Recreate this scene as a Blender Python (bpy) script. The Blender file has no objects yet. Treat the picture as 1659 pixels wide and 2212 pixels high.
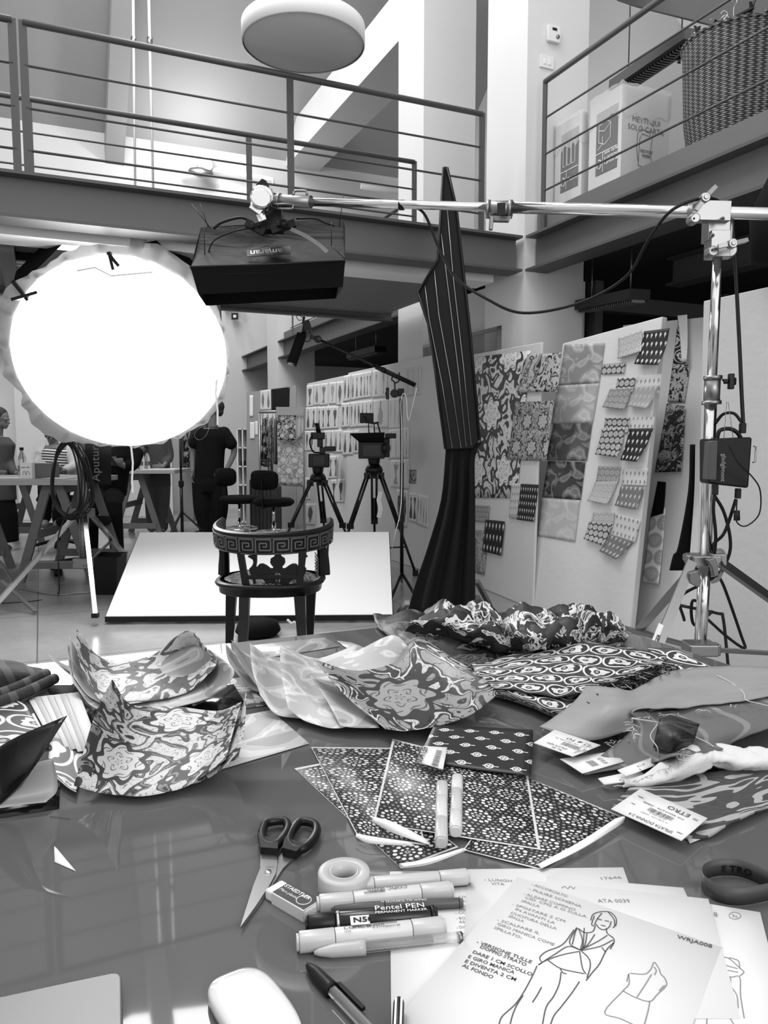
import bpy, bmesh, math, random
from mathutils import Vector, Matrix, Euler
random.seed(7)
R = math.radians
PI = math.pi
SC = bpy.context.scene
COL = SC.collection

# ---------------------------------------------------------------- camera
F, CX, CY, PIT, CZ = 1662.0, 829.5, 1106.0, R(5.2), 1.22
cd = bpy.data.cameras.new('camera')
cam = bpy.data.objects.new('camera', cd)
COL.objects.link(cam)
cam.location = (0, 0, CZ)
cam.rotation_euler = (R(90) - PIT, 0, 0)
cd.sensor_fit = 'VERTICAL'
cd.sensor_height = 24.0
cd.lens = 24.0 * F / 2212.0
cd.clip_start = 0.02
cd.clip_end = 100
SC.camera = cam

# ---------------------------------------------------------------- world, exposure
SC.view_settings.view_transform = 'Standard'
SC.view_settings.look = 'None'
SC.view_settings.exposure = 0.45
SC.view_settings.gamma = 1.0
SC.view_settings.use_curve_mapping = False
w = bpy.data.worlds.new('world')
SC.world = w
w.use_nodes = True
w.node_tree.nodes['Background'].inputs[0].default_value = (1, 1, 1, 1)
w.node_tree.nodes['Background'].inputs[1].default_value = 0.85


def area(name, loc, target, size, power, sy=None, spread=180):
    l = bpy.data.lights.new(name, 'AREA')
    l.energy = power
    l.shape = 'RECTANGLE'
    l.size = size
    l.size_y = sy or size
    l.spread = R(spread)
    o = bpy.data.objects.new(name, l)
    COL.objects.link(o)
    o.location = loc
    d = Vector(target) - Vector(loc)
    o.rotation_euler = d.to_track_quat('-Z', 'Y').to_euler()
    return o


# daylight: unseen area lights added overhead, another for windows assumed behind the photographer
area('overhead_fill', (-1.2, 3.2, 7.4), (-1.0, 4.2, 0), 3.2, 110, 2.0)
area('overhead_fill', (-3.0, 5.6, 8.6), (-3.0, 7.4, 0), 3.0, 260, 2.2)
area('overhead_fill', (-2.6, 9.6, 8.6), (-2.0, 10.5, 0), 3.0, 150, 2.2)  # added to brighten the back of the hall beyond the bridge
area('window_daylight', (2.6, -2.6, 3.4), (0.6, 4.0, 1.6), 3.0, 70, 2.4)

# ---------------------------------------------------------------- frames of reference
TZ = 0.72                       # table top height
C0 = Vector((1.065, 6.0, 0))    # corner of the near column, origin of the room grid
ROOM = Matrix.Translation(C0) @ Matrix.Rotation(R(24), 4, 'Z')
AX = Vector((math.cos(R(24)), math.sin(R(24)), 0))
BX = Vector((-math.sin(R(24)), math.cos(R(24)), 0))


def ray(px, py):
    x, y = (px - CX) / F, (CY - py) / F
    return Vector((x, math.cos(PIT) + y * math.sin(PIT), -math.sin(PIT) + y * math.cos(PIT)))


def P(px, py, Y):               # point at distance Y in front of the camera
    d = ray(px, py)
    return Vector((0, 0, CZ)) + d * (Y / d.y)


def Z(px, py, z):               # point at height z
    d = ray(px, py)
    return Vector((0, 0, CZ)) + d * ((z - CZ) / d.z)


def T(px, py, h=0.0):           # point h above the table top
    return Z(px, py, TZ + h)


def G(px, py):
    return Z(px, py, 0.0)


def RC(a, b, z=0):
    return ROOM @ Vector((a, b, z))


# ---------------------------------------------------------------- object helpers
OFF = {}


def tag(o, label=None, cat=None, group=None, kind=None):
    if label: o['label'] = label
    if cat: o['category'] = cat
    if group: o['group'] = group
    if kind: o['kind'] = kind
    return o


def thing(name, label, cat, loc=(0, 0, 0), group=None, rotz=None):
    """Empty at the base of a thing. rotz None: parts given in world space; else parts are local."""
    o = bpy.data.objects.new(name, None)
    o.empty_display_size = 0.05
    COL.objects.link(o)
    o.location = loc
    if rotz is None:
        OFF[o] = Vector(loc)
    else:
        o.rotation_euler = (0, 0, rotz)
        OFF[o] = Vector((0, 0, 0))
    return tag(o, label, cat, group)


def basis(d, up=None):
    d = Vector(d).normalized()
    up = Vector(up) if up is not None else (Vector((0, 0, 1)) if abs(d.z) < 0.95 else Vector((1, 0, 0)))
    x = up.cross(d).normalized()
    return x, d.cross(x), d


def catmull(pts, n=6, closed=False):
    pts = [Vector(p) for p in pts]
    if len(pts) < 3 and not closed:
        return pts
    out = []
    m = len(pts)
    rng = range(m if closed else m - 1)
    for i in rng:
        g = (lambda k: pts[k % m]) if closed else (lambda k: pts[0] * 2 - pts[1] if k < 0 else (pts[-1] * 2 - pts[-2] if k >= m else pts[k]))
        p0, p1, p2, p3 = g(i - 1), g(i), g(i + 1), g(i + 2)
        for k in range(n):
            t = k / n
            out.append(0.5 * ((2 * p1) + (p2 - p0) * t + (2 * p0 - 5 * p1 + 4 * p2 - p3) * t * t + (3 * p1 - p0 - 3 * p2 + p3) * t ** 3))
    if not closed:
        out.append(pts[-1])
    return out


class MB:
    def __init__(s, xf=None):
        s.v, s.f, s.uv, s.mi, s.sm = [], [], [], [], []
        s.xf = xf

    def add(s, vs, fs, uvs=None, mi=0, smooth=False):
        b = len(s.v)
        for p in vs:
            p = Vector(p)
            s.v.append(s.xf @ p if s.xf else p)
        for i, f in enumerate(fs):
            s.f.append([b + k for k in f])
            s.uv.append(uvs[i] if uvs else None)
            s.mi.append(mi)
            s.sm.append(smooth)
        return s

    def box(s, lo, hi, mi=0):
        x0, y0, z0 = lo
        x1, y1, z1 = hi
        vs = [(x0, y0, z0), (x1, y0, z0), (x1, y1, z0), (x0, y1, z0), (x0, y0, z1), (x1, y0, z1), (x1, y1, z1), (x0, y1, z1)]
        fs = [(0, 3, 2, 1), (4, 5, 6, 7), (0, 1, 5, 4), (1, 2, 6, 5), (2, 3, 7, 6), (3, 0, 4, 7)]
        uvs = []
        for f in fs:
            n = (Vector(vs[f[1]]) - Vector(vs[f[0]])).cross(Vector(vs[f[2]]) - Vector(vs[f[1]]))
            ax = max(range(3), key=lambda k: abs(n[k]))
            ii = [k for k in range(3) if k != ax]
            uvs.append([(vs[q][ii[0]], vs[q][ii[1]]) for q in f])
        return s.add(vs, fs, uvs, mi)

    def cbox(s, c, size, m=None, mi=0):
        old = s.xf
        t = Matrix.Translation(Vector(c)) @ (m.to_4x4() if m else Matrix.Identity(4))
        s.xf = (old @ t) if old else t
        a = [q / 2 for q in size]
        s.box((-a[0], -a[1], -a[2]), (a[0], a[1], a[2]), mi)
        s.xf = old
        return s

    def bar(s, p, q, w, h=None, up=None, mi=0):
        """rectangular bar from p to q, w across, h along up"""
        p, q = Vector(p), Vector(q)
        h = h or w
        x, y, d = basis(q - p, up)
        vs = []
        for e in (p, q):
            for i, j in ((-1, -1), (1, -1), (1, 1), (-1, 1)):
                vs.append(e + x * (w / 2 * i) + y * (h / 2 * j))
        fs = [(0, 3, 2, 1), (4, 5, 6, 7), (0, 1, 5, 4), (1, 2, 6, 5), (2, 3, 7, 6), (3, 0, 4, 7)]
        return s.add(vs, fs, None, mi)

    def tube(s, pts, r, n=10, smooth=True, caps=True, mi=0, closed=False):
        pts = [Vector(p) for p in pts]
        m = len(pts)
        rs = r if isinstance(r, (list, tuple)) else [r] * m
        x, y, d = basis(pts[1] - pts[0])
        vs = []
        for i, p in enumerate(pts):
            if closed:
                t = (pts[(i + 1) % m] - pts[i - 1])
            else:
                t = pts[min(i + 1, m - 1)] - pts[max(i - 1, 0)]
            if t.length < 1e-9: t = d
            t = t.normalized()
            x = (x - t * x.dot(t))
            if x.length < 1e-6: x = basis(t)[0]
            x.normalize()
            y = t.cross(x)
            for k in range(n):
                a = 2 * PI * k / n
                vs.append(p + (x * math.cos(a) + y * math.sin(a)) * rs[i])
        fs = []
        for i in range(m if closed else m - 1):
            j = (i + 1) % m
            for k in range(n):
                fs.append((i * n + k, i * n + (k + 1) % n, j * n + (k + 1) % n, j * n + k))
        s.add(vs, fs, None, mi, smooth)
        if caps and not closed:
            s.add(vs[:n], [tuple(reversed(range(n)))], None, mi)
            s.add(vs[-n:], [tuple(range(n))], None, mi)
        return s

    def lathe(s, prof, n=24, c=(0, 0, 0), axis=(0, 0, 1), mi=0, smooth=True, sx=1, sy=1):
        x, y, d = basis(axis, (1, 0, 0) if abs(Vector(axis).normalized().z) > .95 else None)
        c = Vector(c)
        vs = []
        for (r, z) in prof:
            for k in range(n):
                a = 2 * PI * k / n
                vs.append(c + x * (math.cos(a) * r * sx) + y * (math.sin(a) * r * sy) + d * z)
        fs = []
        for i in range(len(prof) - 1):
            for k in range(n):
                fs.append((i * n + k, i * n + (k + 1) % n, (i + 1) * n + (k + 1) % n, (i + 1) * n + k))
        return s.add(vs, fs, None, mi, smooth)

    def prism(s, poly, o, x, y, depth, mi=0):
        """extrude a 2D outline: o origin, x,y axes, depth vector"""
        o, x, y, depth = Vector(o), Vector(x), Vector(y), Vector(depth)
        n = len(poly)
        a = [o + x * p[0] + y * p[1] for p in poly]
        b = [p + depth for p in a]
        s.add(a, [tuple(range(n))], [[(p[0], p[1]) for p in poly]], mi)
        s.add(b, [tuple(reversed(range(n)))], [[(p[0], p[1]) for p in reversed(poly)]], mi)
        s.add(a + b, [(i, (i + 1) % n, n + (i + 1) % n, n + i) for i in range(n)], None, mi)
        return s

    def strip(s, pts, w, nrm, mi=0):
        """flat ribbon along pts, w wide, lying across nrm"""
        pts = [Vector(p) for p in pts]
        nrm = Vector(nrm).normalized()
        vs = []
        for i, p in enumerate(pts):
            t = (pts[min(i + 1, len(pts) - 1)] - pts[max(i - 1, 0)])
            if t.length < 1e-9: t = Vector((1, 0, 0))
            q = nrm.cross(t.normalized()) * (w / 2)
            vs += [p - q, p + q]
        return s.add(vs, [(2 * i, 2 * i + 1, 2 * i + 3, 2 * i + 2) for i in range(len(pts) - 1)], None, mi)

    def build(s, name, m, parent=None, bevel=0, sub=0, solid=0, label=None, cat=None, group=None, kind=None, seg=2, autosm=False, fix=True):
        me = bpy.data.meshes.new(name)
        if parent is not None:
            off = OFF.get(parent, Vector((0, 0, 0)))
        elif kind == 'structure' or not s.v:
            off = Vector((0, 0, 0))
        else:
            xs = [v.x for v in s.v]; ys = [v.y for v in s.v]; zs = [v.z for v in s.v]
            off = Vector(((min(xs) + max(xs)) / 2, (min(ys) + max(ys)) / 2, min(zs)))
        me.from_pydata([tuple(v - off) for v in s.v], [], s.f)
        uvl = me.uv_layers.new(name='UVMap')
        k = 0
        for i, f in enumerate(s.f):
            for j in range(len(f)):
                if s.uv[i]:
                    uvl.data[k].uv = s.uv[i][j]
                else:
                    v = s.v[f[j]]
                    uvl.data[k].uv = (v.x + v.y, v.z)
                k += 1
        me.polygons.foreach_set('material_index', s.mi)
        me.polygons.foreach_set('use_smooth', s.sm)
        for q in (m if isinstance(m, (list, tuple)) else [m]):
            me.materials.append(q)
        me.validate()
        if fix:
            bm = bmesh.new()
            bm.from_mesh(me)
            bmesh.ops.remove_doubles(bm, verts=bm.verts, dist=1e-6)
            bmesh.ops.recalc_face_normals(bm, faces=bm.faces)
            bm.to_mesh(me)
            bm.free()
        o = bpy.data.objects.new(name, me)
        COL.objects.link(o)
        if parent is not None:
            o.parent = parent
            OFF[o] = off
        else:
            o.location = off
            OFF[o] = off
        if sub:
            q = o.modifiers.new('s', 'SUBSURF'); q.levels = sub; q.render_levels = sub
        if solid:
            q = o.modifiers.new('t', 'SOLIDIFY'); q.thickness = solid; q.offset = 0
            q.material_offset = 1 if len(me.materials) > 1 else 0
        if bevel:
            q = o.modifiers.new('b', 'BEVEL'); q.width = bevel; q.segments = seg; q.limit_method = 'ANGLE'; q.angle_limit = R(35)
            for pl in me.polygons: pl.use_smooth = True
            q.harden_normals = True
        return tag(o, label, cat, group, kind)


def surf(grid, nu, nv, smooth=True):
    """interpolating patch through a grid of 3D points -> rows of points"""
    rows = [catmull(r, nu) for r in grid]
    cols = [catmull([r[i] for r in rows], nv) for i in range(len(rows[0]))]
    return [[cols[i][j] for i in range(len(cols))] for j in range(len(cols[0]))]


def sheet_mb(grid, nu=8, nv=8, uvs=None, mb=None, flipu=False):
    """grid rows top to bottom; uv in metres by arc length"""
    g = surf(grid, nu, nv)
    H, W = len(g), len(g[0])
    wid = sum((g[H // 2][i + 1] - g[H // 2][i]).length for i in range(W - 1))
    hei = sum((g[j + 1][W // 2] - g[j][W // 2]).length for j in range(H - 1))
    if uvs: wid, hei = uvs
    mb = mb or MB()
    vs = [p for r in g for p in r]
    fs, uv = [], []
    for j in range(H - 1):
        for i in range(W - 1):
            q = ((j, i), (j, i + 1), (j + 1, i + 1), (j + 1, i))
            fs.append(tuple(a * W + b for a, b in q))
            uv.append([(b / (W - 1) * wid, (1 - a / (H - 1)) * hei) for a, b in q])
    mb.add(vs, fs, uv, 0, True)
    mb.g = g
    return mb


def orient(mb, d):
    """make an open sheet's faces point towards d"""
    d = Vector(d); a = Vector((0, 0, 0))
    for f in mb.f:
        a += (mb.v[f[1]] - mb.v[f[0]]).cross(mb.v[f[2]] - mb.v[f[1]])
    if a.dot(d) < 0:
        mb.f = [list(reversed(f)) for f in mb.f]
        mb.uv = [list(reversed(u)) if u else u for u in mb.uv]
    return mb


def dup(root, loc=None, rotz=None, label=None, group=None, scale=None):
    r = root.copy(); COL.objects.link(r)
    if loc is not None: r.location = loc
    if rotz is not None: r.rotation_euler = (0, 0, rotz)
    if scale: r.scale = (scale,) * 3
    if label: r['label'] = label
    if group: r['group'] = group
    for ch in list(root.children):
        c = ch.copy(); COL.objects.link(c); c.parent = r
        for g in list(ch.children):
            d = g.copy(); COL.objects.link(d); d.parent = c
    return r


_fc = {}


def text_mesh(txt, size, shear=0.0, space=1.0, bold=0.0, res=2):
    cu = bpy.data.curves.new('lettering', 'FONT')
    cu.body = txt
    cu.size = size
    cu.align_x = 'LEFT'
    cu.shear = shear
    cu.space_character = space
    cu.offset = bold
    cu.resolution_u = res
    o = bpy.data.objects.new('lettering', cu)
    COL.objects.link(o)
    dg = bpy.context.evaluated_depsgraph_get()
    me = bpy.data.meshes.new_from_object(o.evaluated_get(dg))
    bpy.data.objects.remove(o)
    vs = [v.co.copy() for v in me.vertices]
    fs = [tuple(p.vertices) for p in me.polygons]
    bpy.data.meshes.remove(me)
    return vs, fs


def add_text(mb, txt, o, x, y, size, lift=None, mi=0, center=False, **k):
    """lettering laid on a plane: o lower left corner, x reading direction, y up direction"""
    vs, fs = text_mesh(txt, size, **k)
    if not vs: return mb
    x, y, o = Vector(x).normalized(), Vector(y).normalized(), Vector(o)
    n = x.cross(y).normalized() * (0.0004 if lift is None else lift)
    if center:
        w_ = max(v.x for v in vs)
        o = o - x * w_ / 2
    mb.add([o + x * v.x + y * v.y + n for v in vs], fs, None, mi)
    return mb


# ---------------------------------------------------------------- material helpers
class E:
    nt = None

    def __init__(s, k): s.k = k

    @staticmethod
    def m(op, a, b=None, c=None):
        n = E.nt.nodes.new('ShaderNodeMath'); n.operation = op
        for i, q in enumerate((a, b, c)):
            if q is None: continue
            if isinstance(q, E): E.nt.links.new(q.k, n.inputs[i])
            else: n.inputs[i].default_value = q
        return E(n.outputs[0])

    def __add__(s, o): return E.m('ADD', s, o)
    def __radd__(s, o): return E.m('ADD', s, o)
    def __sub__(s, o): return E.m('SUBTRACT', s, o)
    def __rsub__(s, o): return E.m('SUBTRACT', o, s)
    def __mul__(s, o): return E.m('MULTIPLY', s, o)
    def __rmul__(s, o): return E.m('MULTIPLY', s, o)
    def __truediv__(s, o): return E.m('DIVIDE', s, o)
    def __neg__(s): return E.m('MULTIPLY', s, -1)


def fl(a): return E.m('FLOOR', a)
def fr(a): return E.m('FRACT', a)
def sn(a): return E.m('SINE', a)
def ab(a): return E.m('ABSOLUTE', a)
def lt(a, b): return E.m('LESS_THAN', a, b)
def gt(a, b): return E.m('GREATER_THAN', a, b)
def mn(a, b): return E.m('MINIMUM', a, b)
def mx(a, b): return E.m('MAXIMUM', a, b)
def at2(y, x): return E.m('ARCTAN2', y, x)
def hyp(x, y): return E.m('SQRT', x * x + y * y)
def sel(m, a, b): return m * a + (1 - m) * b if isinstance(m, E) else None
def band(a, c, w): return lt(ab(a - c), w)
def pingp(a, s): return E.m('PINGPONG', a, s)


def vec(x, y, z=0):
    n = E.nt.nodes.new('ShaderNodeCombineXYZ')
    for i, q in enumerate((x, y, z)):
        if isinstance(q, E): E.nt.links.new(q.k, n.inputs[i])
        else: n.inputs[i].default_value = q
    return n.outputs[0]


def noise(x, y, sc=1, det=1, z=0, dist=0):
    n = E.nt.nodes.new('ShaderNodeTexNoise')
    E.nt.links.new(vec(x, y, z), n.inputs['Vector'])
    n.inputs['Scale'].default_value = sc
    n.inputs['Detail'].default_value = det
    n.inputs['Distortion'].default_value = dist
    return E(n.outputs[0])


def coords(kind='UV', sc=1):
    n = E.nt.nodes.new('ShaderNodeTexCoord')
    s = E.nt.nodes.new('ShaderNodeSeparateXYZ')
    E.nt.links.new(n.outputs[kind], s.inputs[0])
    return E(s.outputs[0]) * sc, E(s.outputs[1]) * sc, E(s.outputs[2]) * sc


def cell(u, v, stag=0.5):
    row = fl(v)
    u2 = u + fr(row * 0.5) * (2 * stag)
    return fr(u2) - 0.5, fr(v) - 0.5, fl(u2), row


MATS = {}


def mat(name, v=0.5, rough=0.6, metal=0.0, pat=None, bump=None, trans=0, coat=0, emit=0, spec=0.5, alpha=1, tr=0, sheen=0, ior=1.45, bstr=0.3, bdist=0.002):
    """grey material; pat() -> brightness expression; bump() -> height expression"""
    if name in MATS: return MATS[name]
    m = bpy.data.materials.new(name)
    m.use_nodes = True
    nt = m.node_tree
    E.nt = nt
    b = nt.nodes['Principled BSDF']
    b.inputs['Base Color'].default_value = (v, v, v, 1)
    b.inputs['Roughness'].default_value = rough
    b.inputs['Metallic'].default_value = metal
    b.inputs['IOR'].default_value = ior
    b.inputs['Transmission Weight'].default_value = trans
    b.inputs['Coat Weight'].default_value = coat
    b.inputs['Coat Roughness'].default_value = 0.03
    b.inputs['Specular IOR Level'].default_value = spec
    b.inputs['Alpha'].default_value = alpha
    b.inputs['Sheen Weight'].default_value = sheen
    if emit:
        b.inputs['Emission Color'].default_value = (1, 1, 1, 1)
        b.inputs['Emission Strength'].default_value = emit
    if pat:
        e = pat()
        c = nt.nodes.new('ShaderNodeCombineColor')
        for i in range(3): nt.links.new(e.k, c.inputs[i])
        nt.links.new(c.outputs[0], b.inputs['Base Color'])
    if bump:
        e = bump()
        n = nt.nodes.new('ShaderNodeBump')
        n.inputs['Strength'].default_value = bstr
        n.inputs['Distance'].default_value = bdist
        nt.links.new(e.k, n.inputs['Height'])
        nt.links.new(n.outputs[0], b.inputs['Normal'])
    if tr:   # thin cloth / paper letting light through
        t = nt.nodes.new('ShaderNodeBsdfTranslucent')
        t.inputs[0].default_value = (v, v, v, 1)
        if pat: nt.links.new(c.outputs[0], t.inputs[0])
        x = nt.nodes.new('ShaderNodeMixShader')
        x.inputs[0].default_value = tr
        nt.links.new(b.outputs[0], x.inputs[1]); nt.links.new(t.outputs[0], x.inputs[2])
        nt.links.new(x.outputs[0], nt.nodes['Material Output'].inputs[0])
    MATS[name] = m
    return m


def mottled(v, amt=0.15, sc=3.0, det=3):
    def f():
        x, y, z = coords('Object')
        n = noise(x, y, sc, det, z)
        return v * (1 + (n - 0.5) * (2 * amt)) if False else (n - 0.5) * (2 * amt * v) + v
    return f


def grain(sc=60, det=3):
    def f():
        x, y, z = coords('Object')
        return noise(x, y, sc, det, z)
    return f


M_wall = mat('wall_plaster', .62, .8, pat=mottled(.62, .05, 1.2), bump=grain(40), bstr=.15)
M_ceil = mat('ceiling_plaster', .36, .85, pat=mottled(.36, .05, .8))
M_col = mat('column_plaster', .66, .75, pat=mottled(.66, .05, 1.5), bump=grain(30), bstr=.12)
M_steel = mat('painted_steel', .075, .5, pat=mottled(.075, .08, 2))
M_steel2 = mat('painted_steel_web', .125, .5, pat=mottled(.125, .08, 2))
M_darkceil = mat('dark_deck', .018, .8)
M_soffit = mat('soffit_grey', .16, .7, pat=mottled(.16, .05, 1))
M_white = mat('white_paint', .78, .5)
M_whiteplastic = mat('white_plastic', .75, .35)
M_black = mat('black_plastic', .005, .38, spec=.35)
M_blackm = mat('black_metal', .008, .35, spec=.4)
M_blackcloth = mat('black_cloth', .006, .9, spec=.15)
M_rubber = mat('black_rubber', .006, .5, spec=.3)
M_chrome = mat('chrome', .75, .14, 1.0)
M_alu = mat('brushed_aluminium', .28, .36, 1.0)
M_dkalu = mat('grey_metal', .18, .4, .8)
M_paper = mat('white_paper', .74, .7)
M_wood = mat('grey_wood', .12, .5, pat=mottled(.12, .2, 6))
M_skin = mat('skin', .14, .6)
M_skin_shade = M_skin
M_hair = mat('dark_hair', .02, .7)
M_ink = mat('ink', .05, .8)
M_pencil = mat('pencil_grey', .2, .8)
M_foam = mat('polystyrene', .62, .75, pat=mottled(.62, .04, 2), bump=grain(25, 5), bstr=.6, bdist=.004)
M_dark = mat('dark_void', .03, .8)
# ================================================================ the setting


def S(name, mb, m, **k):
    return mb.build(name, m, None, kind='structure', **k)


def floor_pat():
    x, y, z = coords('Object')
    # grid follows the room
    c, s_ = math.cos(R(24)), math.sin(R(24))
    u = x * c + y * s_ + 0.06
    v = y * c - x * s_ + 0.37
    gx = mn(fr(u / 1.25), 1 - fr(u / 1.25)) * 1.25
    gy = mn(fr(v / 1.25), 1 - fr(v / 1.25)) * 1.25
    line = lt(mn(gx, gy), .0045)
    n = noise(x, y, 1.6, 4)
    n2 = noise(x, y, 14, 3)
    base = n * .18 + n2 * .07 + .17
    return base * (1 - line * .6)


M_floor = mat('polished_concrete', .25, .22, pat=floor_pat, spec=.5)
S('floor', MB(ROOM).box((-9, -9, -.1), (5, 9.05, 0)), M_floor)
S('wall_back', MB(ROOM).box((-9, 9, 0), (5, 9.2, 6.34)), M_wall)
S('wall_left', MB(ROOM).box((-9.2, -9, 0), (-9, 9.2, 6.6)), M_wall)
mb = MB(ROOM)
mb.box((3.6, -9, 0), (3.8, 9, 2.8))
S('wall_right', mb, mat('shaded_room_wall', .05, .8))  # wall colour darkened for the unlit space under the mezzanine
S('wall_right_upper', MB(ROOM).box((4.2, -9, 2.8), (4.4, 9, 9.6)), M_wall)
# roof rising from the back wall
mb = MB(ROOM)
prof = [(9.2, 6.17), (4.6, 9.9), (-1.5, 9.9)]
for (b0, z0), (b1, z1) in zip(prof, prof[1:]):
    mb.add([(-9.2, b0, z0), (4.6, b0, z0), (4.6, b1, z1), (-9.2, b1, z1)], [(0, 1, 2, 3)])
S('ceiling', mb, M_ceil, fix=False)
# roof ribs and tie beams
mb = MB(ROOM)
mb.add([(-2.25, 9, 5.85), (-1.95, 9, 5.85), (-1.95, 4.4, 9.65), (-2.25, 4.4, 9.65), (-2.25, 9, 6.25), (-1.95, 9, 6.25), (-1.95, 4.4, 10.05), (-2.25, 4.4, 10.05)],
       [(0, 1, 2, 3), (0, 3, 7, 4), (1, 5, 6, 2), (4, 7, 6, 5), (0, 4, 5, 1), (3, 2, 6, 7)])
S('trim_1', mb, mat('rib_paint', .4, .7))
S('trim_2', MB(ROOM).box((.88, .56, 6.23), (1.5, 9, 6.86)), M_col)
S('trim_4', MB(ROOM).box((.9, 1.9, 6.23), (4.3, 2.2, 6.86)), M_col)
mb = MB(ROOM)
mb.box((-9, 8.4, 2.9), (-1.2, 8.9, 3.5))
S('trim_5', mb, M_steel2)
S('trim_6', MB().bar(P(1370, -32, 6.4), P(1800, 62, 4.9), .22, .26), M_steel)
S('trim_3', MB(ROOM).add([(2.6, -.9, 2.8), (3.1, -.9, 2.8), (1.9, .8, 6.3), (1.4, .8, 6.3), (2.6, -.6, 2.8), (3.1, -.6, 2.8), (1.9, 1.1, 6.3), (1.4, 1.1, 6.3)], [(0, 1, 2, 3), (7, 6, 5, 4), (0, 4, 5, 1), (1, 5, 6, 2), (2, 6, 7, 3), (3, 7, 4, 0)]), M_col)


def column(n, b, z1=6.4, hw=.56, a=0):
    S('column' + ('' if n == 1 else ''), MB(ROOM).box((a, b, 0), (a + hw, b + hw, z1)), M_col)


column(1, 0, 9.5)
column(2, 1.70, 9.5)
column(3, 6.66, 4.4, .6)
# lower wall between the near columns, corkboard on it
S('wall_between_columns', MB(ROOM).box((.06, .56, 0), (.2, 1.70, 2.51)), M_wall)
# low wall stub right of near column (door jamb)
S('wall_right_of_column', MB(ROOM).box((.56, .1, 0), (.66, .3, 2.51)), M_wall)
mb = MB(ROOM)
mb.box((.70, .02, 0), (.78, .12, 2.51))
mb.box((.70, .02, 2.28), (3.5, .12, 2.40))
mb.box((2.1, .02, 0), (2.16, .12, 2.51))
S('door_1', mb, M_steel)


def ibeam(name, p, q, z0, z1, fw=.2, ft=.018, wt=.012, kind='structure'):
    """I beam in room coordinates between (a,b) p and q"""
    p, q = Vector((*p, 0)), Vector((*q, 0))
    d = (q - p).normalized()
    n = Vector((-d.y, d.x, 0))
    mb = MB(ROOM)
    for (lo, hi, w) in ((z0, z0 + ft, fw), (z1 - ft, z1, fw)):
        vs = []
        for zz in (lo, hi):
            for e, sgn in ((p, -1), (p, 1), (q, 1), (q, -1)):
                vs.append(e + n * (w / 2 * sgn) + Vector((0, 0, zz)))
        mb.add(vs, [(0, 1, 2, 3), (7, 6, 5, 4), (0, 4, 5, 1), (1, 5, 6, 2), (2, 6, 7, 3), (3, 7, 4, 0)], mi=1)
    vs = []
    for zz in (z0 + ft, z1 - ft):
        for e, sgn in ((p, -1), (p, 1), (q, 1), (q, -1)):
            vs.append(e + n * (wt / 2 * sgn) + Vector((0, 0, zz)))
    mb.add(vs, [(0, 4, 5, 1), (1, 5, 6, 2), (2, 6, 7, 3), (3, 7, 4, 0)], mi=0)
    return mb.build(name, [M_steel2, M_steel], None, kind=kind)


# footbridge across the hall
ibeam('steel_beam', (-7, .09), (-.02, .09), 2.51, 2.775)
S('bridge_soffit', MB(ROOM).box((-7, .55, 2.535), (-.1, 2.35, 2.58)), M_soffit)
S('bridge_soffit_edge', MB(ROOM).box((-7, .27, 2.475), (-.1, .55, 2.60)), M_white)  # white fascia set upright to catch light as a bright strip
ibeam('steel_beam', (-7, 2.39), (-.02, 2.39), 2.47, 2.57, .09)
S('bridge_floor', MB(ROOM).box((-7, .1, 2.735), (-.02, 1.4, 2.775)), M_steel)
for a in (-3.62, -5.9):
    S('bridge_cross_beam', MB(ROOM).box((a, .56, 2.45), (a + .1, 2.35, 2.533)), M_steel)
# right mezzanine
ibeam('steel_beam', (.10, -.02), (.10, -7.0), 2.51, 2.775, .2)
ibeam('steel_beam', (.10, 2.26), (.10, 6.66), 2.51, 2.775, .2)
ibeam('steel_beam', (.10, 7.25), (.10, 9.0), 2.51, 2.775, .2)
ibeam('steel_beam', (.3, 7.2), (-5, 11), 2.51, 2.775, .2) if False else None
def deck_pat():
    x, y, z = coords('Object')
    cx, cy, _, _ = cell(x / .03, y / .03)
    return .022 + lt(hyp(cx, cy), .22) * .02


mb = MB(ROOM)
mb.box((.14, -7, 2.66), (4.2, 0, 2.77)); mb.box((.56, 0, 2.66), (4.2, .56, 2.77)); mb.box((.14, .56, 2.66), (4.2, 1.7, 2.77))
mb.box((.56, 1.7, 2.66), (4.2, 2.26, 2.77)); mb.box((.14, 2.26, 2.66), (4.2, 9, 2.77))
S('mezzanine_floor', mb, mat('perforated_deck', .03, .8, pat=deck_pat))
mb = MB(ROOM)
mb.box((.10, -7, 2.775), (.115, -.02, 2.94)); mb.box((.10, 2.26, 2.775), (.115, 6.66, 2.91))
S('mezzanine_kick_plate', mb, M_steel2)
ibeam('steel_beam', (1.2, -.3), (1.2, -7.0), 2.44, 2.655, .16)

M_rail = mat('rail_paint', .07, .45)


def railing(label, posts, ends, fixed, axis, ztop, zbot, sp=.25, n=4, rt=.02):
    """straight railing in room grid. axis 'a': runs along a at b=fixed"""
    pt = (lambda s_, z: RC(s_, fixed, z)) if axis == 'a' else (lambda s_, z: RC(fixed, s_, z))
    t = thing('railing', label, 'railing', pt((ends[0] + ends[-1]) / 2, zbot))
    up = None
    for s_ in posts:
        d = (AX if axis == 'a' else BX)
        MB().bar(pt(s_, zbot - .02), pt(s_, ztop + .01), .045, .012, up=d.cross(Vector((0, 0, 1)))).build('post', M_rail, t)
    for i in range(0, len(ends), 2):
        for k in range(n):
            z = ztop - sp * k
            MB().tube([pt(ends[i], z), pt(ends[i + 1], z)], rt if k == 0 else .0075, 10).build('handrail' if k == 0 else 'rail', M_rail, t)
    return t


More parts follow.
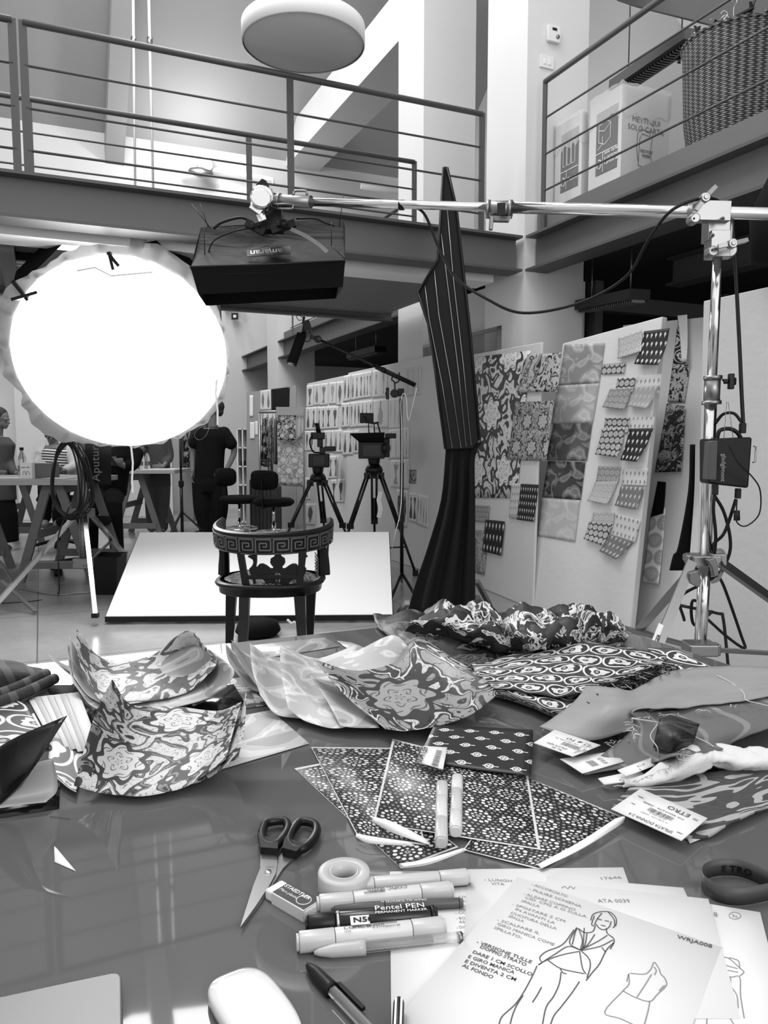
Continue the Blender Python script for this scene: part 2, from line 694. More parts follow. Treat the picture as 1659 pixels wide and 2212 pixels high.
railing('grey steel railing along front edge of footbridge', [-3.417, -1.80, -.31], [-3.417, -.31], .12, 'a', 3.655, 2.775, .24)
railing('grey steel railing section of footbridge cut by left picture edge', [-3.474, -5.0, -6.5], [-6.5, -3.474], .12, 'a', 3.655, 2.775, .24)
railing('lower looking grey steel railing along far edge of footbridge', [-5, -3.4, -1.775, -.278], [-6.5, -.278], 1.33, 'a', 3.70, 2.775, .235)
railing('grey steel railing on right mezzanine in front of boxes and basket', [-.12, -2.14, -4.5], [-4.5, -.12], .08, 'b', 3.86, 2.79, .26)
railing('distant steel railing on mezzanine behind boom microphone', [2.4, 4.4, 6.2], [2.3, 6.3], .1, 'b', 3.65, 2.79, .24)

# far mezzanine / stair wing behind the far column
# back wall doors and openings
mb = MB(ROOM)
mb.box((-4.6, 8.93, 0), (-4.52, 9.0, 2.3)); mb.box((-.65, 8.93, 0), (-.55, 9.0, 2.5)); mb.box((-1.15, 8.93, 0), (-1.1, 9, 2.5)); mb.box((-1.1, 8.96, 0), (-.65, 8.99, 2.5), 1)
S('door_2', mb, [M_steel, M_dark])
mb = MB(ROOM)
mb.box((-7.8, 8.95, .9), (-5.4, 8.99, 2.5), 1)
for a in (-7.85, -6.62, -5.4): mb.box((a, 8.92, .85), (a + .06, 9, 2.55))
mb.box((-7.85, 8.92, .85), (-5.34, 9, .91)); mb.box((-7.85, 8.92, 2.49), (-5.34, 9, 2.55))
S('window_1', mb, [M_white, mat('window_light', .8, .5, emit=1.2)])
# ================================================================ hall fixtures


def PL(*pts): return [P(*p) for p in pts]


def disc(mb, c, r, n, t, k=20, mi=0, bev=.15):
    """solid disc centred c, axis n, thickness t"""
    b = min(t * .3, r * bev)
    return mb.lathe([(0, -t / 2), (r - b, -t / 2), (r, -t / 2 + b), (r, t / 2 - b), (r - b, t / 2), (0, t / 2)], k, c, n, mi)


c = P(656, 98, 5.3)
c.z += .0
t = thing('pendant_lamp', 'large round white drum pendant lamp hanging above the footbridge', 'lamp', c)
MB().lathe([(.395, 0), (.402, .004), (.402, .115), (.395, .12), (0, .12)], 64, c).build('lamp_shade', mat('lamp_white', .8, .4), t)
MB().lathe([(0, .006), (.385, .006), (.392, .012)], 64, c).build('diffuser', mat('opal', .62, .5), t)
MB().tube([c + Vector((0, 0, .12)), c + Vector((0, 0, 2.6))], .006, 8).build('stem', M_whiteplastic, t)
# thin hanging rods
for px, x2, y0, y1, Y, lb in ((287, 292, -60, 402, 9.0, 'thin white rod hanging from roof, left of the pair'), (320, 331, -60, 408, 8.6, 'thin white rod hanging from roof, right of the pair')):
    t = thing('hanging_rod', lb, 'rod', P(x2, y1, Y))
    a, b_ = P(x2, y1, Y), P(px, y0, Y)
    MB().tube([a, b_], .014, 8).build('rod', M_whiteplastic, t)
    m_ = a.lerp(b_, .68)
    MB().tube([m_ - Vector((0, 0, .05)), m_ + Vector((0, 0, .05))], .03, 10).build('sleeve', M_alu, t)
# emergency lights with conduit on the back wall
for px, py, lb in ((200, 340, 'wall mounted emergency light left of the hanging rods'), (437, 368, 'wall mounted emergency light under the bright ceiling glow')):
    Y = 13.6
    c = P(px, py, Y)
    t = thing('emergency_light', lb, 'light', c, 'emergency lights on the back wall')
    s_ = 1 / F * Y
    MB().lathe([(0, -.1), (.12, -.1), (.13, .05), (.09, .09), (0, .1)], 20, c + Vector((.05, 0, 12 * s_)) * 1, -BX).build('junction_box', M_whiteplastic, t)
    MB().lathe([(0, -.22), (.05, -.18), (.09, 0), (.05, .18), (0, .22)], 16, c + Vector((0, -.1, -8 * s_)), AX).build('lamp_head', M_alu if px > 300 else M_dkalu, t)
l = bpy.data.lights.new('glow', 'POINT'); l.energy = 55; l.shadow_soft_size = .12
o = bpy.data.objects.new('emergency_light_glow', l); COL.objects.link(o); o.location = P(440, 335, 12.9)
MB().tube(PL((214, 320, 13.6), (262, 324, 13.6), (266, 300, 13.6)), .03, 8).build('conduit', M_whiteplastic, label='white conduit running from emergency light to roof rib', cat='pipe')
MB().tube(PL((455, 366, 13.7), (590, 386, 13.9), (590, 400, 13.9)), .035, 8).build('conduit', M_whiteplastic, label='white conduit beside the bright emergency light', cat='pipe')
MB().tube(PL((780, 402, 14), (960, 430, 14.6)), .05, 8).build('conduit', M_whiteplastic, label='white conduit on back wall behind bridge railing end', cat='pipe')
MB().tube([P(254, 335, 13.6), P(258, 372, 13.6), P(255, 390, 13.6)], .02, 6).build('cable', M_rubber, label='short black cable hanging on back wall', cat='cable')
# recessed lamps in the bridge soffit
for px, py in ((30, 558), (112, 560)):
    c = Z(px, py, 2.53)
    t = thing('soffit_lamp', 'recessed louvre lamp under footbridge, %s of the two' % ('left' if px < 60 else 'right'), 'lamp', c, 'lamps under the footbridge')
    MB(Matrix.Translation(c) @ Matrix.Rotation(R(24), 4, 'Z')).box((-.3, -.12, -.05), (.3, .12, 0)).build('housing', M_blackm, t)
    MB(Matrix.Translation(c) @ Matrix.Rotation(R(24), 4, 'Z')).box((-.26, -.12, -.06), (.26, -.02, -.05)).build('reflector', M_alu, t)
# suspended trough lamps right, above and below the mezzanine
def trough(lb, p, q, w_, lit, top):
    t = thing('trough_lamp', lb, 'lamp', (p + q) / 2)
    for k in (.15, .85):
        e = p.lerp(q, k); MB().tube([e, Vector((e.x, e.y, top))], .006, 6).build('suspension_rod', M_dkalu, t)
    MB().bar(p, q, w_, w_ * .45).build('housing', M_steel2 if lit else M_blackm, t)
    mb = MB()
    n = 26
    dn = Vector((0, 0, -w_ * .28))
    for i in range(n):
        a = p.lerp(q, (i + .2) / n) + dn; b_ = p.lerp(q, (i + .6) / n) + dn
        mb.bar(a, b_, w_ * .6, w_ * .12)
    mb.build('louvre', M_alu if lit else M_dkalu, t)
trough('long louvred trough lamp above mezzanine behind the wicker basket', P(1335, 188, 7.6), P(1500, 75, 6.6), .2, True, 9.0)
trough('dark louvred trough lamp on ceiling beneath right mezzanine', P(1262, 660, 6.2), P(1382, 636, 5.4), .16, False, 2.67)
trough('dark louvred trough lamp deep under mezzanine behind boom microphone', P(760, 770, 9.8), P(822, 754, 9.2), .16, False, 2.67)
# thermostat and switches on the near column (face towards -b)
fx, fz = AX, Vector((0, 0, 1))
def colpt(px, py):  # point on the column face b=0
    d = ray(px, py); n = BX
    k = (C0 - Vector((0, 0, CZ))).dot(n) / d.dot(n)
    return Vector((0, 0, CZ)) + d * k
c = colpt(1193, 76)
t = thing('thermostat', 'small white room thermostat high on the near column', 'thermostat', c)
mb = MB(); mb.prism([(-.05, -.06), (.05, -.06), (.058, -.045), (.058, .045), (.05, .055), (-.05, .055), (-.058, .045), (-.058, -.045)], c - BX * .03, AX, fz, BX * .03)
mb.build('casing', M_whiteplastic, t, bevel=.006)
MB().prism([(-.02, .02), (.02, .02), (.02, .038), (-.02, .038)], c - BX * .033, AX, fz, BX * .004).build('display', M_black, t)
MB().lathe([(0, 0), (.016, 0), (.014, .008), (0, .01)], 16, c + AX * .028 - fz * .02 - BX * .03, -BX).build('dial', M_alu, t)
c = colpt(1180, 135)
t = thing('light_switch', 'white double light switch plate below the thermostat', 'switch', c)
MB().prism([(-.062, -.045), (.062, -.045), (.062, .045), (-.062, .045)], c - BX * .012, AX, fz, BX * .012).build('plate', M_whiteplastic, t, bevel=.003)
for k in (-.02, .02):
    MB().prism([(k - .012, -.02), (k + .012, -.02), (k + .012, .02), (k - .012, .02)], c - BX * .017, AX, fz, BX * .006).build('rocker', M_white, t, bevel=.002)
# corkboard on the wall between columns
t = thing('corkboard', 'grey framed corkboard on wall behind the printed panels', 'board', RC(.03, 1.1, 1.7))
MB(ROOM).box((.0, .35, 1.70), (.03, 1.68, 2.12)).build('board', mat('cork_grey', .22, .9, pat=mottled(.22, .2, 60)), t)
mb = MB(ROOM); mb.box((-.008, .30, 1.68), (.035, .35, 2.15)); mb.box((-.008, .30, 2.12), (.035, 1.68, 2.15)); mb.build('frame', M_alu, t)

# ---------------------------------------------------------------- recycling boxes, basket
M_card = mat('pale_cardboard', .6, .75, pat=mottled(.6, .05, 4))
M_print = mat('print_grey', .16, .8)
M_plastic_bag = mat('clear_bag', .8, .25, alpha=.45)


def recycling(label, a0, a1, b0, b1, z1, kind):
    t = thing('recycling_box', label, 'box', RC(a0, b1, 2.79), 'recycling boxes on the mezzanine')
    z0 = 2.79
    MB(ROOM).box((a0, b0, z0), (a1, b1, z1)).build('carton', M_card, t, bevel=.006)
    # rim of the bag folded over the top
    mb = MB(ROOM)
    e = .006
    prev = None
    pts = []
    N = 10
    ring = [(a0 - e, b1 + e), (a0 - e, b0 - e), (a1 + e, b0 - e), (a1 + e, b1 + e)]
    for i in range(4):
        p, q = ring[i], ring[(i + 1) % 4]
        for k in range(N):
            u = k / N
            pts.append((p[0] + (q[0] - p[0]) * u, p[1] + (q[1] - p[1]) * u, random.uniform(-.006, .012)))
    M_ = len(pts)
    vs = [(p[0], p[1], z1 + .012 + p[2]) for p in pts] + [(p[0], p[1], z1 - .2 + p[2] * 4) for p in pts]
    mb.add(vs, [(i, (i + 1) % M_, M_ + (i + 1) % M_, M_ + i) for i in range(M_)], None, 0, True)
    mb.build('bag_rim', M_plastic_bag, t)
    L = -BX  # reading direction on the left face (far to near)
    n = -AX
    fo = lambda u, z: RC(a0, b1, z) + L * u + n * .002   # left face
    w_ = b1 - b0
    lab = [(w_ * .25, .30), (w_ * .9, .30), (w_ * .9, .72), (w_ * .25, .72)]
    MB().prism([(p[0], p[1]) for p in lab], fo(0, z0) + n * .001, L, fz, n * -.001).build('printed_label', M_print, t)
    mb = MB()
    q0 = fo(0, z0) + n * .003
    dx = w_ * .25
    add_text(mb, {'p': 'Plastics', 'c': 'Solo carte\ne cartone\nCartoni &'}[kind], q0 + L * (dx + w_ * .27) + fz * (.36 if kind == 'p' else .42), L, fz, .045 if kind == 'p' else .034, bold=.0006)
    for (x0, y0, x1, y1) in ((dx, .44, w_ * .9, .446), (dx + w_ * .22, .31, dx + w_ * .235, .44)):
        mb.prism([(x0, y0), (x1, y0), (x1, y1), (x0, y1)], q0, L, fz, n * .0005)
    # recycling arrows
    for k in range(3):
        a = 2 * PI * k / 3 + .5
        arc = [q0 + L * (dx + w_ * .11 + math.cos(a + u * 1.5) * .024) + fz * (.37 + math.sin(a + u * 1.5) * .03) for u in (0, .33, .66, 1)]
        mb.strip(arc, .008, n)
    # container sketches
    def out(pp): mb.strip([q0 + L * x + fz * y for x, y in pp], .005, n)
    if kind == 'p':
        for k in (0, .05, .1):
            out([(dx + .03 + k, .48), (dx + .03 + k, .62), (dx + .04 + k, .66), (dx + .06 + k, .66), (dx + .07 + k, .62), (dx + .07 + k, .48), (dx + .03 + k, .48)])
    else:
        out([(dx + .03, .6), (dx + .09, .58), (dx + .15, .62), (dx + .09, .66), (dx + .03, .64), (dx + .03, .52), (dx + .09, .49), (dx + .15, .52), (dx + .15, .62)])
        out([(dx + .02, .47), (dx + .07, .5), (dx + .07, .55)])
    mb.build('label_lettering', M_paper, t)
    mb = MB()
    for i, s_ in enumerate(('CRB Service', 'Via Sardegna 32 - 20146 Milano', 'Tel.02.97238573 - Fax 02.8969110', 'www.crbservice.com - info@crb')):
        add_text(mb, s_, fo(w_ * .52, z0 + .2 - i * .03), L, fz, .022, center=True, lift=.001)
    if kind == 'c':
        g = lambda u, z: RC(a0, b0, z) + AX * u - BX * .003
        W_ = a1 - a0
        for i, s_ in enumerate(('METTI QUI', 'SOLO CARTA')):
            add_text(mb, s_, g(W_ / 2, z0 + .60 - i * .055), AX, fz, .052, center=True, lift=.001)
        for i, s_ in enumerate(('CRB Service', 'Via Sardegna 32 - 20146 Milano', 'Tel.02.97238573 - Fax 02.8969110', 'www.crbservice.com - info@crbser')):
            add_text(mb, s_, g(W_ / 2, z0 + .23 - i * .028), AX, fz, .021, center=True, lift=.001)
        for i, s_ in enumerate(('RECYCLE', 'PAPER')):
            add_text(mb, s_, g(W_ / 2 + .01, z0 + .41 - i * .03), AX, fz, .026, center=True, lift=.001, bold=.0008)
        sh = [(.15, .32), (.16, .5), (.18, .53), (.27, .52), (.255, .42), (.28, .3), (.15, .32)]
        mb.strip([g(x, z0 + y) for x, y in sh], .005, -BX)
        mb.strip([g(x, z0 + y) for x, y in [(.15, .34), (.135, .42), (.14, .53), (.17, .56), (.25, .55), (.25, .525)]], .005, -BX)
    mb.build('carton_print', M_print, t)


recycling('recycling box marked Plastics behind mezzanine railing, nearest the column', .25, .6, -.34, -.02, 3.60, 'p')
recycling('recycling box for paper with METTI QUI SOLO CARTA lettering behind railing', .25, .67, -.76, -.42, 3.62, 'c')


def wick():
    x, y, z = coords('Object')
    a = at2(y, x) * (84 / (2 * PI))
    r = z / .011
    row = fl(r)
    par = fr(row * .5) * 2
    wv = sn((a + par * .5) * (2 * PI) * .5)
    return wv * .12 + .14 - ab(fr(r) - .5) * .3 + noise(x, y, 30, 2, z) * .12


def wickb():
    x, y, z = coords('Object')
    a = at2(y, x) * (84 / (2 * PI))
    r = z / .011
    par = fr(fl(r) * .5) * 2
    return sn((a + par * .5) * PI) * .5 + sn(fr(r) * PI) * .6


M_wick = mat('wicker', .2, .6, pat=wick, bump=wickb, bstr=.9, bdist=.012)
bc = RC(.5, -1.49, 2.79)
t = thing('wicker_basket', 'tall round wicker basket full of clip hangers on mezzanine', 'basket', bc, rotz=0)
MB().lathe([(0, .005), (.235, .005), (.25, .03), (.30, .36), (.318, .76), (.325, .795), (.31, .80), (.295, .76), (.23, .05), (0, .05)], 72).build('basket_body', M_wick, t)
mb = MB()
for k in range(3):
    mb.tube([Vector((math.cos(a) * (.318 + .008 * math.sin(a * 20 + k * 2.1)), math.sin(a) * (.318 + .008 * math.sin(a * 20 + k * 2.1)), .8 + .008 * math.cos(a * 20 + k * 2.1))) for a in [2 * PI * i / 120 for i in range(120)]], .008, 6, closed=True)
mb.build('rim', M_wick, t)
for i in range(14):
    a = random.uniform(2.4, 5.6)
    r = random.uniform(.1, .28)
    c = bc + Vector((math.cos(a) * r, math.sin(a) * r, .82 + random.uniform(-.02, .03)))
    h = thing('clip_hanger', 'black plastic clip hanger in heap on top of wicker basket', 'hanger', c, 'clip hangers piled in the wicker basket', rotz=random.uniform(0, 6))
    q = random.uniform(-.35, .35)
    MB().bar((-.13, 0, 0), (.13, 0, q * .2 + .02), .016, .012).build('crossbar', M_black, h)
    for s_ in (-1, 1):
        mb = MB(); mb.bar((s_ * .11, 0, .03), (s_ * .11, .012, -.035), .02, .006); mb.bar((s_ * .11, 0, -.03), (s_ * .11, .03, .045), .02, .006); mb.build('clip', M_black, h)
    MB().tube(catmull([(0, 0, 0), (0, 0, .05), (.02, 0, .075), (0, 0, .1), (-.022, 0, .085)], 4), .002, 6).build('hook', M_chrome, h)
# folded quilted cover leaning behind the plastics box
mb = sheet_mb([[RC(.02 + .62, -.1 - i * .1, z) for i in range(3)] for z in (3.78, 3.6, 3.3, 2.82)])
mb.build('quilted_cover', mat('dark_quilt', .04, .7, bump=grain(60)), label='dark quilted cover standing behind recycling boxes', cat='cover', solid=.03)

# ---------------------------------------------------------------- big round lamp
DC = P(262, 768, 5.3)
dn_ = Vector((.18, -1, -.40)).normalized()
dx_, dy_, _ = basis(dn_, (0, 0, 1))
dy_ = -dy_ if dy_.z < 0 else dy_
if dx_.x < 0: dx_ = -dx_
RX, RY = .70, .655


def dpt(a, k=1.0, out=0.0):
    return DC + dx_ * (math.cos(a) * RX * k) + dy_ * (math.sin(a) * RY * k) + dn_ * out


M_glow = mat('lit_diffuser', 1, .6, emit=9)
t = thing('studio_light', 'huge round studio light glowing white through stretched cloth', 'studio light', G(188, 1268))
N = 72
mb = MB()
vs = [DC + dn_ * .06]
for r in range(1, 7):
    for k in range(N):
        vs.append(dpt(2 * PI * k / N, r / 6, .06 * (1 - (r / 6) ** 2)))
fs = [(0, 1 + k, 1 + (k + 1) % N) for k in range(N)]
for r in range(1, 6):
    for k in range(N):
        fs.append((1 + (r - 1) * N + k, 1 + r * N + k, 1 + r * N + (k + 1) % N, 1 + (r - 1) * N + (k + 1) % N))
mb.add(vs, fs, None, 0, True)
mb.build('diffuser', M_glow, t)
# gathered cloth skirt around the rim
sk = [(0, .0), (20, .01), (40, .05), (62, .10), (80, .13), (95, .12), (108, .05), (118, .03), (130, .03), (143, .09), (155, .13), (168, .12), (180, .06), (192, .09), (205, .05), (215, .12), (228, .16), (240, .10), (255, .03), (275, .02), (300, .03), (320, .05), (340, .03)]
def skv(a):
    a = math.degrees(a) % 360
    for (a0, v0), (a1, v1) in zip(sk, sk[1:] + [(360, 0)]):
        if a0 <= a <= a1:
            return v0 + (v1 - v0) * (a - a0) / (a1 - a0)
    return 0
mb = MB()
N = 180
vs, fs = [], []
for j in range(5):
    for k in range(N):
        a = 2 * PI * k / N
        v_ = skv(a)
        wr = math.sin(a * 23 + 1.3 * math.sin(a * 5)) * .5 + math.sin(a * 41 + 2) * .3
        u = j / 4
        vs.append(dpt(a, 1.0 + (v_ * 1.35 + .02) * u + (.02 * wr * u), -.01 + .035 * wr * math.sin(u * PI * .8) - .05 * u))
for j in range(4):
    for k in range(N):
        fs.append((j * N + k, (j + 1) * N + k, (j + 1) * N + (k + 1) % N, j * N + (k + 1) % N))
mb.add(vs, fs, None, 0, True)
mb.build('cloth_skirt', mat('white_cloth', .42, .8, tr=.3), t)
# black softbox body behind, octagonal
mb = MB()
rings = []
for k_, o_ in ((1.04, -.06), (.98, -.26), (.6, -.55), (.16, -.72)):
    rings.append([dpt(2 * PI * (i + .5) / 8, k_, o_) + dy_ * (.24 if k_ < 1 else .10) - dx_ * (.03 if k_ < 1 else .0) for i in range(8)])
for a_, b_ in zip(rings, rings[1:]):
    for i in range(8):
        mb.add([a_[i], a_[(i + 1) % 8], b_[(i + 1) % 8], b_[i]], [(0, 1, 2, 3)])
mb.add(rings[-1], [tuple(range(8))])
mb.build('softbox_shell', M_blackcloth, t)
mb = MB()
a_, b_ = P(150, 590, 5.32), P(205, 556, 5.32)
add_text(mb, '\u25a1 NO\nPR', P(158, 566, 5.30), (b_ - a_).normalized(), fz, .055, lift=-.02, shear=.2)
mb.build('shell_lettering', M_paper, t)
for k, (x0, y0, x1, y1) in enumerate(((28, 608, 62, 650), (236, 545, 246, 584))):
    mb = MB()
    mb.bar(P(x0, y0, 5.05), P(x1, y1, 5.05), .035, .02)
    mb.bar(P(x0 - 2, y1 - 2 if k == 0 else y0 + 2, 5.03), P(x1 + (20 if k == 0 else 12), y0 + 24 if k == 0 else y1 - 8, 5.03), .03, .02)
    mb.build('spring_clamp', M_black, t)
for pp in (((468, 820), (466, 850), (470, 885), (470, 918)), ((283, 962), (287, 1000), (285, 1040), (287, 1064)), ((166, 585), (205, 578), (240, 596), (330, 588))):
    MB().strip([P(x, y, 4.95) for x, y in pp], .012, (0, 1, 0)).build('tie_tape', M_white, t, solid=.002)
# stand of the big lamp
lc = P(180, 1200, 5.75)
mb = MB(); mb.tube([P(176, 940, 5.75), P(177, 1115, 5.75)], .03, 16); mb.tube([P(186, 940, 5.75), P(187, 1215, 5.75)], .02, 12); mb.tube([P(178, 1110, 5.75), P(180, 1222, 5.75)], .026, 16)
mb.build('stand_column', M_dkalu, t)
for nm, p, q, b_ in (('leg', (168, 1108, 5.7), (-8, 1305, 5.3), (168, 1215, 5.7)), ('leg', (182, 1108, 5.65), (206, 1330, 5.05), (182, 1222, 5.6)), ('leg', (194, 1108, 5.8), (276, 1205, 6.9), (190, 1216, 5.85))):
    p, q = P(*p), P(*q)
    if nm == 'leg': q.z = max(q.z, .02)
    MB().bar(p, q, .03, .03).build('leg', M_chrome, t)
    mid = p.lerp(q, .55)
    MB().bar(P(*b_), mid, .02, .012).build('brace', M_dkalu, t)
MB().cbox(P(180, 1108, 5.72), (.14, .1, .06)).build('collar', M_alu, t); MB().cbox(P(180, 1215, 5.72), (.12, .1, .07)).build('collar', M_alu, t)
MB().cbox(P(206, 1329, 5.04), (.04, .04, .03)).build('foot', M_rubber, t)
# black control cover hanging beside the stand
t = thing('lamp_cover_panel', 'black fabric panel with vertical lettering hanging on lamp stand', 'panel', P(215, 1040, 5.6))
mb = MB(); a_, b_, c_, d_ = P(184, 955, 5.6), P(240, 955, 5.65), P(240, 1047, 5.65), P(184, 1040, 5.6)
mb.add([a_, b_, c_, d_], [(0, 1, 2, 3)]); o_ = mb.build('fabric_panel', M_blackcloth, t, solid=.04)
mb = MB(); add_text(mb, 'Aputure', P(216, 1040, 5.56), fz, -Vector((1, 0, 0)), .085, lift=.004, space=1.05); mb.build('panel_lettering', mat('faint_grey', .1, .8), t)
# cable coils beside the stand
for i in range(7):
    c = P(150 + (i - 3) * 2.5, 1035, 5.55)
    w_, h_ = .10 + .008 * i, .26 + .012 * (i % 4)
    pts = [c + Vector((math.sin(a) * w_ * (1 + .25 * math.cos(a)), .02 * math.sin(3 * a + i), -math.cos(a) * h_)) for a in [2 * PI * k / 28 for k in range(28)]]
    MB().tube(pts, .0065, 8, closed=True).build('cable_coil', M_rubber, label='black cable loops hanging on the lamp stand beside the round light', cat='cable', group='cable loops on the lamp stand')
MB().tube(catmull(PL((150, 1095, 5.5), (126, 1160, 5.5), (127, 1240, 5.45)) + [G(124, 1285), G(80, 1298), G(-10, 1305)], 6), .006, 8).build('power_cable', M_rubber, label='black cable dropping from lamp stand onto the floor', cat='cable')
MB().tube(catmull([G(40, 1272) + fz * .006, G(115, 1286) + fz * .006, G(180, 1282) + fz * .006, G(262, 1275) + fz * .006], 6), .006, 6).build('power_cable', M_alu, label='thin pale cable crossing floor towards the white panel', cat='cable')

# ---------------------------------------------------------------- black strip softbox
t = thing('softbox', 'black rectangular softbox with upside-down lettering hung from boom arm', 'softbox', P(580, 470, 3.8))
A0, A1 = P(412, 577, 3.70), P(745, 564, 3.90)
B0, B1 = P(429, 636, 3.72), P(740, 620, 3.92)
T0, T1 = P(434, 491, 3.86), P(741, 474, 4.06)
bk = Vector((-.06, .42, .02))
mb = MB()
W_ = lambda p, q, k: p.lerp(q, k)
front = sheet_mb([[T0, W_(T0, T1, .35) - fz * .004, W_(T0, T1, .7) + fz * .004, T1],
                  [W_(T0, A0, .5) + Vector((0, .02, 0)), W_(W_(T0, T1, .35), W_(A0, A1, .35), .5) + Vector((0, .035, 0)), W_(W_(T0, T1, .7), W_(A0, A1, .7), .5) + Vector((0, .03, 0)), W_(T1, A1, .5) + Vector((0, .02, 0))],
                  [A0, W_(A0, A1, .35), W_(A0, A1, .7), A1]], 6, 6)
def wrk():
    x, y, z = coords('Object')
    return noise(x * .6, z * 2, 5, 3, y, .8)
M_nylon = mat('black_nylon', .007, .5, bump=wrk, bstr=.7, bdist=.02, spec=.35)
front.build('front_panel', M_nylon, t)
mb = MB()
tb = Vector((0, .22, .02))
mb.add([T0, T1, T1 + tb, T0 + tb], [(0, 1, 2, 3)])
mb.add([A0, T0, T0 + tb, A0 + bk], [(0, 1, 2, 3)]); mb.add([A1, T1, T1 + tb, A1 + bk], [(0, 1, 2, 3)])
mb.add([A0 + bk, T0 + tb, T1 + tb, A1 + bk], [(0, 1, 2, 3)])
mb.build('side_panels', M_nylon, t)
mb = MB()
ring1 = [A0, A1, A1 + bk, A0 + bk]; ring2 = [B0, B1, B1 + bk, B0 + bk]
for i in range(4):
    mb.add([ring1[i], ring1[(i + 1) % 4], ring2[(i + 1) % 4], ring2[i]], [(0, 1, 2, 3)])
mb.build('rim_skirt', M_blackcloth, t, solid=.004)
mb = MB()
for p, q in zip(ring1, ring1[1:] + ring1[:1]): mb.tube([p, q], .006, 8)
mb.build('piping', M_blackm, t)
MB().add([p.lerp(q, .3) for p, q in zip(ring1, ring2)], [(0, 1, 2, 3)]).build('diffusion_cloth', M_white, t)
lo = -.008
M_patch = mat('patch_grey', .03, .4)
mb = MB(); q = [P(534, 541, 3.82), P(628, 534, 3.86), P(629, 550, 3.83), P(535, 556, 3.79)]
for v in q: v.y -= .012
mb.add(q, [(0, 1, 2, 3)]); mb.build('logo_patch', M_patch, t, solid=.004)
xd = (q[0] - q[1]).normalized(); yd = (q[3] - q[0]).normalized()
mb = MB(); add_text(mb, 'amaran', P(611, 542, 3.81) - Vector((0, .03, 0)), xd, yd, .052, lift=.006, bold=.0008)
add_text(mb, 'F21x', P(586, 540, 3.81) - Vector((0, .03, 0)), xd, yd, .022, lift=.006)
mb.build('logo_lettering', M_alu, t)
# mounting straps and rods
for pts, r in ((((545, 492), (505, 500), (462, 520), (448, 552)), .004), (((628, 495), (660, 510), (690, 530), (707, 545)), .012), (((545, 480), (520, 470), (480, 480), (461, 494)), .007), (((640, 472), (680, 472), (700, 480), (722, 488)), .005)):
    m_ = M_dkalu if r == .012 else M_rubber
    if r == .012:
        MB().strip(catmull([P(x, y, 3.78) for x, y in pts], 5), .022, (0, -1, .4)).build('strap', m_, t, solid=.003)
    else:
        MB().tube(catmull([P(x, y, 3.80) for x, y in pts], 5), r, 8).build('strap', m_, t)
for a_, b_ in (((443, 560), (440, 480)), ((450, 492), (432, 440)), ((456, 494), (414, 441)), ((733, 490), (741, 422)), ((716, 530), (716, 480)), ((745, 560), (716, 530))):
    MB().tube([P(*a_, 3.78), P(*b_, 3.8)], .0025, 6).build('rod', M_blackm, t)
mb = MB()
mb.cbox(P(586, 478, 3.85), (.11, .09, .10)); mb.cbox(P(552, 492, 3.8), (.10, .03, .035), Euler((0, R(28), 0)).to_matrix()); mb.cbox(P(612, 490, 3.8), (.12, .03, .035), Euler((0, R(-18), 0)).to_matrix())
for x, y in ((545, 488), (558, 485), (602, 484), (613, 482)): disc(mb, P(x, y, 3.77), .011, (0, 1, 0), .02)
mb.build('mounting_bracket', M_black, t, bevel=.004)
MB().tube([P(613, 476, 3.75), P(613, 492, 3.75)], .018, 14).build('knob', M_black, t)

# ---------------------------------------------------------------- boom stand
t = thing('boom_stand', 'tall chrome boom stand with tripod base right of the table', 'stand', G(1508, 1560))
yb = 3.12
def sp(px, py, Y=yb): return P(px, py, Y)
MB().tube([sp(1551, 530), sp(1538, 820)], .019, 20).build('upper_tube', M_chrome, t)
MB().tube([sp(1537, 815), sp(1524, 1210)], .024, 20).build('lower_tube', M_chrome, t)
MB().tube([sp(1524, 1200), sp(1511, 1420)], .0245, 20).build('base_tube', M_chrome, t)
# boom
J = sp(1540, 456)
bl = [P(1659 + 260, 468, 2.95), P(1540, 457, 3.12), P(1100, 448, 3.36)]
MB().tube([bl[0], bl[2]], .024, 20).build('boom_outer_tube', M_chrome, t)
MB().tube([bl[2], P(664, 436, 3.66)], .0185, 20).build('boom_inner_tube', M_chrome, t)
bd = (bl[2] - bl[0]).normalized()
mb = MB()
c1, c2 = P(1052, 452, 3.385), P(1106, 452, 3.355)
mb.tube([c1, c2], .034, 24); mb.tube([c1, c1 + (c2 - c1) * .12], .038, 24); mb.tube([c2, c2 + (c1 - c2) * .12], .038, 24)
mb.prism([(-.05, 0), (.05, 0), (.04, -.02), (-.03, -.02)], P(1080, 466, 3.35), bd * -1, fz, (0, .03, 0))
o_ = mb.build('boom_coupling', M_alu, t)
MB().add([P(1074, 438, 3.31), P(1092, 438, 3.305), P(1092, 463, 3.305), P(1074, 463, 3.31)], [(0, 1, 2, 3)]).build('coupling_sticker', M_black, t, solid=.002)
mb = MB(); mb.bar(P(1062, 468, 3.35), P(1060, 497, 3.35), .022, .016); mb.build('locking_lever', M_dkalu, t, bevel=.003)
MB().tube([P(862, 443, 3.52), P(873, 443, 3.515)], .022, 18).build('tape_band', M_black, t)
mb = MB(); p0, p1 = P(585, 433, 3.74), P(672, 436, 3.66)
mb.tube([p0, p1], .028, 24); mb.tube([p0, p0.lerp(p1, .1)], .034, 24); mb.tube([p0.lerp(p1, .2), p0.lerp(p1, .25)], .033, 24)
mb.tube(catmull(PL((633, 421, 3.68), (637, 413, 3.68), (650, 412, 3.67), (661, 413, 3.67), (663, 421, 3.67)), 4), .006, 8)
mb.tube(catmull(PL((590, 441, 3.7), (628, 441, 3.68), (633, 446, 3.68), (628, 451, 3.68), (598, 450, 3.7)), 4), .005, 8)
mb.build('boom_end_socket', M_alu, t)
mb = MB()
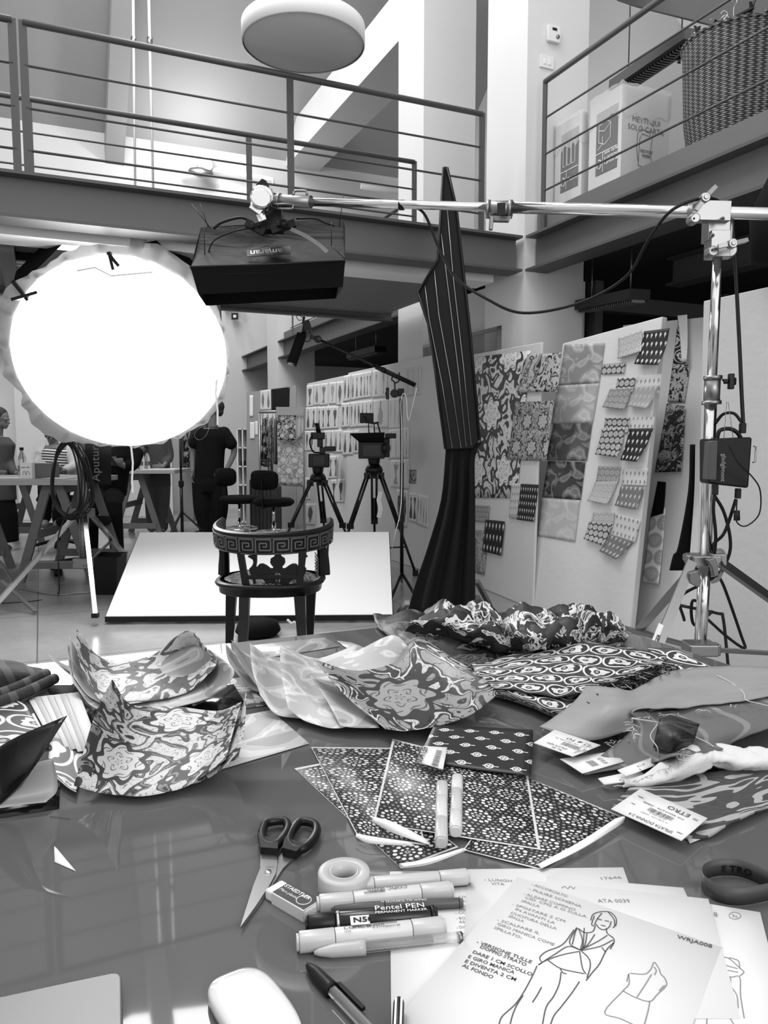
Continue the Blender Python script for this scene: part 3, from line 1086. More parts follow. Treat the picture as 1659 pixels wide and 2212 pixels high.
disc(mb, P(566, 428, 3.72), .055, (.3, -1, .1), .06); disc(mb, P(563, 436, 3.70), .05, (.2, -1, .3), .07); disc(mb, P(572, 416, 3.74), .035, (.5, -.5, 1), .05)
mb.cbox(P(556, 452, 3.70), (.06, .05, .04), Euler((0, R(35), 0)).to_matrix()); mb.cbox(P(564, 466, 3.74), (.04, .04, .06), Euler((0, R(-20), 0)).to_matrix())
mb.tube(PL((545, 436, 3.7), (580, 452, 3.7)), .012, 10)
mb.build('tilt_head', M_chrome, t, bevel=.003)
mb = MB(); mb.prism([(0, 0), (.03, .03), (.05, .02), (.075, -.03), (.12, -.05), (.15, -.09), (.13, -.1), (.09, -.07), (.06, -.055), (.03, -.05)], P(552, 399, 3.72), (1, 0, 0), fz, (0, .03, 0))
mb.build('tilt_lever', M_black, t, bevel=.004)
# clamp head where boom meets column
mb = MB()
g1, g2 = P(1492, 458, 3.14), P(1572, 460, 3.09)
mb.tube([g1, g2], .036, 24)
mb.cbox(P(1532, 458, 3.08), (.15, .05, .075), Euler((0, R(1.5), 0)).to_matrix())
disc(mb, P(1497, 474, 3.05), .02, (0, 1, 0), .05); 
mb.build('boom_clamp', M_alu, t, bevel=.008, seg=3)
mb = MB()
mb.cbox(P(1546, 495, 3.12), (.085, .07, .10)); mb.cbox(P(1549, 530, 3.10), (.075, .07, .10)); disc(mb, P(1536, 545, 3.05), .02, (0, 1, 0), .05); disc(mb, P(1572, 542, 3.1), .03, (0, 1, 0), .05)
mb.tube([P(1580, 474, 3.15), P(1576, 530, 3.15)], .012, 10)
mb.build('swivel_head', M_alu, t, bevel=.014, seg=3)
mb = MB()
for x, y in ((1498, 473), (1560, 473), (1538, 509), (1537, 541)):
    disc(mb, P(x, y, 3.035), .0085, (0, 1, 0), .012); disc(mb, P(x, y, 3.03), .004, (0, 1, 0), .014, mi=1)
mb.build('bolts', [M_alu, M_black], t)
for (a_, b_, c_) in (((1503, 455), (1522, 428), (1545, 404)), ((1551, 533), (1581, 527), (1613, 519))):
    p, q, r = P(*a_, 3.0), P(*b_, 2.99), P(*c_, 3.0)
    mb = MB(); mb.bar(p, q, .016, .02, up=(0, 1, 0)); mb.bar(q, r, .016, .024, up=(0, 1, 0)); disc(mb, q, .018, (0, 1, 0), .03); disc(mb, q + Vector((0, -.014, 0)), .009, (0, 1, 0), .01)
    mb.build('wing_handle', M_alu, t, bevel=.003)
# mid collar with T knob
mb = MB()
mb.tube([sp(1540, 812), sp(1537, 872)], .032, 24); mb.tube([sp(1540, 812), sp(1540, 820)], .036, 24); mb.tube([sp(1537, 866), sp(1537, 874)], .038, 24)
mb.prism([(0, 0), (.022, -.02), (.022, -.075), (0, -.1), (-.03, -.1), (-.03, 0)], sp(1551, 814, 3.1), (1, 0, 0), fz, (0, .04, 0))
mb.build('middle_collar', M_alu, t)
mb = MB(); mb.tube([sp(1560, 824), sp(1572, 824)], .01, 12); mb.cbox(sp(1579, 824), (.022, .022, .062)); mb.cbox(sp(1586, 824), (.012, .02, .03)); mb.build('t_knob', M_black, t, bevel=.004)
# spreader hubs
mb = MB()
mb.cbox(sp(1518, 1209, 3.1), (.115, .10, .045)); mb.cbox(sp(1550, 1208, 3.08), (.06, .05, .05)); mb.cbox(sp(1489, 1205, 3.1), (.04, .05, .03))
mb.build('upper_hub', M_alu, t, bevel=.006)
mb = MB(); mb.cbox(sp(1512, 1400, 3.06), (.12, .10, .05)); mb.cbox(sp(1540, 1402, 3.05), (.05, .05, .05)); mb.build('lower_hub', M_alu, t, bevel=.008)
mb = MB(); mb.prism([(0, 0), (.03, .01), (.04, -.01), (.05, -.06), (.03, -.07), (.02, -.03)], sp(1528, 1210, 3.0), (1, 0, 0), fz, (0, .03, 0)); mb.prism([(0, 0), (.03, .01), (.05, -.03), (.04, -.06), (.0, -.04)], sp(1490, 1238, 3.0), (1, 0, 0), fz, (0, .03, 0)); mb.build('locking_knob', M_dkalu, t, bevel=.004)
h1 = sp(1494, 1212, 3.08)
for p, q in ((sp(1494, 1214, 3.06), Vector((.78, 2.63, .03))), (sp(1500, 1225, 3.2), Vector((1.05, 3.75, .03))), (sp(1552, 1212, 3.06), Vector((2.45, 3.5, .03)))):
    MB().bar(p, q, .036, .022, up=(0, -1, .6)).build('leg', M_alu, t)
    MB().cbox(q, (.05, .05, .04)).build('foot', M_rubber, t)
for q in (Vector((.95, 2.75, .22)), Vector((1.1, 3.6, .35)), Vector((2.1, 3.4, .25))):
    MB().bar(sp(1512, 1402, 3.1), q, .03, .016).build('spreader_brace', M_alu, t)
lg0, lg1 = sp(1494, 1214, 3.06), Vector((.78, 2.63, .03))
ld = (lg0 - lg1).normalized()
mb = MB(); nn = Vector((0, -1, .35)); nn = (nn - ld * nn.dot(ld)).normalized()
mb.prism([(0, 0), (.16, 0), (.16, .02), (0, .02)], lg1.lerp(lg0, .50) + nn * .0135 + ld.cross(nn) * -.012, ld, nn.cross(ld), nn * .001)
mb.build('leg_sticker', M_white, t)
mb = MB(); add_text(mb, '\u25cf AVENGER', lg1.lerp(lg0, .505) + nn * .016 + ld.cross(nn) * -.008, ld, nn.cross(ld), .02, lift=.0006, bold=.0004); mb.build('sticker_lettering', M_black, t)

# power pack hanging from the T knob
t = thing('power_pack', 'black power supply box hanging by wires from boom stand', 'power supply', P(1578, 1050, 3.0))
q = [P(1530, 948, 3.0), P(1626, 944, 3.02), P(1618, 1055, 3.02), P(1530, 1045, 3.0)]
mb = MB(); mb.add(q + [v + Vector((0, .09, 0)) for v in q], [(0, 1, 2, 3), (7, 6, 5, 4), (0, 4, 5, 1), (1, 5, 6, 2), (2, 6, 7, 3), (3, 7, 4, 0)])
mb.build('casing', M_black, t, bevel=.01, seg=3)
q = [P(1533, 954, 2.95), P(1551, 952, 2.95), P(1548, 1037, 2.95), P(1528, 1036, 2.95)]
mb = MB(); mb.add(q + [v + Vector((0, .05, 0)) for v in q], [(0, 1, 2, 3), (7, 6, 5, 4), (0, 4, 5, 1), (1, 5, 6, 2), (2, 6, 7, 3), (3, 7, 4, 0)])
mb.build('end_plate', mat('anthracite', .05, .45), t, bevel=.003)
mb = MB(); add_text(mb, 'gladglmont', P(1559, 980, 2.985), -fz, (1, 0, 0), .0245, lift=.003, bold=.0003); mb.build('lettering', mat('light_grey_print', .25, .7), t)
MB().tube(catmull(PL((1549, 946, 3.04), (1555, 930, 3.04), (1575, 926, 3.04), (1592, 934, 3.04), (1600, 946, 3.04)), 6), .008, 10).build('carry_handle', M_rubber, t)
MB().tube(PL((1628, 964, 3.05), (1633, 965, 3.05), (1631, 998, 3.05), (1626, 999, 3.05)), .0035, 8).build('side_handle', M_alu, t)
for a_, b_ in (((1570, 868), (1563, 952)), ((1573, 868), (1584, 948))):
    MB().tube(PL((*a_, 3.04), (*b_, 3.0)), .0012, 6).build('wire', M_dkalu, t)
mb = MB(); mb.cbox(P(1604, 925, 3.04), (.022, .022, .04)); mb.cbox(P(1594, 1066, 3.04), (.02, .02, .04)); mb.cbox(P(1545, 1058, 3.0), (.02, .02, .04)); mb.build('plug', M_rubber, t, bevel=.003)


def cable(lb, pts, r=.006, cat='cable', m=None):
    return MB().tube(catmull([p if isinstance(p, Vector) else P(*p) for p in pts], 8), r, 10).build('cable', m or M_rubber, label=lb, cat=cat)


cable('black cable swooping from boom arm across the column to the clamp', ((873, 443, 3.5), (915, 460, 3.52), (950, 540, 3.5), (985, 600, 3.48), (1050, 645, 3.4), (1130, 676, 3.35), (1250, 655, 3.3), (1350, 600, 3.2), (1400, 520, 3.1), (1450, 455, 3.0), (1520, 428, 3.02), (1560, 440, 3.14), (1582, 475, 3.18)), .0062)
cable('black cable running from boom clamp down to the power pack', ((1582, 480, 3.16), (1588, 560, 3.14), (1592, 640, 3.13), (1598, 760, 3.1), (1602, 850, 3.08), (1606, 925, 3.05)), .0075)
cable('black cable arching from column over the power pack', ((1545, 915, 3.1), (1562, 895, 3.08), (1585, 893, 3.06), (1602, 912, 3.05)), .006)
cable('thin black lead looping right of the power pack', ((1574, 960, 2.94), (1595, 1000, 2.93), (1625, 1030, 2.95), (1642, 1060, 3), (1640, 1110, 3), (1612, 1136, 3), (1592, 1128, 3), (1591, 1100, 3.02), (1592, 1080, 3.03)), .0028)
MB().tube(PL((1591, 1103, 3.02), (1592, 1124, 3.02)), .012, 14).build('ferrite_bead', M_black, label='black cylindrical ferrite bead on lead beneath power pack', cat='bead')
cable('black cable from left plug of power pack down behind tripod base', ((1545, 1060, 3.02), (1541, 1100, 3.02), (1545, 1180, 3.05), (1520, 1290, 3.2), (1495, 1300, 3.2), (1500, 1350, 3.2), (1540, 1320, 3.2)), .0065)
cable('black cable from right plug crossing behind the stand to floor', ((1590, 1078, 3.05), (1565, 1150, 3.06), (1540, 1180, 3.1), (1545, 1230, 3.2), (1565, 1270, 3.3), (1600, 1370, 3.4), (1608, 1400, 3.4), (1570, 1375, 3.4), (1520, 1330, 3.4)), .0065)
cable('black cable curving beside power pack towards the tripod braces', ((1538, 1062, 3.12), (1565, 1110, 3.12), (1578, 1180, 3.13), (1560, 1230, 3.14), (1530, 1255, 3.14), (1470, 1290, 3.2), (1478, 1340, 3.3)), .0065)
# folding frame behind the stand
mb = MB(); mb.tube(catmull(PL((1470, 1308, 3.8), (1550, 1325, 3.85), (1562, 1335, 3.85), (1572, 1430, 3.85), (1576, 1470, 3.85)), 5), .008, 8)
mb.build('folding_stand', M_blackm, label='bent black tube frame standing behind chrome stand base', cat='stand')
# hanging loop of grey strap
MB().strip(catmull(PL((1540, 1190, 3.1), (1560, 1190, 3.1), (1565, 1215, 3.1), (1552, 1250, 3.1), (1536, 1258, 3.1)), 5), .014, (0, 1, 0)).build('velcro_strap', M_dkalu, label='grey strap looped around boom stand hub', cat='strap', solid=.003)

# dark garment / bag seen at the right edge under the mezzanine
mb = MB(); mb.lathe([(0, 0), (.12, .02), (.14, .25), (.05, .45), (0, .46)], 16, P(1680, 572, 3.9))
mb.build('hanging_bag', M_blackcloth, label='black bag hanging at right picture edge below mezzanine', cat='bag')

# ---------------------------------------------------------------- tall black flag
t = thing('floppy_flag', 'tall black folded flag with drape standing between chair and printed panels', 'flag', G(960, 1335))
Yf = 5.0
def fp(x, y, d=0): return P(x, y, Yf + d)
out = [(959, 360), (966, 360), (985, 450), (1016, 730), (1034, 948), (1020, 968), (962, 970), (938, 800), (925, 690), (902, 630), (945, 560), (953, 450)]
mb = MB(); pts = [fp(x, y) for x, y in out]
mb.add(pts + [p + Vector((.03, .16, 0)) for p in pts], [tuple(range(len(out))), tuple(len(out) + i for i in reversed(range(len(out))))] + [(i, (i + 1) % len(out), len(out) + (i + 1) % len(out), len(out) + i) for i in range(len(out))])
mb.build('folded_frames', mat('flag_black', .009, .75, spec=.3), t)
for l in (((918, 618), (927, 690), (955, 830), (977, 968)), ((938, 584), (948, 680), (975, 830), (996, 968)), ((953, 505), (965, 600), (990, 800), (1007, 965)), ((966, 450), (979, 600), (1001, 790), (1018, 962))):
    mb = MB(); mb.tube([fp(x, y, -.008) for x, y in l], .0042, 6); mb.build('frame_rod', M_alu, t)
for l in (((966, 362), (986, 450), (1017, 730), (1036, 950)), ((902, 630), (925, 700), (940, 800), (962, 970)), ((958, 362), (946, 560), (903, 632))):
    mb = MB(); mb.tube([fp(x, y, -.01) for x, y in l], .009, 8); mb.build('edge_rod', M_black, t)
g = []
for y, xl, xr in ((955, 962, 1042), (985, 962, 1026), (1080, 953, 1026), (1180, 925, 1026), (1260, 898, 1026), (1325, 880, 1026)):
    row = []
    for i in range(9):
        u = i / 8
        yy = y + (0 if y > 960 else (1 - u) * 12)
        row.append(fp(xl + (xr - xl) * u, yy, .05 * math.sin(i * 2.4) * min(1, (y - 940) / 150) + .06))
    g.append(row)
sheet_mb(g, 3, 4).build('cloth_drape', mat('drape_black', .011, .9, spec=.2), t, solid=.004)
for a_, b_ in ((G(862, 1330) + fz * .02, fp(880, 1302)), (fp(1030, 1255, .2), G(1068, 1330) + Vector((0, .2, .02))), (fp(1030, 1290, .2), G(1050, 1330) + Vector((0, .2, .02)))):
    MB().bar(a_, b_, .03, .03).build('leg', M_dkalu, t)
# ================================================================ printed patterns (all drawn by nodes from the sheet's own UV)


def mix(m, a, b):               # m=1 -> a, m=0 -> b
    return m * (a - b) + b if not isinstance(a, E) and not isinstance(b, E) else m * a + (1 - m) * b


def scroll(lo, hi, mid=None, sc=9, seed=0, k=5, fl_=True, line=None, fs=.30):
    """baroque scrollwork: contour bands of a warped field, with flower heads"""
    def f():
        u, v, _ = coords('UV')
        n = noise(u, v, sc, 1.2, seed, .9)
        b = fr(n * k)
        s_ = lt(ab(b - .5), .27)
        e = mix(s_, hi, lo)
        if mid is not None:
            e = mx(e, lt(b, .12) * mid)
        n2 = noise(u, v, sc * 3.2, 1, seed + 4, .6)
        e = e * (1 - band(n2, .52, .012) * .75) if True else e
        if fl_:
            x, y, cx, cy = cell(u * sc * fs, v * sc * fs * 1.15)
            r = hyp(x, y)
            a = at2(y, x)
            pet = .30 + .045 * sn(a * 7 + r * 9)
            inside = lt(r, pet)
            ring = lt(ab(r - pet), .035)
            pl = fr(r * 9 + .32 * sn(a * 5 + fl(r * 9) * 1.7))
            petal = mix(lt(pl, .16), lo + (hi - lo) * .25, min(hi * 1.12, .85))
            e = mix(inside, petal, e) if False else inside * petal + (1 - inside) * e
            e = (1 - ring) * e + ring * lo
        return e
    return f


def dots(lo=.02, hi=.72, md=.25, sc=21):
    def f():
        u, v, _ = coords('UV')
        x, y, cx, cy = cell(u * sc, v * sc * 1.1)
        r = hyp(x, y); a = at2(y, x)
        g = fr(a * (12 / (2 * PI))) - .5
        d1 = hyp(g * (2 * PI / 12) * .34, r - .34)
        w_ = .062
        e = lt(d1, w_)
        g2 = fr(a * (7 / (2 * PI)) + .3) - .5
        d2 = hyp(g2 * (2 * PI / 7) * .17, r - .17)
        e2 = lt(d2, .045)
        d3 = lt(ab(r - .05), .03)
        x3, y3, _, _ = cell(u * sc * 6, v * sc * 6.2)
        bg = lt(hyp(x3, y3), .27) * gt(r, .43)
        return mx(mx(e * hi, e2 * (hi * .8)), mx(bg * md, d3 * md)) + lo
    return f


def motif(lo=.012, hi=.7, sc=32):
    def f():
        u, v, _ = coords('UV')
        x, y, cx, cy = cell(u * sc * .72, v * sc)
        r = hyp(x * 1.35, y)
        e = lt(ab(r - .2), .035)
        a = at2(y, x)
        e = mx(e, lt(r, .10 + .05 * sn(a * 6)))
        e = mx(e, lt(ab(y), .03) * lt(ab(x - .22), .14))
        e = mx(e, lt(hyp(x - .3, y), .04))
        e = mx(e, lt(hyp(x + .19, y), .05))
        return e * hi + lo
    return f


def oval(lo=.02, hi=.75, md=.4, sc=14, jit=1.0):
    def f():
        u, v, _ = coords('UV')
        x, y, cx, cy = cell(u * sc * .8, v * sc)
        r = hyp(x * 1.05, y * 1.12)
        a = at2(y, x)
        bg = band(r, .485, .035) * hi
        dk = lt(r, .455)
        pet = .30 + .05 * sn(a * 3 + cx * 2.3) + .03 * sn(a * 7)
        inn = lt(r, pet)
        n = noise(u, v, sc * 2.4, 1, 3, 1.5)
        inner = inn * (hi * .55 + n * hi * .7)
        core = lt(hyp(x + .04, y * .8), .10)
        c2 = lt(hyp(x + .04, y * .8), .05)
        e = inner * (1 - core) + c2 * md
        gap = gt(r, .52) * (lo)
        return mx(bg, mx(e, gap)) + lo
    return f


def drops(lo=.02, hi=.55, sc=45, invert=False):
    def f():
        u, v, _ = coords('UV')
        x, y, cx, cy = cell(u * sc, v * sc * .62)
        e = lt(hyp(x, y + .05) , .2)
        e = mx(e, lt(ab(x), .055) * lt(ab(y + .24), .16))
        e = e * (1 - lt(hyp(x, y), .05) * .6)
        return e * (hi - lo) + lo
    return f


def hexring(lo=.1, hi=.7, sc=38, md=.4):
    def f():
        u, v, _ = coords('UV')
        x, y, cx, cy = cell(u * sc, v * sc)
        r = hyp(x, y)
        a = at2(y, x)
        e = lt(r, .46 + .02 * sn(a * 6)) * hi
        e = e * (1 - lt(ab(r - .36), .04) * .75)
        e = e * (1 - lt(r, .20 + .05 * sn(a * 4)) * .7)
        e = mx(e, lt(r, .08) * hi)
        return mx(e, gt(r, .46) * lo)
    return f


def stripes_slant(lo=.17, hi=.3, sc=16, k=.6, bw=.14):
    def f():
        u, v, _ = coords('UV')
        s_ = fr(u * sc + v * sc * k)
        return mix(lt(s_, bw), hi, lo) + (noise(u, v, 220, 2) - .5) * .04
    return f


def silk(sc=7, seed=0, lo=.012, hi=.55, md=.18):
    """busy paisley silk"""
    def f():
        u, v, _ = coords('UV')
        n = noise(u, v, sc, 1.5, seed, 1.6)
        n2 = noise(u, v, sc * 2.5, 1.0, seed + 8, 1.2)
        b = fr(n * 4.5)
        e = lt(ab(b - .5), .10) * hi
        e = mx(e, lt(ab(b - .78), .09) * md)
        e = mx(e, lt(ab(fr(n2 * 6) - .5), .13) * gt(n, .52) * (hi * .8))
        x, y, cx, cy = cell(u * sc * .8, v * sc * .8)
        r = hyp(x, y); a = at2(y, x)
        fl1 = lt(ab(r - .28 - .06 * sn(a * 9)), .03) * hi
        fl2 = lt(ab(r - .15 - .04 * sn(a * 6)), .02) * hi
        g = gt(n, .44)
        return mx(e, mx(fl1, fl2)) * g + lo + (1 - g) * lo
    return f


def weave_plain(v0=.3, sc=700, amt=.08):
    def f():
        u, v, _ = coords('UV')
        return v0 + (noise(u, v, sc, 2) - .5) * amt + (noise(u * .3, v, 26, 2) - .5) * amt
    return f


def animal(lo=.05, hi=.32):
    def f():
        u, v, _ = coords('UV')
        n = noise(u * .45, v, 15, 1, 2, 1.4)
        b = fr(n * 4)
        e = mix(lt(ab(b - .5), .17), hi, lo)
        return e + (noise(u * .15, v, 420, 1) - .5) * .07
    return f


def leafy(lo=.18, hi=.42, sc=8, seed=0):
    def f():
        u, v, _ = coords('UV')
        n = noise(u, v, sc, .6, seed, 1.1)
        b = fr(n * 3.2)
        line = lt(ab(b - .5), .05)
        fill = lt(ab(b - .5), .24)
        n3 = noise(u, v, sc * .5, 0, seed + 5, 0)
        e = lo + fill * (hi - lo) * .55 + line * (hi - lo) * .6 + (n3 - .5) * .12
        return e
    return f


def croquis(dark=.1, seed=0, bg=.66, n_fig=2, wmul=1.0):
    """fashion figure sheet: slim standing figures"""
    def f():
        u, v, _ = coords('Generated')
        u = coords('UV')[0]; v = coords('UV')[1]
        x = fr(u * n_fig) - .5
        idx = fl(u * n_fig)
        y = v
        head = lt(hyp(x * .9, (y - .88) * .62), .035)
        wob = .015 * sn(y * 19 + idx * 4 + seed)
        wid = (.15 + .09 * sn(y * 7.2 + 1.2 + seed + idx)) * wmul
        body = lt(ab(x - wob), wid) * lt(y, .83) * gt(y, .12)
        neck = lt(ab(x), .02) * lt(ab(y - .85), .03)
        tex = noise(u * 18, v * 18, 2.2, 2, seed)
        d_ = body * (gt(tex, .55) * .2 + dark * .6)
        fig = mx(head, neck)
        return (1 - mx(body, fig)) * bg + d_ + fig * .2 * (1 - body)
    return f


PM = {
    'scroll_blue': mat('print_scroll_blue', .3, .6, pat=scroll(.035, .52, .2, 15, 0, 4)),
    'scroll_grey': mat('print_scroll_grey', .3, .6, pat=scroll(.10, .52, None, 14, 3, 4)),
    'scroll_dark': mat('print_scroll_dark', .3, .6, pat=scroll(.04, .30, .5, 13, 6, 4)),
    'pale_leaf': mat('print_pale_leaf', .5, .6, pat=leafy(.42, .66, 8, 1)),
    'pale_leaf2': mat('print_pale_leaf_two', .5, .6, pat=leafy(.45, .7, 11, 5)),
    'grey_leaf': mat('print_grey_leaf', .3, .42, pat=leafy(.26, .5, 7, 9)),
    'dots': mat('print_dots', .1, .4, pat=dots()),
    'motif': mat('print_motif', .05, .35, pat=motif()),
    'oval': mat('print_oval', .3, .7, pat=oval(.02, .62, .3, 15)),
    'oval_light': mat('print_oval_light', .3, .6, pat=oval(.03, .7, .4, 12)),
    'silk': mat('print_silk', .1, .5, pat=silk(9), spec=.35),
    'silk2': mat('print_silk_two', .1, .5, pat=silk(11, 5, .02, .6, .3)),
    'taffeta': mat('cloth_taffeta', .3, .5, pat=weave_plain(.27)),
    'taffeta_stripe': mat('cloth_striped', .3, .5, pat=stripes_slant(.13, .22, 17)),
    'animal': mat('cloth_velvet', .1, .8, pat=animal()),
    'black_velvet': mat('black_velvet', .012, .5, pat=animal(.008, .04)),
    'wool': mat('cream_wool', .62, .9, bump=grain(160), bstr=.5),
    'white_flower': mat('print_flower_dark', .05, .5, pat=oval(.012, .6, .3, 10)),
}
M_back = mat('sheet_back', .55, .55)
M_darkback = mat('sheet_back_dark', .02, .5)
# ================================================================ white platform panel and carved chair
t = thing('reflector_panel', 'large white panel with black edge tilted on floor behind the chair', 'panel', G(540, 1340))
q = [Z(228, 1332, .05), Z(848, 1328, .05), P(840, 1149, 6.1), P(302, 1150, 6.1)]
mb = MB(); N_ = (q[1] - q[0]).cross(q[3] - q[0]).normalized()
mb.add([v + N_ * 0 for v in q] + [v - N_ * .02 for v in q], [(0, 1, 2, 3), (7, 6, 5, 4), (0, 4, 5, 1), (1, 5, 6, 2), (2, 6, 7, 3), (3, 7, 4, 0)])
mb.build('board', mat('panel_white', .8, .55), t)
mb = MB(); mb.bar(q[0] - fz * .016 + N_ * -.0, q[1] - fz * .016, .034, .036); mb.bar(q[3] - N_ * .012, q[2] - N_ * .012, .012, .02); mb.bar(q[1] - N_ * .012, q[2] - N_ * .012, .01, .02); mb.bar(q[0] - N_ * .012, q[3] - N_ * .012, .01, .02)
mb.build('black_edge', M_black, t)
for k in (.15, .85):
    a_ = q[3].lerp(q[2], k) - N_ * .02
    MB().bar(a_, Vector((a_.x, a_.y + .05, 0)), .05, .05).build('support_leg', M_dkalu, t)

# ---------------------------------------------------------------- carved armchair seen from behind
M_eb = mat('ebonised_wood', .005, .42, coat=.06, spec=.3, pat=mottled(.006, .3, 20))
M_gold = mat('gilt_line', .11, .4, .3)
chc = Vector((-.63, 4.28, 0))
t = thing('carved_armchair', 'black carved armchair with greek key back rail and curved back', 'chair', chc)
# back rail: horseshoe arc, back towards camera
def arcp(s_, z, out=0.0):
    """s_ -1..1 along the horseshoe"""
    a = s_ * R(104)
    rx, ry = .305 + out, .37 + out
    lift = .035 * (abs(s_) ** 3)
    return Vector((-.635 + math.sin(a) * rx + .0, 4.42 - math.cos(a) * ry, z + lift))
mb = MB()
n = 48
vs, fs = [], []
for i in range(n + 1):
    s_ = -1 + 2 * i / n
    hz = .058
    for z, o_ in ((.625, .0), (.625, .028), (.722, .034), (.735, .038), (.745, .02), (.735, .0)):
        vs.append(arcp(s_, z, o_))
for i in range(n):
    for k in range(6):
        fs.append((i * 6 + k, i * 6 + (k + 1) % 6, (i + 1) * 6 + (k + 1) % 6, (i + 1) * 6 + k))
fs += [tuple(range(6)), tuple(n * 6 + i for i in reversed(range(6)))]
mb.add(vs, fs, None, 0, False)
rail = mb.build('back_rail', M_eb, t, bevel=.002)
mb = MB()
key = [(0, 0), (1, 0), (1, .12), (.12, .12), (.12, .88), (.86, .88), (.86, .32), (.36, .32), (.36, .64), (.62, .64), (.62, .52)]
key = [(.06, .0), (.06, 1), (.9, 1), (.9, .2), (.28, .2), (.28, .72), (.68, .72), (.68, .46), (.46, .46)]
NK = 13
for c in range(NK):
    pts = []
    dense = []
    for (x0, y0), (x1, y1) in zip(key, key[1:]):
        for u in range(4):
            dense.append((x0 + (x1 - x0) * u / 4, y0 + (y1 - y0) * u / 4))
    dense.append(key[-1])
    for x, y in dense:
        s_ = -1 + 2 * (c + x) / NK
        pts.append(arcp(s_, .637 + y * .072, .0315 + y * .004))
    w_ = .0075
    for p, q2 in zip(pts, pts[1:]):
        c0 = Vector((-.635, 4.42, p.z))
        nn = (p - c0).normalized()
        mb.bar(p, q2, .006, w_, up=nn.cross((q2 - p).normalized()) if (q2 - p).length > 1e-5 else None)
mb.build('greek_key_inlay', M_gold, rail)
mb = MB(); mb.tube([arcp(-1 + 2 * i / 60, .631, .033) for i in range(61)], .0022, 5); mb.build('inlay_line', M_gold, rail)
mb = MB(); mb.tube([arcp(-1 + 2 * i / 60, .716, .0385) for i in range(61)], .0022, 5); mb.build('inlay_line', M_gold, rail)
# seat
sx, sy, syc = .30, .28, 4.28
mb = MB()
prof = [(0, .395), (.9, .395), (.94, .40), (.95, .438), (1.0, .442), (1.02, .452), (1.0, .462), (.93, .466)]
vs = []
N = 48
for r, z in prof:
    for k in range(N):
        a = 2 * PI * k / N
        ex = abs(math.cos(a)) ** .8 * (1 if math.cos(a) > 0 else -1)
        ey = abs(math.sin(a)) ** .8 * (1 if math.sin(a) > 0 else -1)
        vs.append(Vector((-.635 + ex * sx * r, syc + ey * sy * r, z)))
fs = [(i * N + k, i * N + (k + 1) % N, (i + 1) * N + (k + 1) % N, (i + 1) * N + k) for i in range(len(prof) - 1) for k in range(N)]
mb.add(vs, fs, None, 0, True)
mb.build('seat_frame', M_eb, t)
mb = MB()
vs = []
for r, z in ((.93, .462), (.85, .472), (.6, .485), (.3, .49), (0, .49)):
    for k in range(N):
        a = 2 * PI * k / N
        vs.append(Vector((-.635 + math.cos(a) * sx * r * .93, syc + math.sin(a) * sy * r * .93, z)))
fs = [(i * N + k, i * N + (k + 1) % N, (i + 1) * N + (k + 1) % N, (i + 1) * N + k) for i in range(4) for k in range(N)]
mb.add(vs, fs, [[(vs[i].x, vs[i].y) for i in f] for f in fs], 0, True)
mb.build('seat_cushion', mat('seat_brocade', .04, .6, pat=scroll(.012, .12, None, 14, 2, 4, False)), t)
# legs
def cleg(p_top, p_mid, p_bot, w0, w1):
    pts = catmull([p_top, p_mid, p_bot], 6)
    mb = MB()
    vs = []
    for i, p in enumerate(pts):
        w_ = w0 + (w1 - w0) * i / (len(pts) - 1)
        for dx, dy in ((-1, -1), (1, -1), (1, 1), (-1, 1)): vs.append(p + Vector((dx * w_ / 2, dy * w_ / 2, 0)))
    fs = [(i * 4 + k, i * 4 + (k + 1) % 4, (i + 1) * 4 + (k + 1) % 4, (i + 1) * 4 + k) for i in range(len(pts) - 1) for k in range(4)] + [(3, 2, 1, 0), tuple(len(vs) - 4 + k for k in range(4))]
    mb.add(vs, fs)
    mb.build('leg', M_eb, t, bevel=.004)
cleg((-.868, 4.34, .40), (-.885, 4.36, .2), (-.905, 4.40, .0), .062, .036)
cleg((-.43, 4.50, .40), (-.44, 4.54, .2), (-.45, 4.60, .0), .062, .036)
cleg((-.745, 4.06, .40), (-.745, 4.0, .2), (-.75, 3.90, .0), .055, .042)
cleg((-.452, 4.08, .40), (-.44, 4.04, .2), (-.42, 3.95, .0), .06, .036)
# back stiles
for sgn, x0, x1 in ((-1, -.735, -.765), (1, -.455, -.43)):
    mb = MB(); mb.bar((x0, 4.06, .44), (x1, 4.06, .64), .036, .03, up=(0, 1, 0)); mb.build('back_stile', M_eb, t, bevel=.003)
MB().bar((-.735, 4.06, .502), (-.455, 4.06, .502), .022, .024, up=(0, 1, 0)).build('lower_rail', M_eb, t, bevel=.003)
# arm supports: carved griffins
for sgn in (-1, 1):
    xs = -.635 + sgn * .285
    mb = MB()
    pr = [(-.05, 0), (.06, 0), (.055, .06), (.045, .12), (.05, .17), (.06, .2), (.045, .205), (.03, .16), (.018, .13), (.01, .16), (.0, .2), (-.012, .17), (-.02, .14), (-.035, .17), (-.045, .2), (-.058, .19), (-.05, .14), (-.052, .08)]
    mb.prism(pr, (xs - .015, 4.38, .455), (0, 1, 0), fz, (.03, 0, 0)); mb.prism([(a * .8, b_) for a, b_ in pr], (xs, 4.37 , .455), (.8 * sgn, .4, 0), fz, (0, .03, 0))
    mb.build('carved_arm_support', M_eb, t, bevel=.005)
    mb = MB(); mb.bar((xs, 4.38, .56), arcp(sgn * .72, .64, .0), .026, .03); mb.build('arm_post', M_eb, t, bevel=.004)
    if sgn > 0:
        mb = MB()
        for k in range(6):
            mb.tube(catmull([(xs - .04, 4.30, .60 - k * .02), (xs - .02, 4.275, .565 - k * .018), (xs - .035, 4.28, .54 - k * .017)], 4), .004, 6)
        mb.build('wing_feathers', M_gold, t)
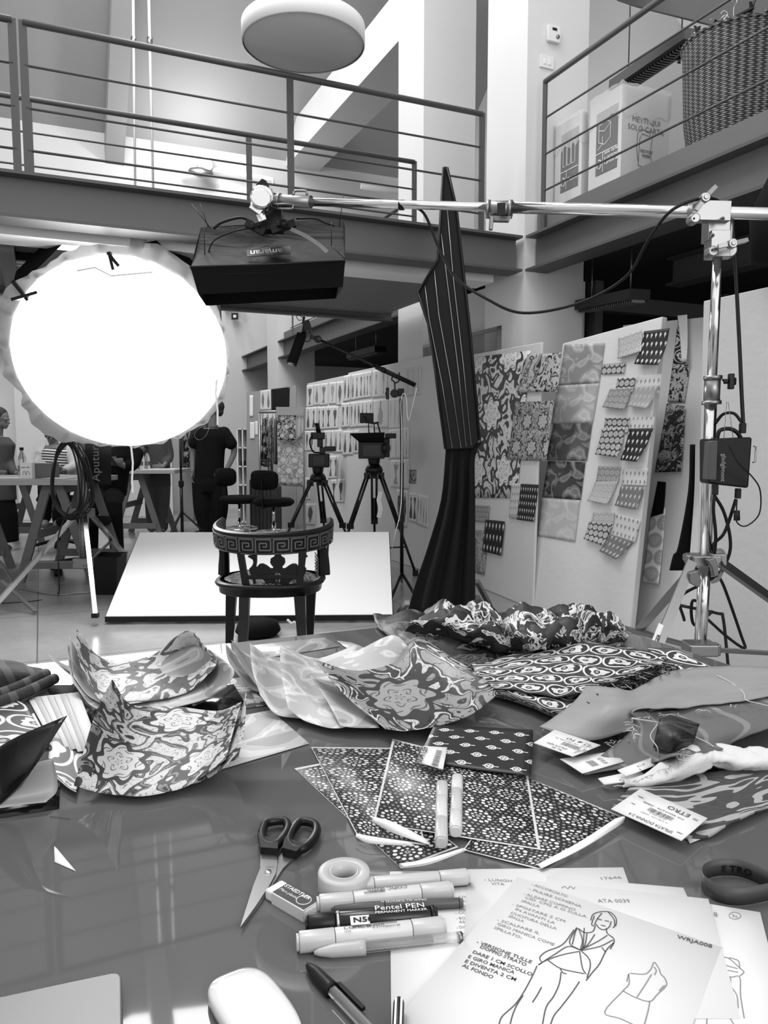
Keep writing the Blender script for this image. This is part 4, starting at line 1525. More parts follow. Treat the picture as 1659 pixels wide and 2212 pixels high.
# pierced splat with two birds (outline traced from the chair)
Y0 = 4.055
def sv(x, y): return P(430 + x / 5.53, 1080 + y / 5.53, Y0)
left = [(690, 640), (640, 640), (625, 660), (592, 662), (580, 680), (600, 690), (640, 715), (648, 750), (630, 790), (598, 820), (600, 860), (625, 910), (640, 960), (660, 1040), (668, 1045), (672, 930), (690, 930), (740, 935), (790, 985), (820, 1045)]
mb = MB()
outl = [(920, 640), (890, 680), (855, 700), (848, 750), (865, 780), (885, 800), (880, 820), (850, 818), (800, 780), (760, 762), (720, 765), (692, 800), (680, 800), (690, 740), (690, 640), (640, 640), (625, 660), (592, 662), (580, 680), (600, 690), (640, 715), (648, 750), (630, 790), (598, 820), (600, 860), (625, 910), (640, 960), (655, 1045), (672, 1045), (668, 935), (700, 925), (750, 940), (800, 990), (825, 1045), (938, 1045)]
# split each half in convex-ish rows: scan fill between left and right boundaries
def fillpoly(poly, Y_, th, mbx):
    bm = bmesh.new()
    vs = [bm.verts.new(sv(x, y)) for x, y in poly]
    es = [bm.edges.new((vs[i], vs[(i + 1) % len(vs)])) for i in range(len(vs))]
    bmesh.ops.triangle_fill(bm, edges=es, use_beauty=True)
    bm.verts.index_update()
    V = [v.co.copy() for v in bm.verts]; Fc = [tuple(v.index for v in f.verts) for f in bm.faces]
    bm.free()
    n_ = len(V)
    mbx.add(V, Fc); mbx.add([v + Vector((0, th, 0)) for v in V], [tuple(reversed(f)) for f in Fc])
    k = len(poly)
    mbx.add([sv(x, y) for x, y in poly] + [sv(x, y) + Vector((0, th, 0)) for x, y in poly], [(i, (i + 1) % k, k + (i + 1) % k, k + i) for i in range(k)])
half = outl[:-1] + [(925, 1045), (905, 940), (878, 910), (938, 862), (938, 640)]
fillpoly(half, Y0, .02, mb)
fillpoly([(1876 - x, y) for x, y in half], Y0, .02, mb)
mb.build('pierced_splat', M_eb, t)
MB().tube([sv(938, 860) + Vector((0, .01, 0)), sv(936, 940) + Vector((0, .01, 0)), sv(938, 1000) + Vector((0, .01, 0))], [.003, .009, .003], 8).build('splat_ornament', M_gold, t)
# bag under the chair
mb = MB(); mb.lathe([(0, 0), (.13, .0), (.16, .03), (.14, .08), (.08, .10), (0, .095)], 20, Vector((-.80, 4.80, 0)), sy=.9)
mb.build('black_bag', M_blackcloth, label='soft black bag lying under the carved chair', cat='bag')
MB().tube(catmull([(-.60, 4.7, .12), (-.57, 4.68, .10), (-.55, 4.67, .11), (-.52, 4.66, .05), (-.50, 4.66, .008)], 5), .008, 8).build('tassel', M_paper, label='small white tassel hanging beside the black bag', cat='tassel')

# ================================================================ tripods, cameras, microphone


def tripod(name, label, top, spreads, zt, r=.014):
    t = thing(name, label, 'tripod', (top.x, top.y, 0))
    MB().lathe([(0, 0), (.07, 0), (.085, .03), (.075, .06), (.05, .09), (0, .09)], 20, (top.x, top.y, zt - .05)).build('bowl', M_black, t)
    mb = MB(); mb.lathe([(0, 0), (.05, 0), (.058, .05), (.05, .10), (.06, .13), (0, .13)], 20, (top.x, top.y, zt + .04)); mb.build('fluid_head', M_black, t, bevel=.004)
    MB().cbox((top.x, top.y, zt + .185), (.11, .16, .03)).build('mounting_plate', M_blackm, t)
    for sx_, sy_ in spreads:
        p = Vector((top.x + sx_ * .12, top.y + sy_ * .12, zt - .01)); q = Vector((top.x + sx_, top.y + sy_, .03))
        m1 = p.lerp(q, .55)
        sd = (q - p).cross(Vector((0, 0, 1))).normalized() * .022
        mb = MB()
        mb.tube([p + sd, m1 + sd], .011, 8); mb.tube([p - sd, m1 - sd], .011, 8); mb.tube([p.lerp(q, .3), q], .012, 8)
        mb.cbox(p.lerp(q, .06), (.06, .05, .06)); mb.cbox(m1, (.065, .05, .05))
        mb.build('leg', M_black, t)
        MB().cbox(q, (.05, .05, .05)).build('foot', M_rubber, t)
    for i in range(len(spreads)):
        a_ = spreads[i]; b_ = spreads[(i + 1) % len(spreads)]
        MB().bar((top.x, top.y, .22), (top.x + a_[0] * .75, top.y + a_[1] * .75, .26), .02, .012).build('spreader', M_black, t)
    return t


tp1 = P(687, 1040, 7.7); tp2 = P(808, 1030, 7.2)
tripod('camera_tripod', 'black video tripod carrying the smaller camera on the left', tp1, [(-.42, -.25), (.42, -.3), (.05, .45)], P(687, 1030, 7.7).z)
tripod('camera_tripod', 'black video tripod carrying the camera with hooded matte box', tp2, [(-.36, -.28), (.38, -.25), (.0, .42)], P(808, 1012, 7.2).z)
MB().strip([P(822, 1062, 7.0), P(818, 1080, 6.99), P(822, 1100, 6.98), P(818, 1118, 6.98)], .04, (0, 1, 0)).build('towel', M_white, label='white cloth strip hanging within legs of hooded camera tripod', cat='cloth', solid=.01)


def bx(mb, x0, y0, x1, y1, Y, d):
    a, b_ = P(x0, y1, Y), P(x1, y0, Y)
    return mb.box((a.x, Y, a.z), (b_.x, Y + d, b_.z))


t = thing('video_camera', 'smaller black video camera with handle grip on left tripod', 'camera', P(688, 1010, 7.65))
bx(MB(), 666, 980, 711, 1010, 7.55, .1).build('matte_box', M_black, t, bevel=.01)
bx(MB(), 677, 986, 701, 1005, 7.54, .02).build('lens_glass', mat('lens_glass', .004, .12, spec=.4), t)
bx(MB(), 672, 984, 704, 1008, 7.65, .3).build('body', M_blackm, t, bevel=.01)
mb = MB(); bx(mb, 671, 934, 701, 949, 7.6, .08); bx(mb, 685, 948, 697, 966, 7.6, .05); mb.build('top_handle', M_black, t, bevel=.008)
mb = MB(); mb.tube(PL((682, 914, 7.6), (686, 934, 7.62)), .012, 8); mb.tube(PL((686, 914, 7.6), (691, 934, 7.62)), .012, 8); mb.build('antenna', M_black, t)
mb = MB(); bx(mb, 700, 964, 725, 975, 7.6, .08); bx(mb, 690, 966, 702, 980, 7.6, .08); mb.build('viewfinder', M_black, t, bevel=.006)
MB().tube(catmull(PL((674, 940, 7.58), (669, 955, 7.56), (676, 975, 7.56), (690, 978, 7.58)), 5), .008, 6).build('cable', M_rubber, t)
t = thing('video_camera', 'black video camera with wide sloping matte box hood on right tripod', 'camera', P(808, 990, 7.1))
Yc = 6.95
mb = MB(); q = [P(775, 953, Yc), P(828, 953, Yc), P(828, 990, Yc), P(775, 990, Yc)]
bx(mb, 774, 952, 831, 991, Yc, .12); mb.build('matte_box', M_black, t, bevel=.008)
bx(MB(), 784, 961, 822, 985, Yc - .01, .02).build('lens_glass', MATS['lens_glass'], t)
mb = MB(); mb.add([P(756, 937, Yc - .1), P(831, 935, Yc - .1), P(829, 955, Yc), P(777, 955, Yc)], [(0, 1, 2, 3)]); mb.build('hood', M_black, t, solid=.012)
bx(MB(), 795, 945, 842, 988, Yc + .13, .3).build('body', M_blackm, t, bevel=.01)
mb = MB(); bx(mb, 832, 936, 856, 947, Yc + .05, .07); mb.build('viewfinder', M_black, t, bevel=.008)
disc(MB(), P(834, 968, Yc), .05, (.9, -.4, 0), .05).build('side_wheel', M_blackm, t)
bx(MB(), 777, 892, 807, 914, Yc + .1, .03).build('monitor', M_black, t, bevel=.004)
mb = MB(); mb.tube(PL((785, 899, Yc), (800, 914, Yc), (812, 914, Yc), (818, 912, Yc)), .009, 8); mb.tube(PL((796, 914, Yc), (797, 936, Yc)), .006, 6); mb.tube(PL((808, 914, Yc), (809, 936, Yc)), .006, 6); mb.tube(PL((815, 912, Yc), (821, 934, Yc)), .008, 6); mb.build('rig_arm', M_blackm, t)

# microphone boom
t = thing('microphone_stand', 'slim black stand holding the microphone boom pole', 'stand', G(868, 1296))
Ys = 6.0
MB().tube([P(866, 860, Ys), P(868, 1000, Ys)], .011, 10).build('upper_tube', M_black, t)
MB().tube([P(868, 1000, Ys), P(868, 1240, Ys)], .015, 10).build('lower_tube', M_black, t)
b0 = P(868, 1232, Ys)
for q in (G(840, 1310), G(905, 1306), G(868, 1262)):
    MB().tube([b0 - fz * .02, q + fz * .02], .012, 8).build('leg', M_black, t)
mb = MB(); disc(mb, P(852, 850, Ys - .02), .032, (0, 1, 0), .05); mb.tube([P(840, 850, Ys), P(832, 850, Ys)], .012, 8); mb.cbox(P(866, 848, Ys), (.05, .04, .06)); mb.build('grip_head', M_black, t, bevel=.003)
MB().cbox(P(837, 850, Ys), (.025, .03, .09)).build('grip_handle', M_black, t, bevel=.006)
mb = MB(); mb.tube(catmull(PL((853, 842, Ys), (852, 826, Ys), (846, 820, Ys), (849, 812, Ys)), 4), .006, 6); mb.tube(catmull(PL((853, 828, Ys), (862, 822, Ys), (862, 804, Ys)), 4), .006, 6); mb.build('yoke', M_black, t)
cable('thin white cable running down the slim microphone stand', ((900, 838, 5.9), (893, 870, 5.9), (884, 905, 5.95), (880, 900, 5.95), (878, 862, 5.96), (872, 850, 5.96), (866, 870, 5.97), (868, 930, 5.97), (868, 1050, 5.97), (864, 1110, 5.97), (852, 1160, 6.0), (846, 1200, 6.05), (846, 1290, 6.1)), .0035, m=M_whiteplastic)
t = thing('boom_microphone', 'black shotgun microphone on slanted boom pole above the cameras', 'microphone', P(640, 760, 5.9))
MB().tube(PL((690, 734, 5.9), (800, 786, 5.95), (815, 794, 5.95)), .010, 10).build('pole', M_black, t)
mb = MB(); mb.tube(PL((812, 792, 5.95), (897, 832, 6.0)), .018, 12); mb.tube(PL((786, 779, 5.95), (790, 781, 5.95)), .016, 12); mb.tube(PL((825, 798, 5.95), (832, 801, 5.95)), .021, 12); mb.build('pole_grip', M_black, t)
MB().tube(PL((652, 722, 5.88), (629, 788, 5.85)), [.038, .040], 16).build('foam_windshield', M_blackcloth, t)
MB().tube(PL((630, 784, 5.85), (628, 790, 5.85)), [.041, .036], 16).build('windshield_band', M_alu, t)
mb = MB(); mb.tube(PL((661, 696, 5.88), (655, 724, 5.88)), .018, 12); mb.cbox(P(664, 704, 5.88), (.05, .04, .08), Euler((0, R(-18), 0)).to_matrix()); mb.tube(PL((657, 684, 5.88), (654, 700, 5.88)), .009, 8); mb.build('transmitter', M_black, t)
mb = MB(); mb.cbox(P(678, 730, 5.9), (.06, .03, .03), Euler((0, R(25), 0)).to_matrix()); disc(mb, P(687, 733, 5.88), .028, (0, 1, 0), .03); mb.tube(catmull(PL((668, 712, 5.88), (672, 728, 5.88), (666, 738, 5.88), (655, 736, 5.88)), 4), .004, 6)
mb.tube(catmull(PL((655, 688, 5.88), (646, 680, 5.88), (640, 684, 5.88), (646, 692, 5.88), (652, 690, 5.88)), 4), .003, 6); mb.build('shock_mount', M_blackm, t)

# ================================================================ display boards


class Plane:
    """flat board given by four image-measured corners; point(u,v) in metres from lower left"""
    def __init__(s, bl, br, tr, tl):
        s.o = bl; s.x = (br - bl); s.y0 = (tl - bl)
        s.W = s.x.length
        s.x = s.x.normalized()
        s.n = s.x.cross(s.y0).normalized()
        s.y = s.n.cross(s.x)
        if s.n.y > 0: s.n = -s.n
    def hit(s, px, py, out=0.0):
        d = ray(px, py); o = Vector((0, 0, CZ))
        k = (s.o - o).dot(s.n) / d.dot(s.n)
        return o + d * k + s.n * out


def board(label, bl, br, tr, tl, th=.05, name='display_board', m=None):
    pl = Plane(bl, br, tr, tl)
    vs = [bl, br, tr, tl]
    vs = [v - pl.n * (v - bl).dot(pl.n) for v in vs]
    mb = MB(); b_ = [v - pl.n * th for v in vs]
    mb.add(vs + b_, [(0, 1, 2, 3), (7, 6, 5, 4), (0, 4, 5, 1), (1, 5, 6, 2), (2, 6, 7, 3), (3, 7, 4, 0)])
    mb.build(name, m or M_foam, label=label, cat='board', bevel=.008, seg=3)
    return pl


def pinned(pl, label, q, m, cat='print', name='pinned_print', out=.004, curl=0.0, back=None, uv=None, group=None, waist=0):
    """sheet pinned on a board; q four image corners tl,tr,br,bl; curl lifts the lower edge"""
    tl, tr, br, bl = [pl.hit(*p, out) for p in q]
    g = []
    for j in range(5):
        v = j / 4
        row = []
        for i in range(4):
            u = i / 3
            p = tl.lerp(tr, u).lerp(bl.lerp(br, u), v)
            p = p + pl.n * (curl * .55 * v * v + curl * .2 * u * v * math.sin(i + j))
            row.append(p)
        g.append(row)
    mb = orient(sheet_mb(g, 3, 3, uvs=uv), pl.n)
    o = mb.build(name, [m, back or M_paper], label=label, cat=cat, group=group, solid=.0012, fix=False)
    return o


# far boards along the column line, behind the cameras
bdA = board('white board of fashion drawings behind left camera', RC(-.14, 4.9, 0), RC(-.14, 3.35, 0), RC(-.11, 3.35, 2.0), RC(-.11, 4.9, 2.0))
bdB = board('white board of fashion drawings behind hooded camera and microphone stand', RC(-.16, 3.4, 0), RC(-.12, .98, 0), RC(-.05, .98, 2.02), RC(-.11, 3.4, 2.02))
random.seed(3)
# rows of fashion sheets (image corners tl,tr,br,bl)
def row_sheets(pl, rects, lab, grp):
    for i, (x0, y0, x1, y1, x2, y2, x3, y3, kw) in enumerate(rects):
        m_ = mat('croquis_%d' % (len(MATS)), .6, .6, pat=croquis(**kw))
        pinned(pl, lab[i] if i < len(lab) else lab[-1], ((x0, y0), (x1, y1), (x2, y2), (x3, y3)), m_, 'drawing', 'fashion_drawing', .004, 0, uv=(1, 1), group=grp)
D = lambda x0, y0, x1, y1, h0, h1, **k: (x0, y0, x1, y1, x1 - 1, y1 + h1, x0 - 1, y0 + h0, k)
row_sheets(bdA, [D(663, 833, 678, 831, 48, 47, seed=1, n_fig=1, dark=.08), D(679, 831, 692, 829, 46, 46, seed=4, n_fig=1, dark=.3), D(692, 829, 709, 827, 48, 48, seed=7, n_fig=1, dark=.25), D(712, 826, 727, 825, 48, 48, seed=8, n_fig=1, dark=.5), D(728, 825, 743, 823, 52, 52, seed=9, n_fig=1, dark=.15)],
           ['top row figure drawing in dark patterned dress, far left of left board', 'small collage sheet with black squares in top row of left board', 'top row drawing of a tall figure in pale long dress', 'nearly blank top row sheet with small sketch', 'top row drawing of plaid coat figure at board joint'], 'fashion drawings on the far board')
row_sheets(bdA, [D(661, 880, 685, 879, 50, 50, seed=11, n_fig=2, dark=.06), D(686, 879, 704, 878, 50, 50, seed=12, n_fig=2, dark=.05), D(704, 878, 732, 877, 50, 49, seed=13, n_fig=2, dark=.04)],
           ['second row sheet with figure in black suit, far left', 'second row sheet with black striped trousers figure', 'second row sheet with dark coat over skirt figure'], 'fashion drawings on the far board')
row_sheets(bdA, [D(659, 931, 680, 930, 44, 44, seed=21, n_fig=2, dark=.15), D(700, 930, 722, 929, 48, 48, seed=22, n_fig=2, dark=.3), D(722, 929, 741, 928, 50, 50, seed=23, n_fig=2, dark=.2)],
           ['third row fashion sheet partly behind left camera', 'third row fashion sheet right of left camera handle', 'third row fashion sheet beside board joint'], 'fashion drawings on the far board')
row_sheets(bdA, [D(710, 985, 732, 984, 50, 50, seed=31, n_fig=2, dark=.1), D(715, 1036, 745, 1034, 50, 52, seed=32, n_fig=2, dark=.02), D(660, 1032, 672, 1032, 48, 48, seed=33, n_fig=1, dark=.05), D(661, 1088, 682, 1088, 46, 46, seed=34, n_fig=1, dark=.04)],
           ['fourth row fashion sheet right of left camera body', 'fifth row sheet with black dressed figures above tripod leg', 'dark figure drawing low at far left of board', 'lowest dark figure drawing on left board'], 'fashion drawings on the far board')
row_sheets(bdB, [D(743, 812, 758, 809, 57, 57, seed=41, n_fig=2, dark=.05), D(759, 809, 786, 804, 57, 57, seed=42, n_fig=3, dark=.18), D(786, 804, 804, 801, 57, 58, seed=43, n_fig=3, dark=.2), D(806, 800, 838, 795, 60, 62, seed=44, n_fig=2, dark=.45, wmul=.6)],
           ['top row sheet with patterned black dress at left of right board', 'top row sheet with three figures in grey coats', 'top row sheet with three matching slim dresses', 'top row sheet with pale slim figure next to boom pole'], 'fashion drawings on the far board')
row_sheets(bdB, [D(738, 871, 756, 869, 54, 54, seed=51, n_fig=2, dark=.12), D(757, 869, 772, 867, 56, 56, seed=52, n_fig=2, dark=.2), D(772, 867, 806, 864, 56, 58, seed=53, n_fig=4, dark=.12), D(807, 864, 840, 860, 62, 64, seed=54, n_fig=1, dark=.5, wmul=.7)],
           ['second row sheet with bare shoulder figure in patterned skirt', 'second row sheet with two dark grey figures', 'second row sheet with four figures above camera monitor', 'second row sheet with single large pale figure and black boots'], 'fashion drawings on the far board')
row_sheets(bdB, [D(741, 931, 764, 930, 53, 53, seed=61, n_fig=2, dark=.06), D(765, 930, 776, 929, 50, 50, seed=62, n_fig=1, dark=.07), D(845, 994, 868, 993, 58, 62, seed=63, n_fig=1, dark=.4), D(870, 992, 885, 991, 64, 66, seed=64, n_fig=2, dark=.5, wmul=.3), D(841, 862, 868, 858, 66, 68, seed=65, n_fig=3, dark=.3, wmul=.3), D(841, 928, 885, 922, 64, 68, seed=66, n_fig=4, dark=.4, wmul=.3)],
           ['third row sheet with two dark patterned dresses', 'third row narrow sheet left of matte box hood', 'sheet with robed figure right of the hooded camera', 'technical notes sheet beside the slim stand', 'sheet of fabric swatches beside the slim stand', 'third row sheet with black squares right of camera'], 'fashion drawings on the far board')
pinned(bdB, 'grey sheet of technical garment flats at upper right of right board', ((877, 796), (911, 790), (909, 852), (877, 858)), mat('flats', .6, .6, pat=croquis(.45, 3, .55, 3, .35)), 'drawing', 'fashion_drawing', uv=(1, 1))
pinned(bdB, 'small dark round motif print on right board', ((884, 1014), (900, 1015), (899, 1045), (885, 1043)), mat('round_motif', .1, .5, pat=oval(.04, .3, .2, 6)), 'print', curl=.01)
pinned(bdB, 'black trousers and shoes cut-out sheet low on right board', ((885, 1064), (902, 1064), (900, 1130), (884, 1126)), mat('cutout_black', .1, .6, pat=croquis(.01, 5, .6, 2, 1.6)), 'drawing', 'fashion_drawing', uv=(1, 1))
pinned(bdB, 'sheet of notes with black shoe sketches low on right board', ((902, 1066), (926, 1072), (924, 1142), (901, 1132)), mat('cutout_notes', .1, .6, pat=croquis(.03, 8, .62, 4, .5)), 'drawing', 'fashion_drawing', uv=(1, 1))
pinned(bdB, 'white gloves sheet with black cut-outs behind the slim stand', ((858, 1056), (882, 1060), (880, 1140), (856, 1136)), mat('cutout_gloves', .1, .6, pat=croquis(.02, 2, .6, 2, 1.2)), 'drawing', 'fashion_drawing', uv=(1, 1))
mb = sheet_mb([[bdA.hit(x, y, .06 + .03 * i) for i, x in enumerate(xs)] for y, xs in ((985, (738, 742, 748)), (1010, (736, 744, 752)), (1040, (738, 744, 750)), (1047, (738, 742, 746)))], 4, 4)
mb.build('hanging_cloth', mat('grey_cloth', .35, .8), label='pale grey cloth scrap hanging at joint of the two drawing boards', cat='cloth', solid=.003)

# near boards
bdC = board('white polystyrene board of large paisley prints behind the black flag', Z(985, 1248, 0), G(1150, 1316), P(1222, 741, 5.53), P(985, 772, 6.88), .02)
bdD = board('leaning white polystyrene board of damask prints and small swatches', G(1140, 1312), G(1360, 1372), P(1455, 688, 4.8), P(1215, 742, 5.47), .05)
bdE = board('white polystyrene board of flower embroideries behind leaning swatch board', G(1300, 1332), G(1500, 1398), P(1520, 680, 4.95), P(1345, 702, 5.75), .04)
bdF = board('large plain white polystyrene board at right behind chrome stand', G(1500, 1432), G(1720, 1500), P(1760, 618, 3.95), P(1519, 650, 4.35), .06, m=mat('polystyrene_dimmed', .42, .75, pat=mottled(.42, .04, 2), bump=grain(25, 5), bstr=.6, bdist=.004))

M_paisley = mat('print_big_paisley', .3, .5, pat=scroll(.05, .66, None, 6.5, 12, 4.5, True))
M_baroque = mat('print_baroque', .1, .5, pat=scroll(.012, .5, .45, 11, 4, 3.2, False))
M_rose = mat('print_rose', .2, .5, pat=scroll(.03, .42, .5, 15, 15, 5))
pinned(bdC, 'large white and grey paisley print hung on board beside flag', ((1000, 775), (1148, 757), (1118, 1076), (1010, 1075)), M_paisley, out=.006)
pinned(bdC, 'black and white baroque leaf print overlapping the large paisley', ((1143, 766), (1217, 762), (1208, 846), (1118, 848)), M_baroque, out=.012)
pinned(bdC, 'striped rose damask print in the middle of the paisley board', ((1118, 868), (1201, 866), (1184, 996), (1099, 993)), M_rose, out=.014)
M_dropd = mat('swatch_drop_black', .05, .6, pat=drops(.01, .62, 30)); M_dropl = mat('swatch_drop_pale', .5, .6, pat=drops(.55, .2, 30)); M_dropg = mat('swatch_drop_grey', .2, .6, pat=drops(.16, .5, 30))
M_hexl = mat('swatch_hex_pale', .5, .6, pat=hexring(.35, .68, 24)); M_hexd = mat('swatch_hex_dark', .2, .6, pat=hexring(.03, .62, 24)); M_hexg = mat('swatch_hex_grey', .3, .6, pat=hexring(.2, .5, 24))
M_slant = mat('swatch_slant', .05, .6, pat=drops(.01, .65, 17))
pinned(bdC, 'pale drop patterned swatch left half of pair near board edge', ((1107, 1044), (1128, 1044), (1122, 1120), (1103, 1118)), M_dropl, 'swatch', 'fabric_swatch', .01, .01)
pinned(bdC, 'black drop patterned swatch right half of pair near board edge', ((1128, 1045), (1167, 1047), (1158, 1127), (1121, 1122)), M_dropd, 'swatch', 'fabric_swatch', .012, .015)
pinned(bdC, 'small pale hexagon swatch low beside the flag drape', ((1026, 1090), (1060, 1092), (1056, 1128), (1026, 1126)), M_hexg, 'swatch', 'fabric_swatch', .01, .005)
pinned(bdC, 'black swatch with slanting white dashes low on paisley board', ((1052, 1122), (1094, 1126), (1087, 1200), (1046, 1190)), M_slant, 'swatch', 'fabric_swatch', .014, .01)
pinned(bdC, 'grey pineapple print low beside the flag drape', ((1026, 1144), (1057, 1146), (1048, 1242), (1026, 1236)), mat('print_pineapple', .3, .5, pat=leafy(.2, .5, 14, 4)), out=.01)
for i, (qd, lo, hi, lb) in enumerate((
    (((1221, 745), (1308, 741), (1296, 828), (1208, 833)), .24, .44, 'grey damask print, topmost of the column of five'),
    (((1206, 833), (1296, 828), (1282, 913), (1190, 916)), .34, .5, 'pale grey damask print, second of the column of five'),
    (((1197, 916), (1281, 914), (1269, 996), (1180, 994)), .06, .22, 'dark grey damask print, third of the column of five'),
    (((1185, 996), (1266, 998), (1256, 1080), (1172, 1074)), .012, .2, 'black damask print, fourth of the column of five'),
    (((1170, 1076), (1254, 1081), (1243, 1171), (1160, 1157)), .4, .5, 'palest damask print, lowest of the column of five'))):
    pinned(bdD, lb, qd, mat('print_damask_%d' % i, .3, .45, pat=leafy(lo, hi, 6.5, 21)), out=.006, group='damask prints in a column')
SW = [
    (((1338, 730), (1388, 712), (1392, 760), (1340, 776)), M_hexl, .03, 'pale hexagon swatch, top left of small swatches'),
    (((1394, 716), (1449, 709), (1434, 790), (1380, 788)), M_dropd, .06, 'large black swatch with white drops, top right of small swatches'),
    (((1303, 786), (1354, 782), (1350, 806), (1301, 809)), M_hexd, .004, 'narrow black and white hexagon strip swatch'),
    (((1336, 817), (1375, 815), (1368, 848), (1330, 850)), M_hexd, .006, 'upper half of dark hexagon swatch pair below narrow strip'),
    (((1320, 840), (1368, 836), (1354, 886), (1307, 880)), M_hexg, .03, 'grey hexagon swatch curling away below narrow strip'),
    (((1380, 812), (1433, 807), (1426, 850), (1372, 850)), M_dropl, .006, 'pale drop swatch upper part in second row right'),
    (((1374, 836), (1428, 832), (1405, 884), (1363, 878)), mat('swatch_drop_mid', .3, .6, pat=drops(.3, .42, 30)), .045, 'soft grey drop swatch curling in second row right'),
    (((1309, 903), (1361, 903), (1358, 936), (1306, 932)), M_hexd, .006, 'black white hexagon swatch behind, third row left'),
    (((1303, 926), (1353, 922), (1342, 988), (1294, 982)), M_hexd, .05, 'torn black white hexagon swatch, third row left'),
    (((1361, 902), (1417, 901), (1412, 930), (1360, 928)), M_dropl, .006, 'pale drop strip, third row right'),
    (((1362, 926), (1414, 925), (1386, 998), (1349, 994)), M_dropd, .055, 'black drop swatch curling out, third row right'),
    (((1294, 1007), (1343, 1008), (1338, 1042), (1290, 1040)), M_hexg, .006, 'grey hexagon swatch, fourth row left behind'),
    (((1288, 1040), (1337, 1040), (1318, 1090), (1276, 1082)), M_hexl, .04, 'pale hexagon swatch curling, fourth row left'),
    (((1348, 1011), (1402, 1012), (1398, 1050), (1343, 1048)), M_dropl, .006, 'pale drop swatch, fourth row right behind'),
    (((1343, 1050), (1396, 1053), (1380, 1100), (1334, 1092)), M_dropg, .03, 'grey drop swatch, fourth row right'),
    (((1283, 1106), (1329, 1107), (1326, 1140), (1277, 1138)), M_hexl, .006, 'pale hexagon swatch, fifth row left behind'),
    (((1275, 1126), (1326, 1130), (1310, 1178), (1268, 1164)), M_hexd, .04, 'dark hexagon swatch with ragged lower edge, fifth row left'),
    (((1331, 1110), (1386, 1124), (1374, 1172), (1322, 1156)), M_dropl, .01, 'pale drop swatch, fifth row right'),
    (((1324, 1152), (1370, 1172), (1340, 1208), (1303, 1190)), M_dropg, .05, 'tilted grey drop swatch hanging lowest on the board'),
]
for q, m_, cu, lb in SW:
    pinned(bdD, lb, q, m_, 'swatch', 'fabric_swatch', .006 if cu < .02 else .01, cu)
pinned(bdE, 'dark flower print folded with white back at top of rear board', ((1468, 684), (1484, 690), (1482, 786), (1456, 786)), PM['white_flower'], out=.01)
pinned(bdE, 'white reverse of folded flower print beside boom stand', ((1471, 684), (1492, 682), (1494, 784), (1483, 785)), M_paper, 'sheet', 'paper_sheet', .03, .02)
pinned(bdE, 'black print of white ribbon bow and bouquet on rear board', ((1455, 787), (1493, 789), (1481, 869), (1444, 869)), mat('print_bouquet', .03, .5, pat=scroll(.012, .4, None, 22, 7, 3, False)), out=.008)
pinned(bdE, 'black floral brocade panel with big pale flower on rear board', ((1444, 872), (1484, 878), (1478, 1020), (1420, 1022)), mat('print_brocade', .05, .6, pat=silk(16, 3, .012, .45, .2)), 'embroidery', 'embroidered_panel', .014, .02)
pinned(bdE, 'black scalloped scrap with small white label on rear board', ((1424, 1040), (1442, 1042), (1438, 1110), (1410, 1118)), M_blackcloth, 'scrap', 'fabric_scrap', .014, .01)
pinned(bdE, 'cream cloth embroidered with grey round flowers low on rear board', ((1408, 1100), (1440, 1096), (1428, 1262), (1392, 1256)), mat('print_poppy', .5, .6, pat=oval(.5, .12, .3, 9)), 'embroidery', 'embroidered_panel', .008, .02)
mb = sheet_mb([[P(x, y, 4.3 + .02 * i) for i, x in enumerate(xs)] for y, xs in ((960, (1492, 1496, 1500)), (1060, (1488, 1494, 1498)), (1180, (1466, 1480, 1490)), (1200, (1455, 1474, 1488)), (1232, (1447, 1464, 1482)))], 5, 5)
mb.build('black_garment', M_blackcloth, label='long black cloth hanging between rear board and plain board', cat='cloth', solid=.01)
# triangular metal feet visible behind boards
MB().tube(PL((1368, 1290, 5.2), (1395, 1360, 5.2)) + [G(1362, 1366) + Vector((.1, .3, .02))], .012, 8).build('easel_foot', M_dkalu, label='grey metal easel foot behind the leaning swatch board', cat='foot')
# ================================================================ glass topped work table
from mathutils import noise as mnoise
cor = Z(1200, 1314, TZ)
L_ = (cor - C0)
ca, cb = L_.dot(AX), L_.dot(BX)
t = thing('work_table', 'large glass topped grey work table filling the foreground', 'table', RC(ca - 1.6, cb - .8, 0))
mb = MB(ROOM); mb.box((ca - 3.6, cb - 1.75, TZ - .012), (ca, cb, TZ))
def tabpat():
    x, y, z = coords('Object')
    return (noise(x, y, 1.1, 2) - .5) * .02 + .105
M_table = mat('glass_top', .1, .035, pat=tabpat, spec=.75, ior=1.5)
mb.build('glass_top', M_table, t, bevel=.003)
mb = MB(ROOM); mb.box((ca - 3.58, cb - 1.73, TZ - .07), (ca - .02, cb - .02, TZ - .013)); mb.build('apron', mat('table_grey', .22, .5), t)
for a in (ca - 3.5, ca - .12):
    for b in (cb - 1.65, cb - .12):
        MB(ROOM).box((a - .03, b - .03, 0), (a + .03, b + .03, TZ - .07)).build('leg', M_dkalu, t)


def tg(rows):
    return [[T(*q) if len(q) == 3 else q for q in r] for r in rows]


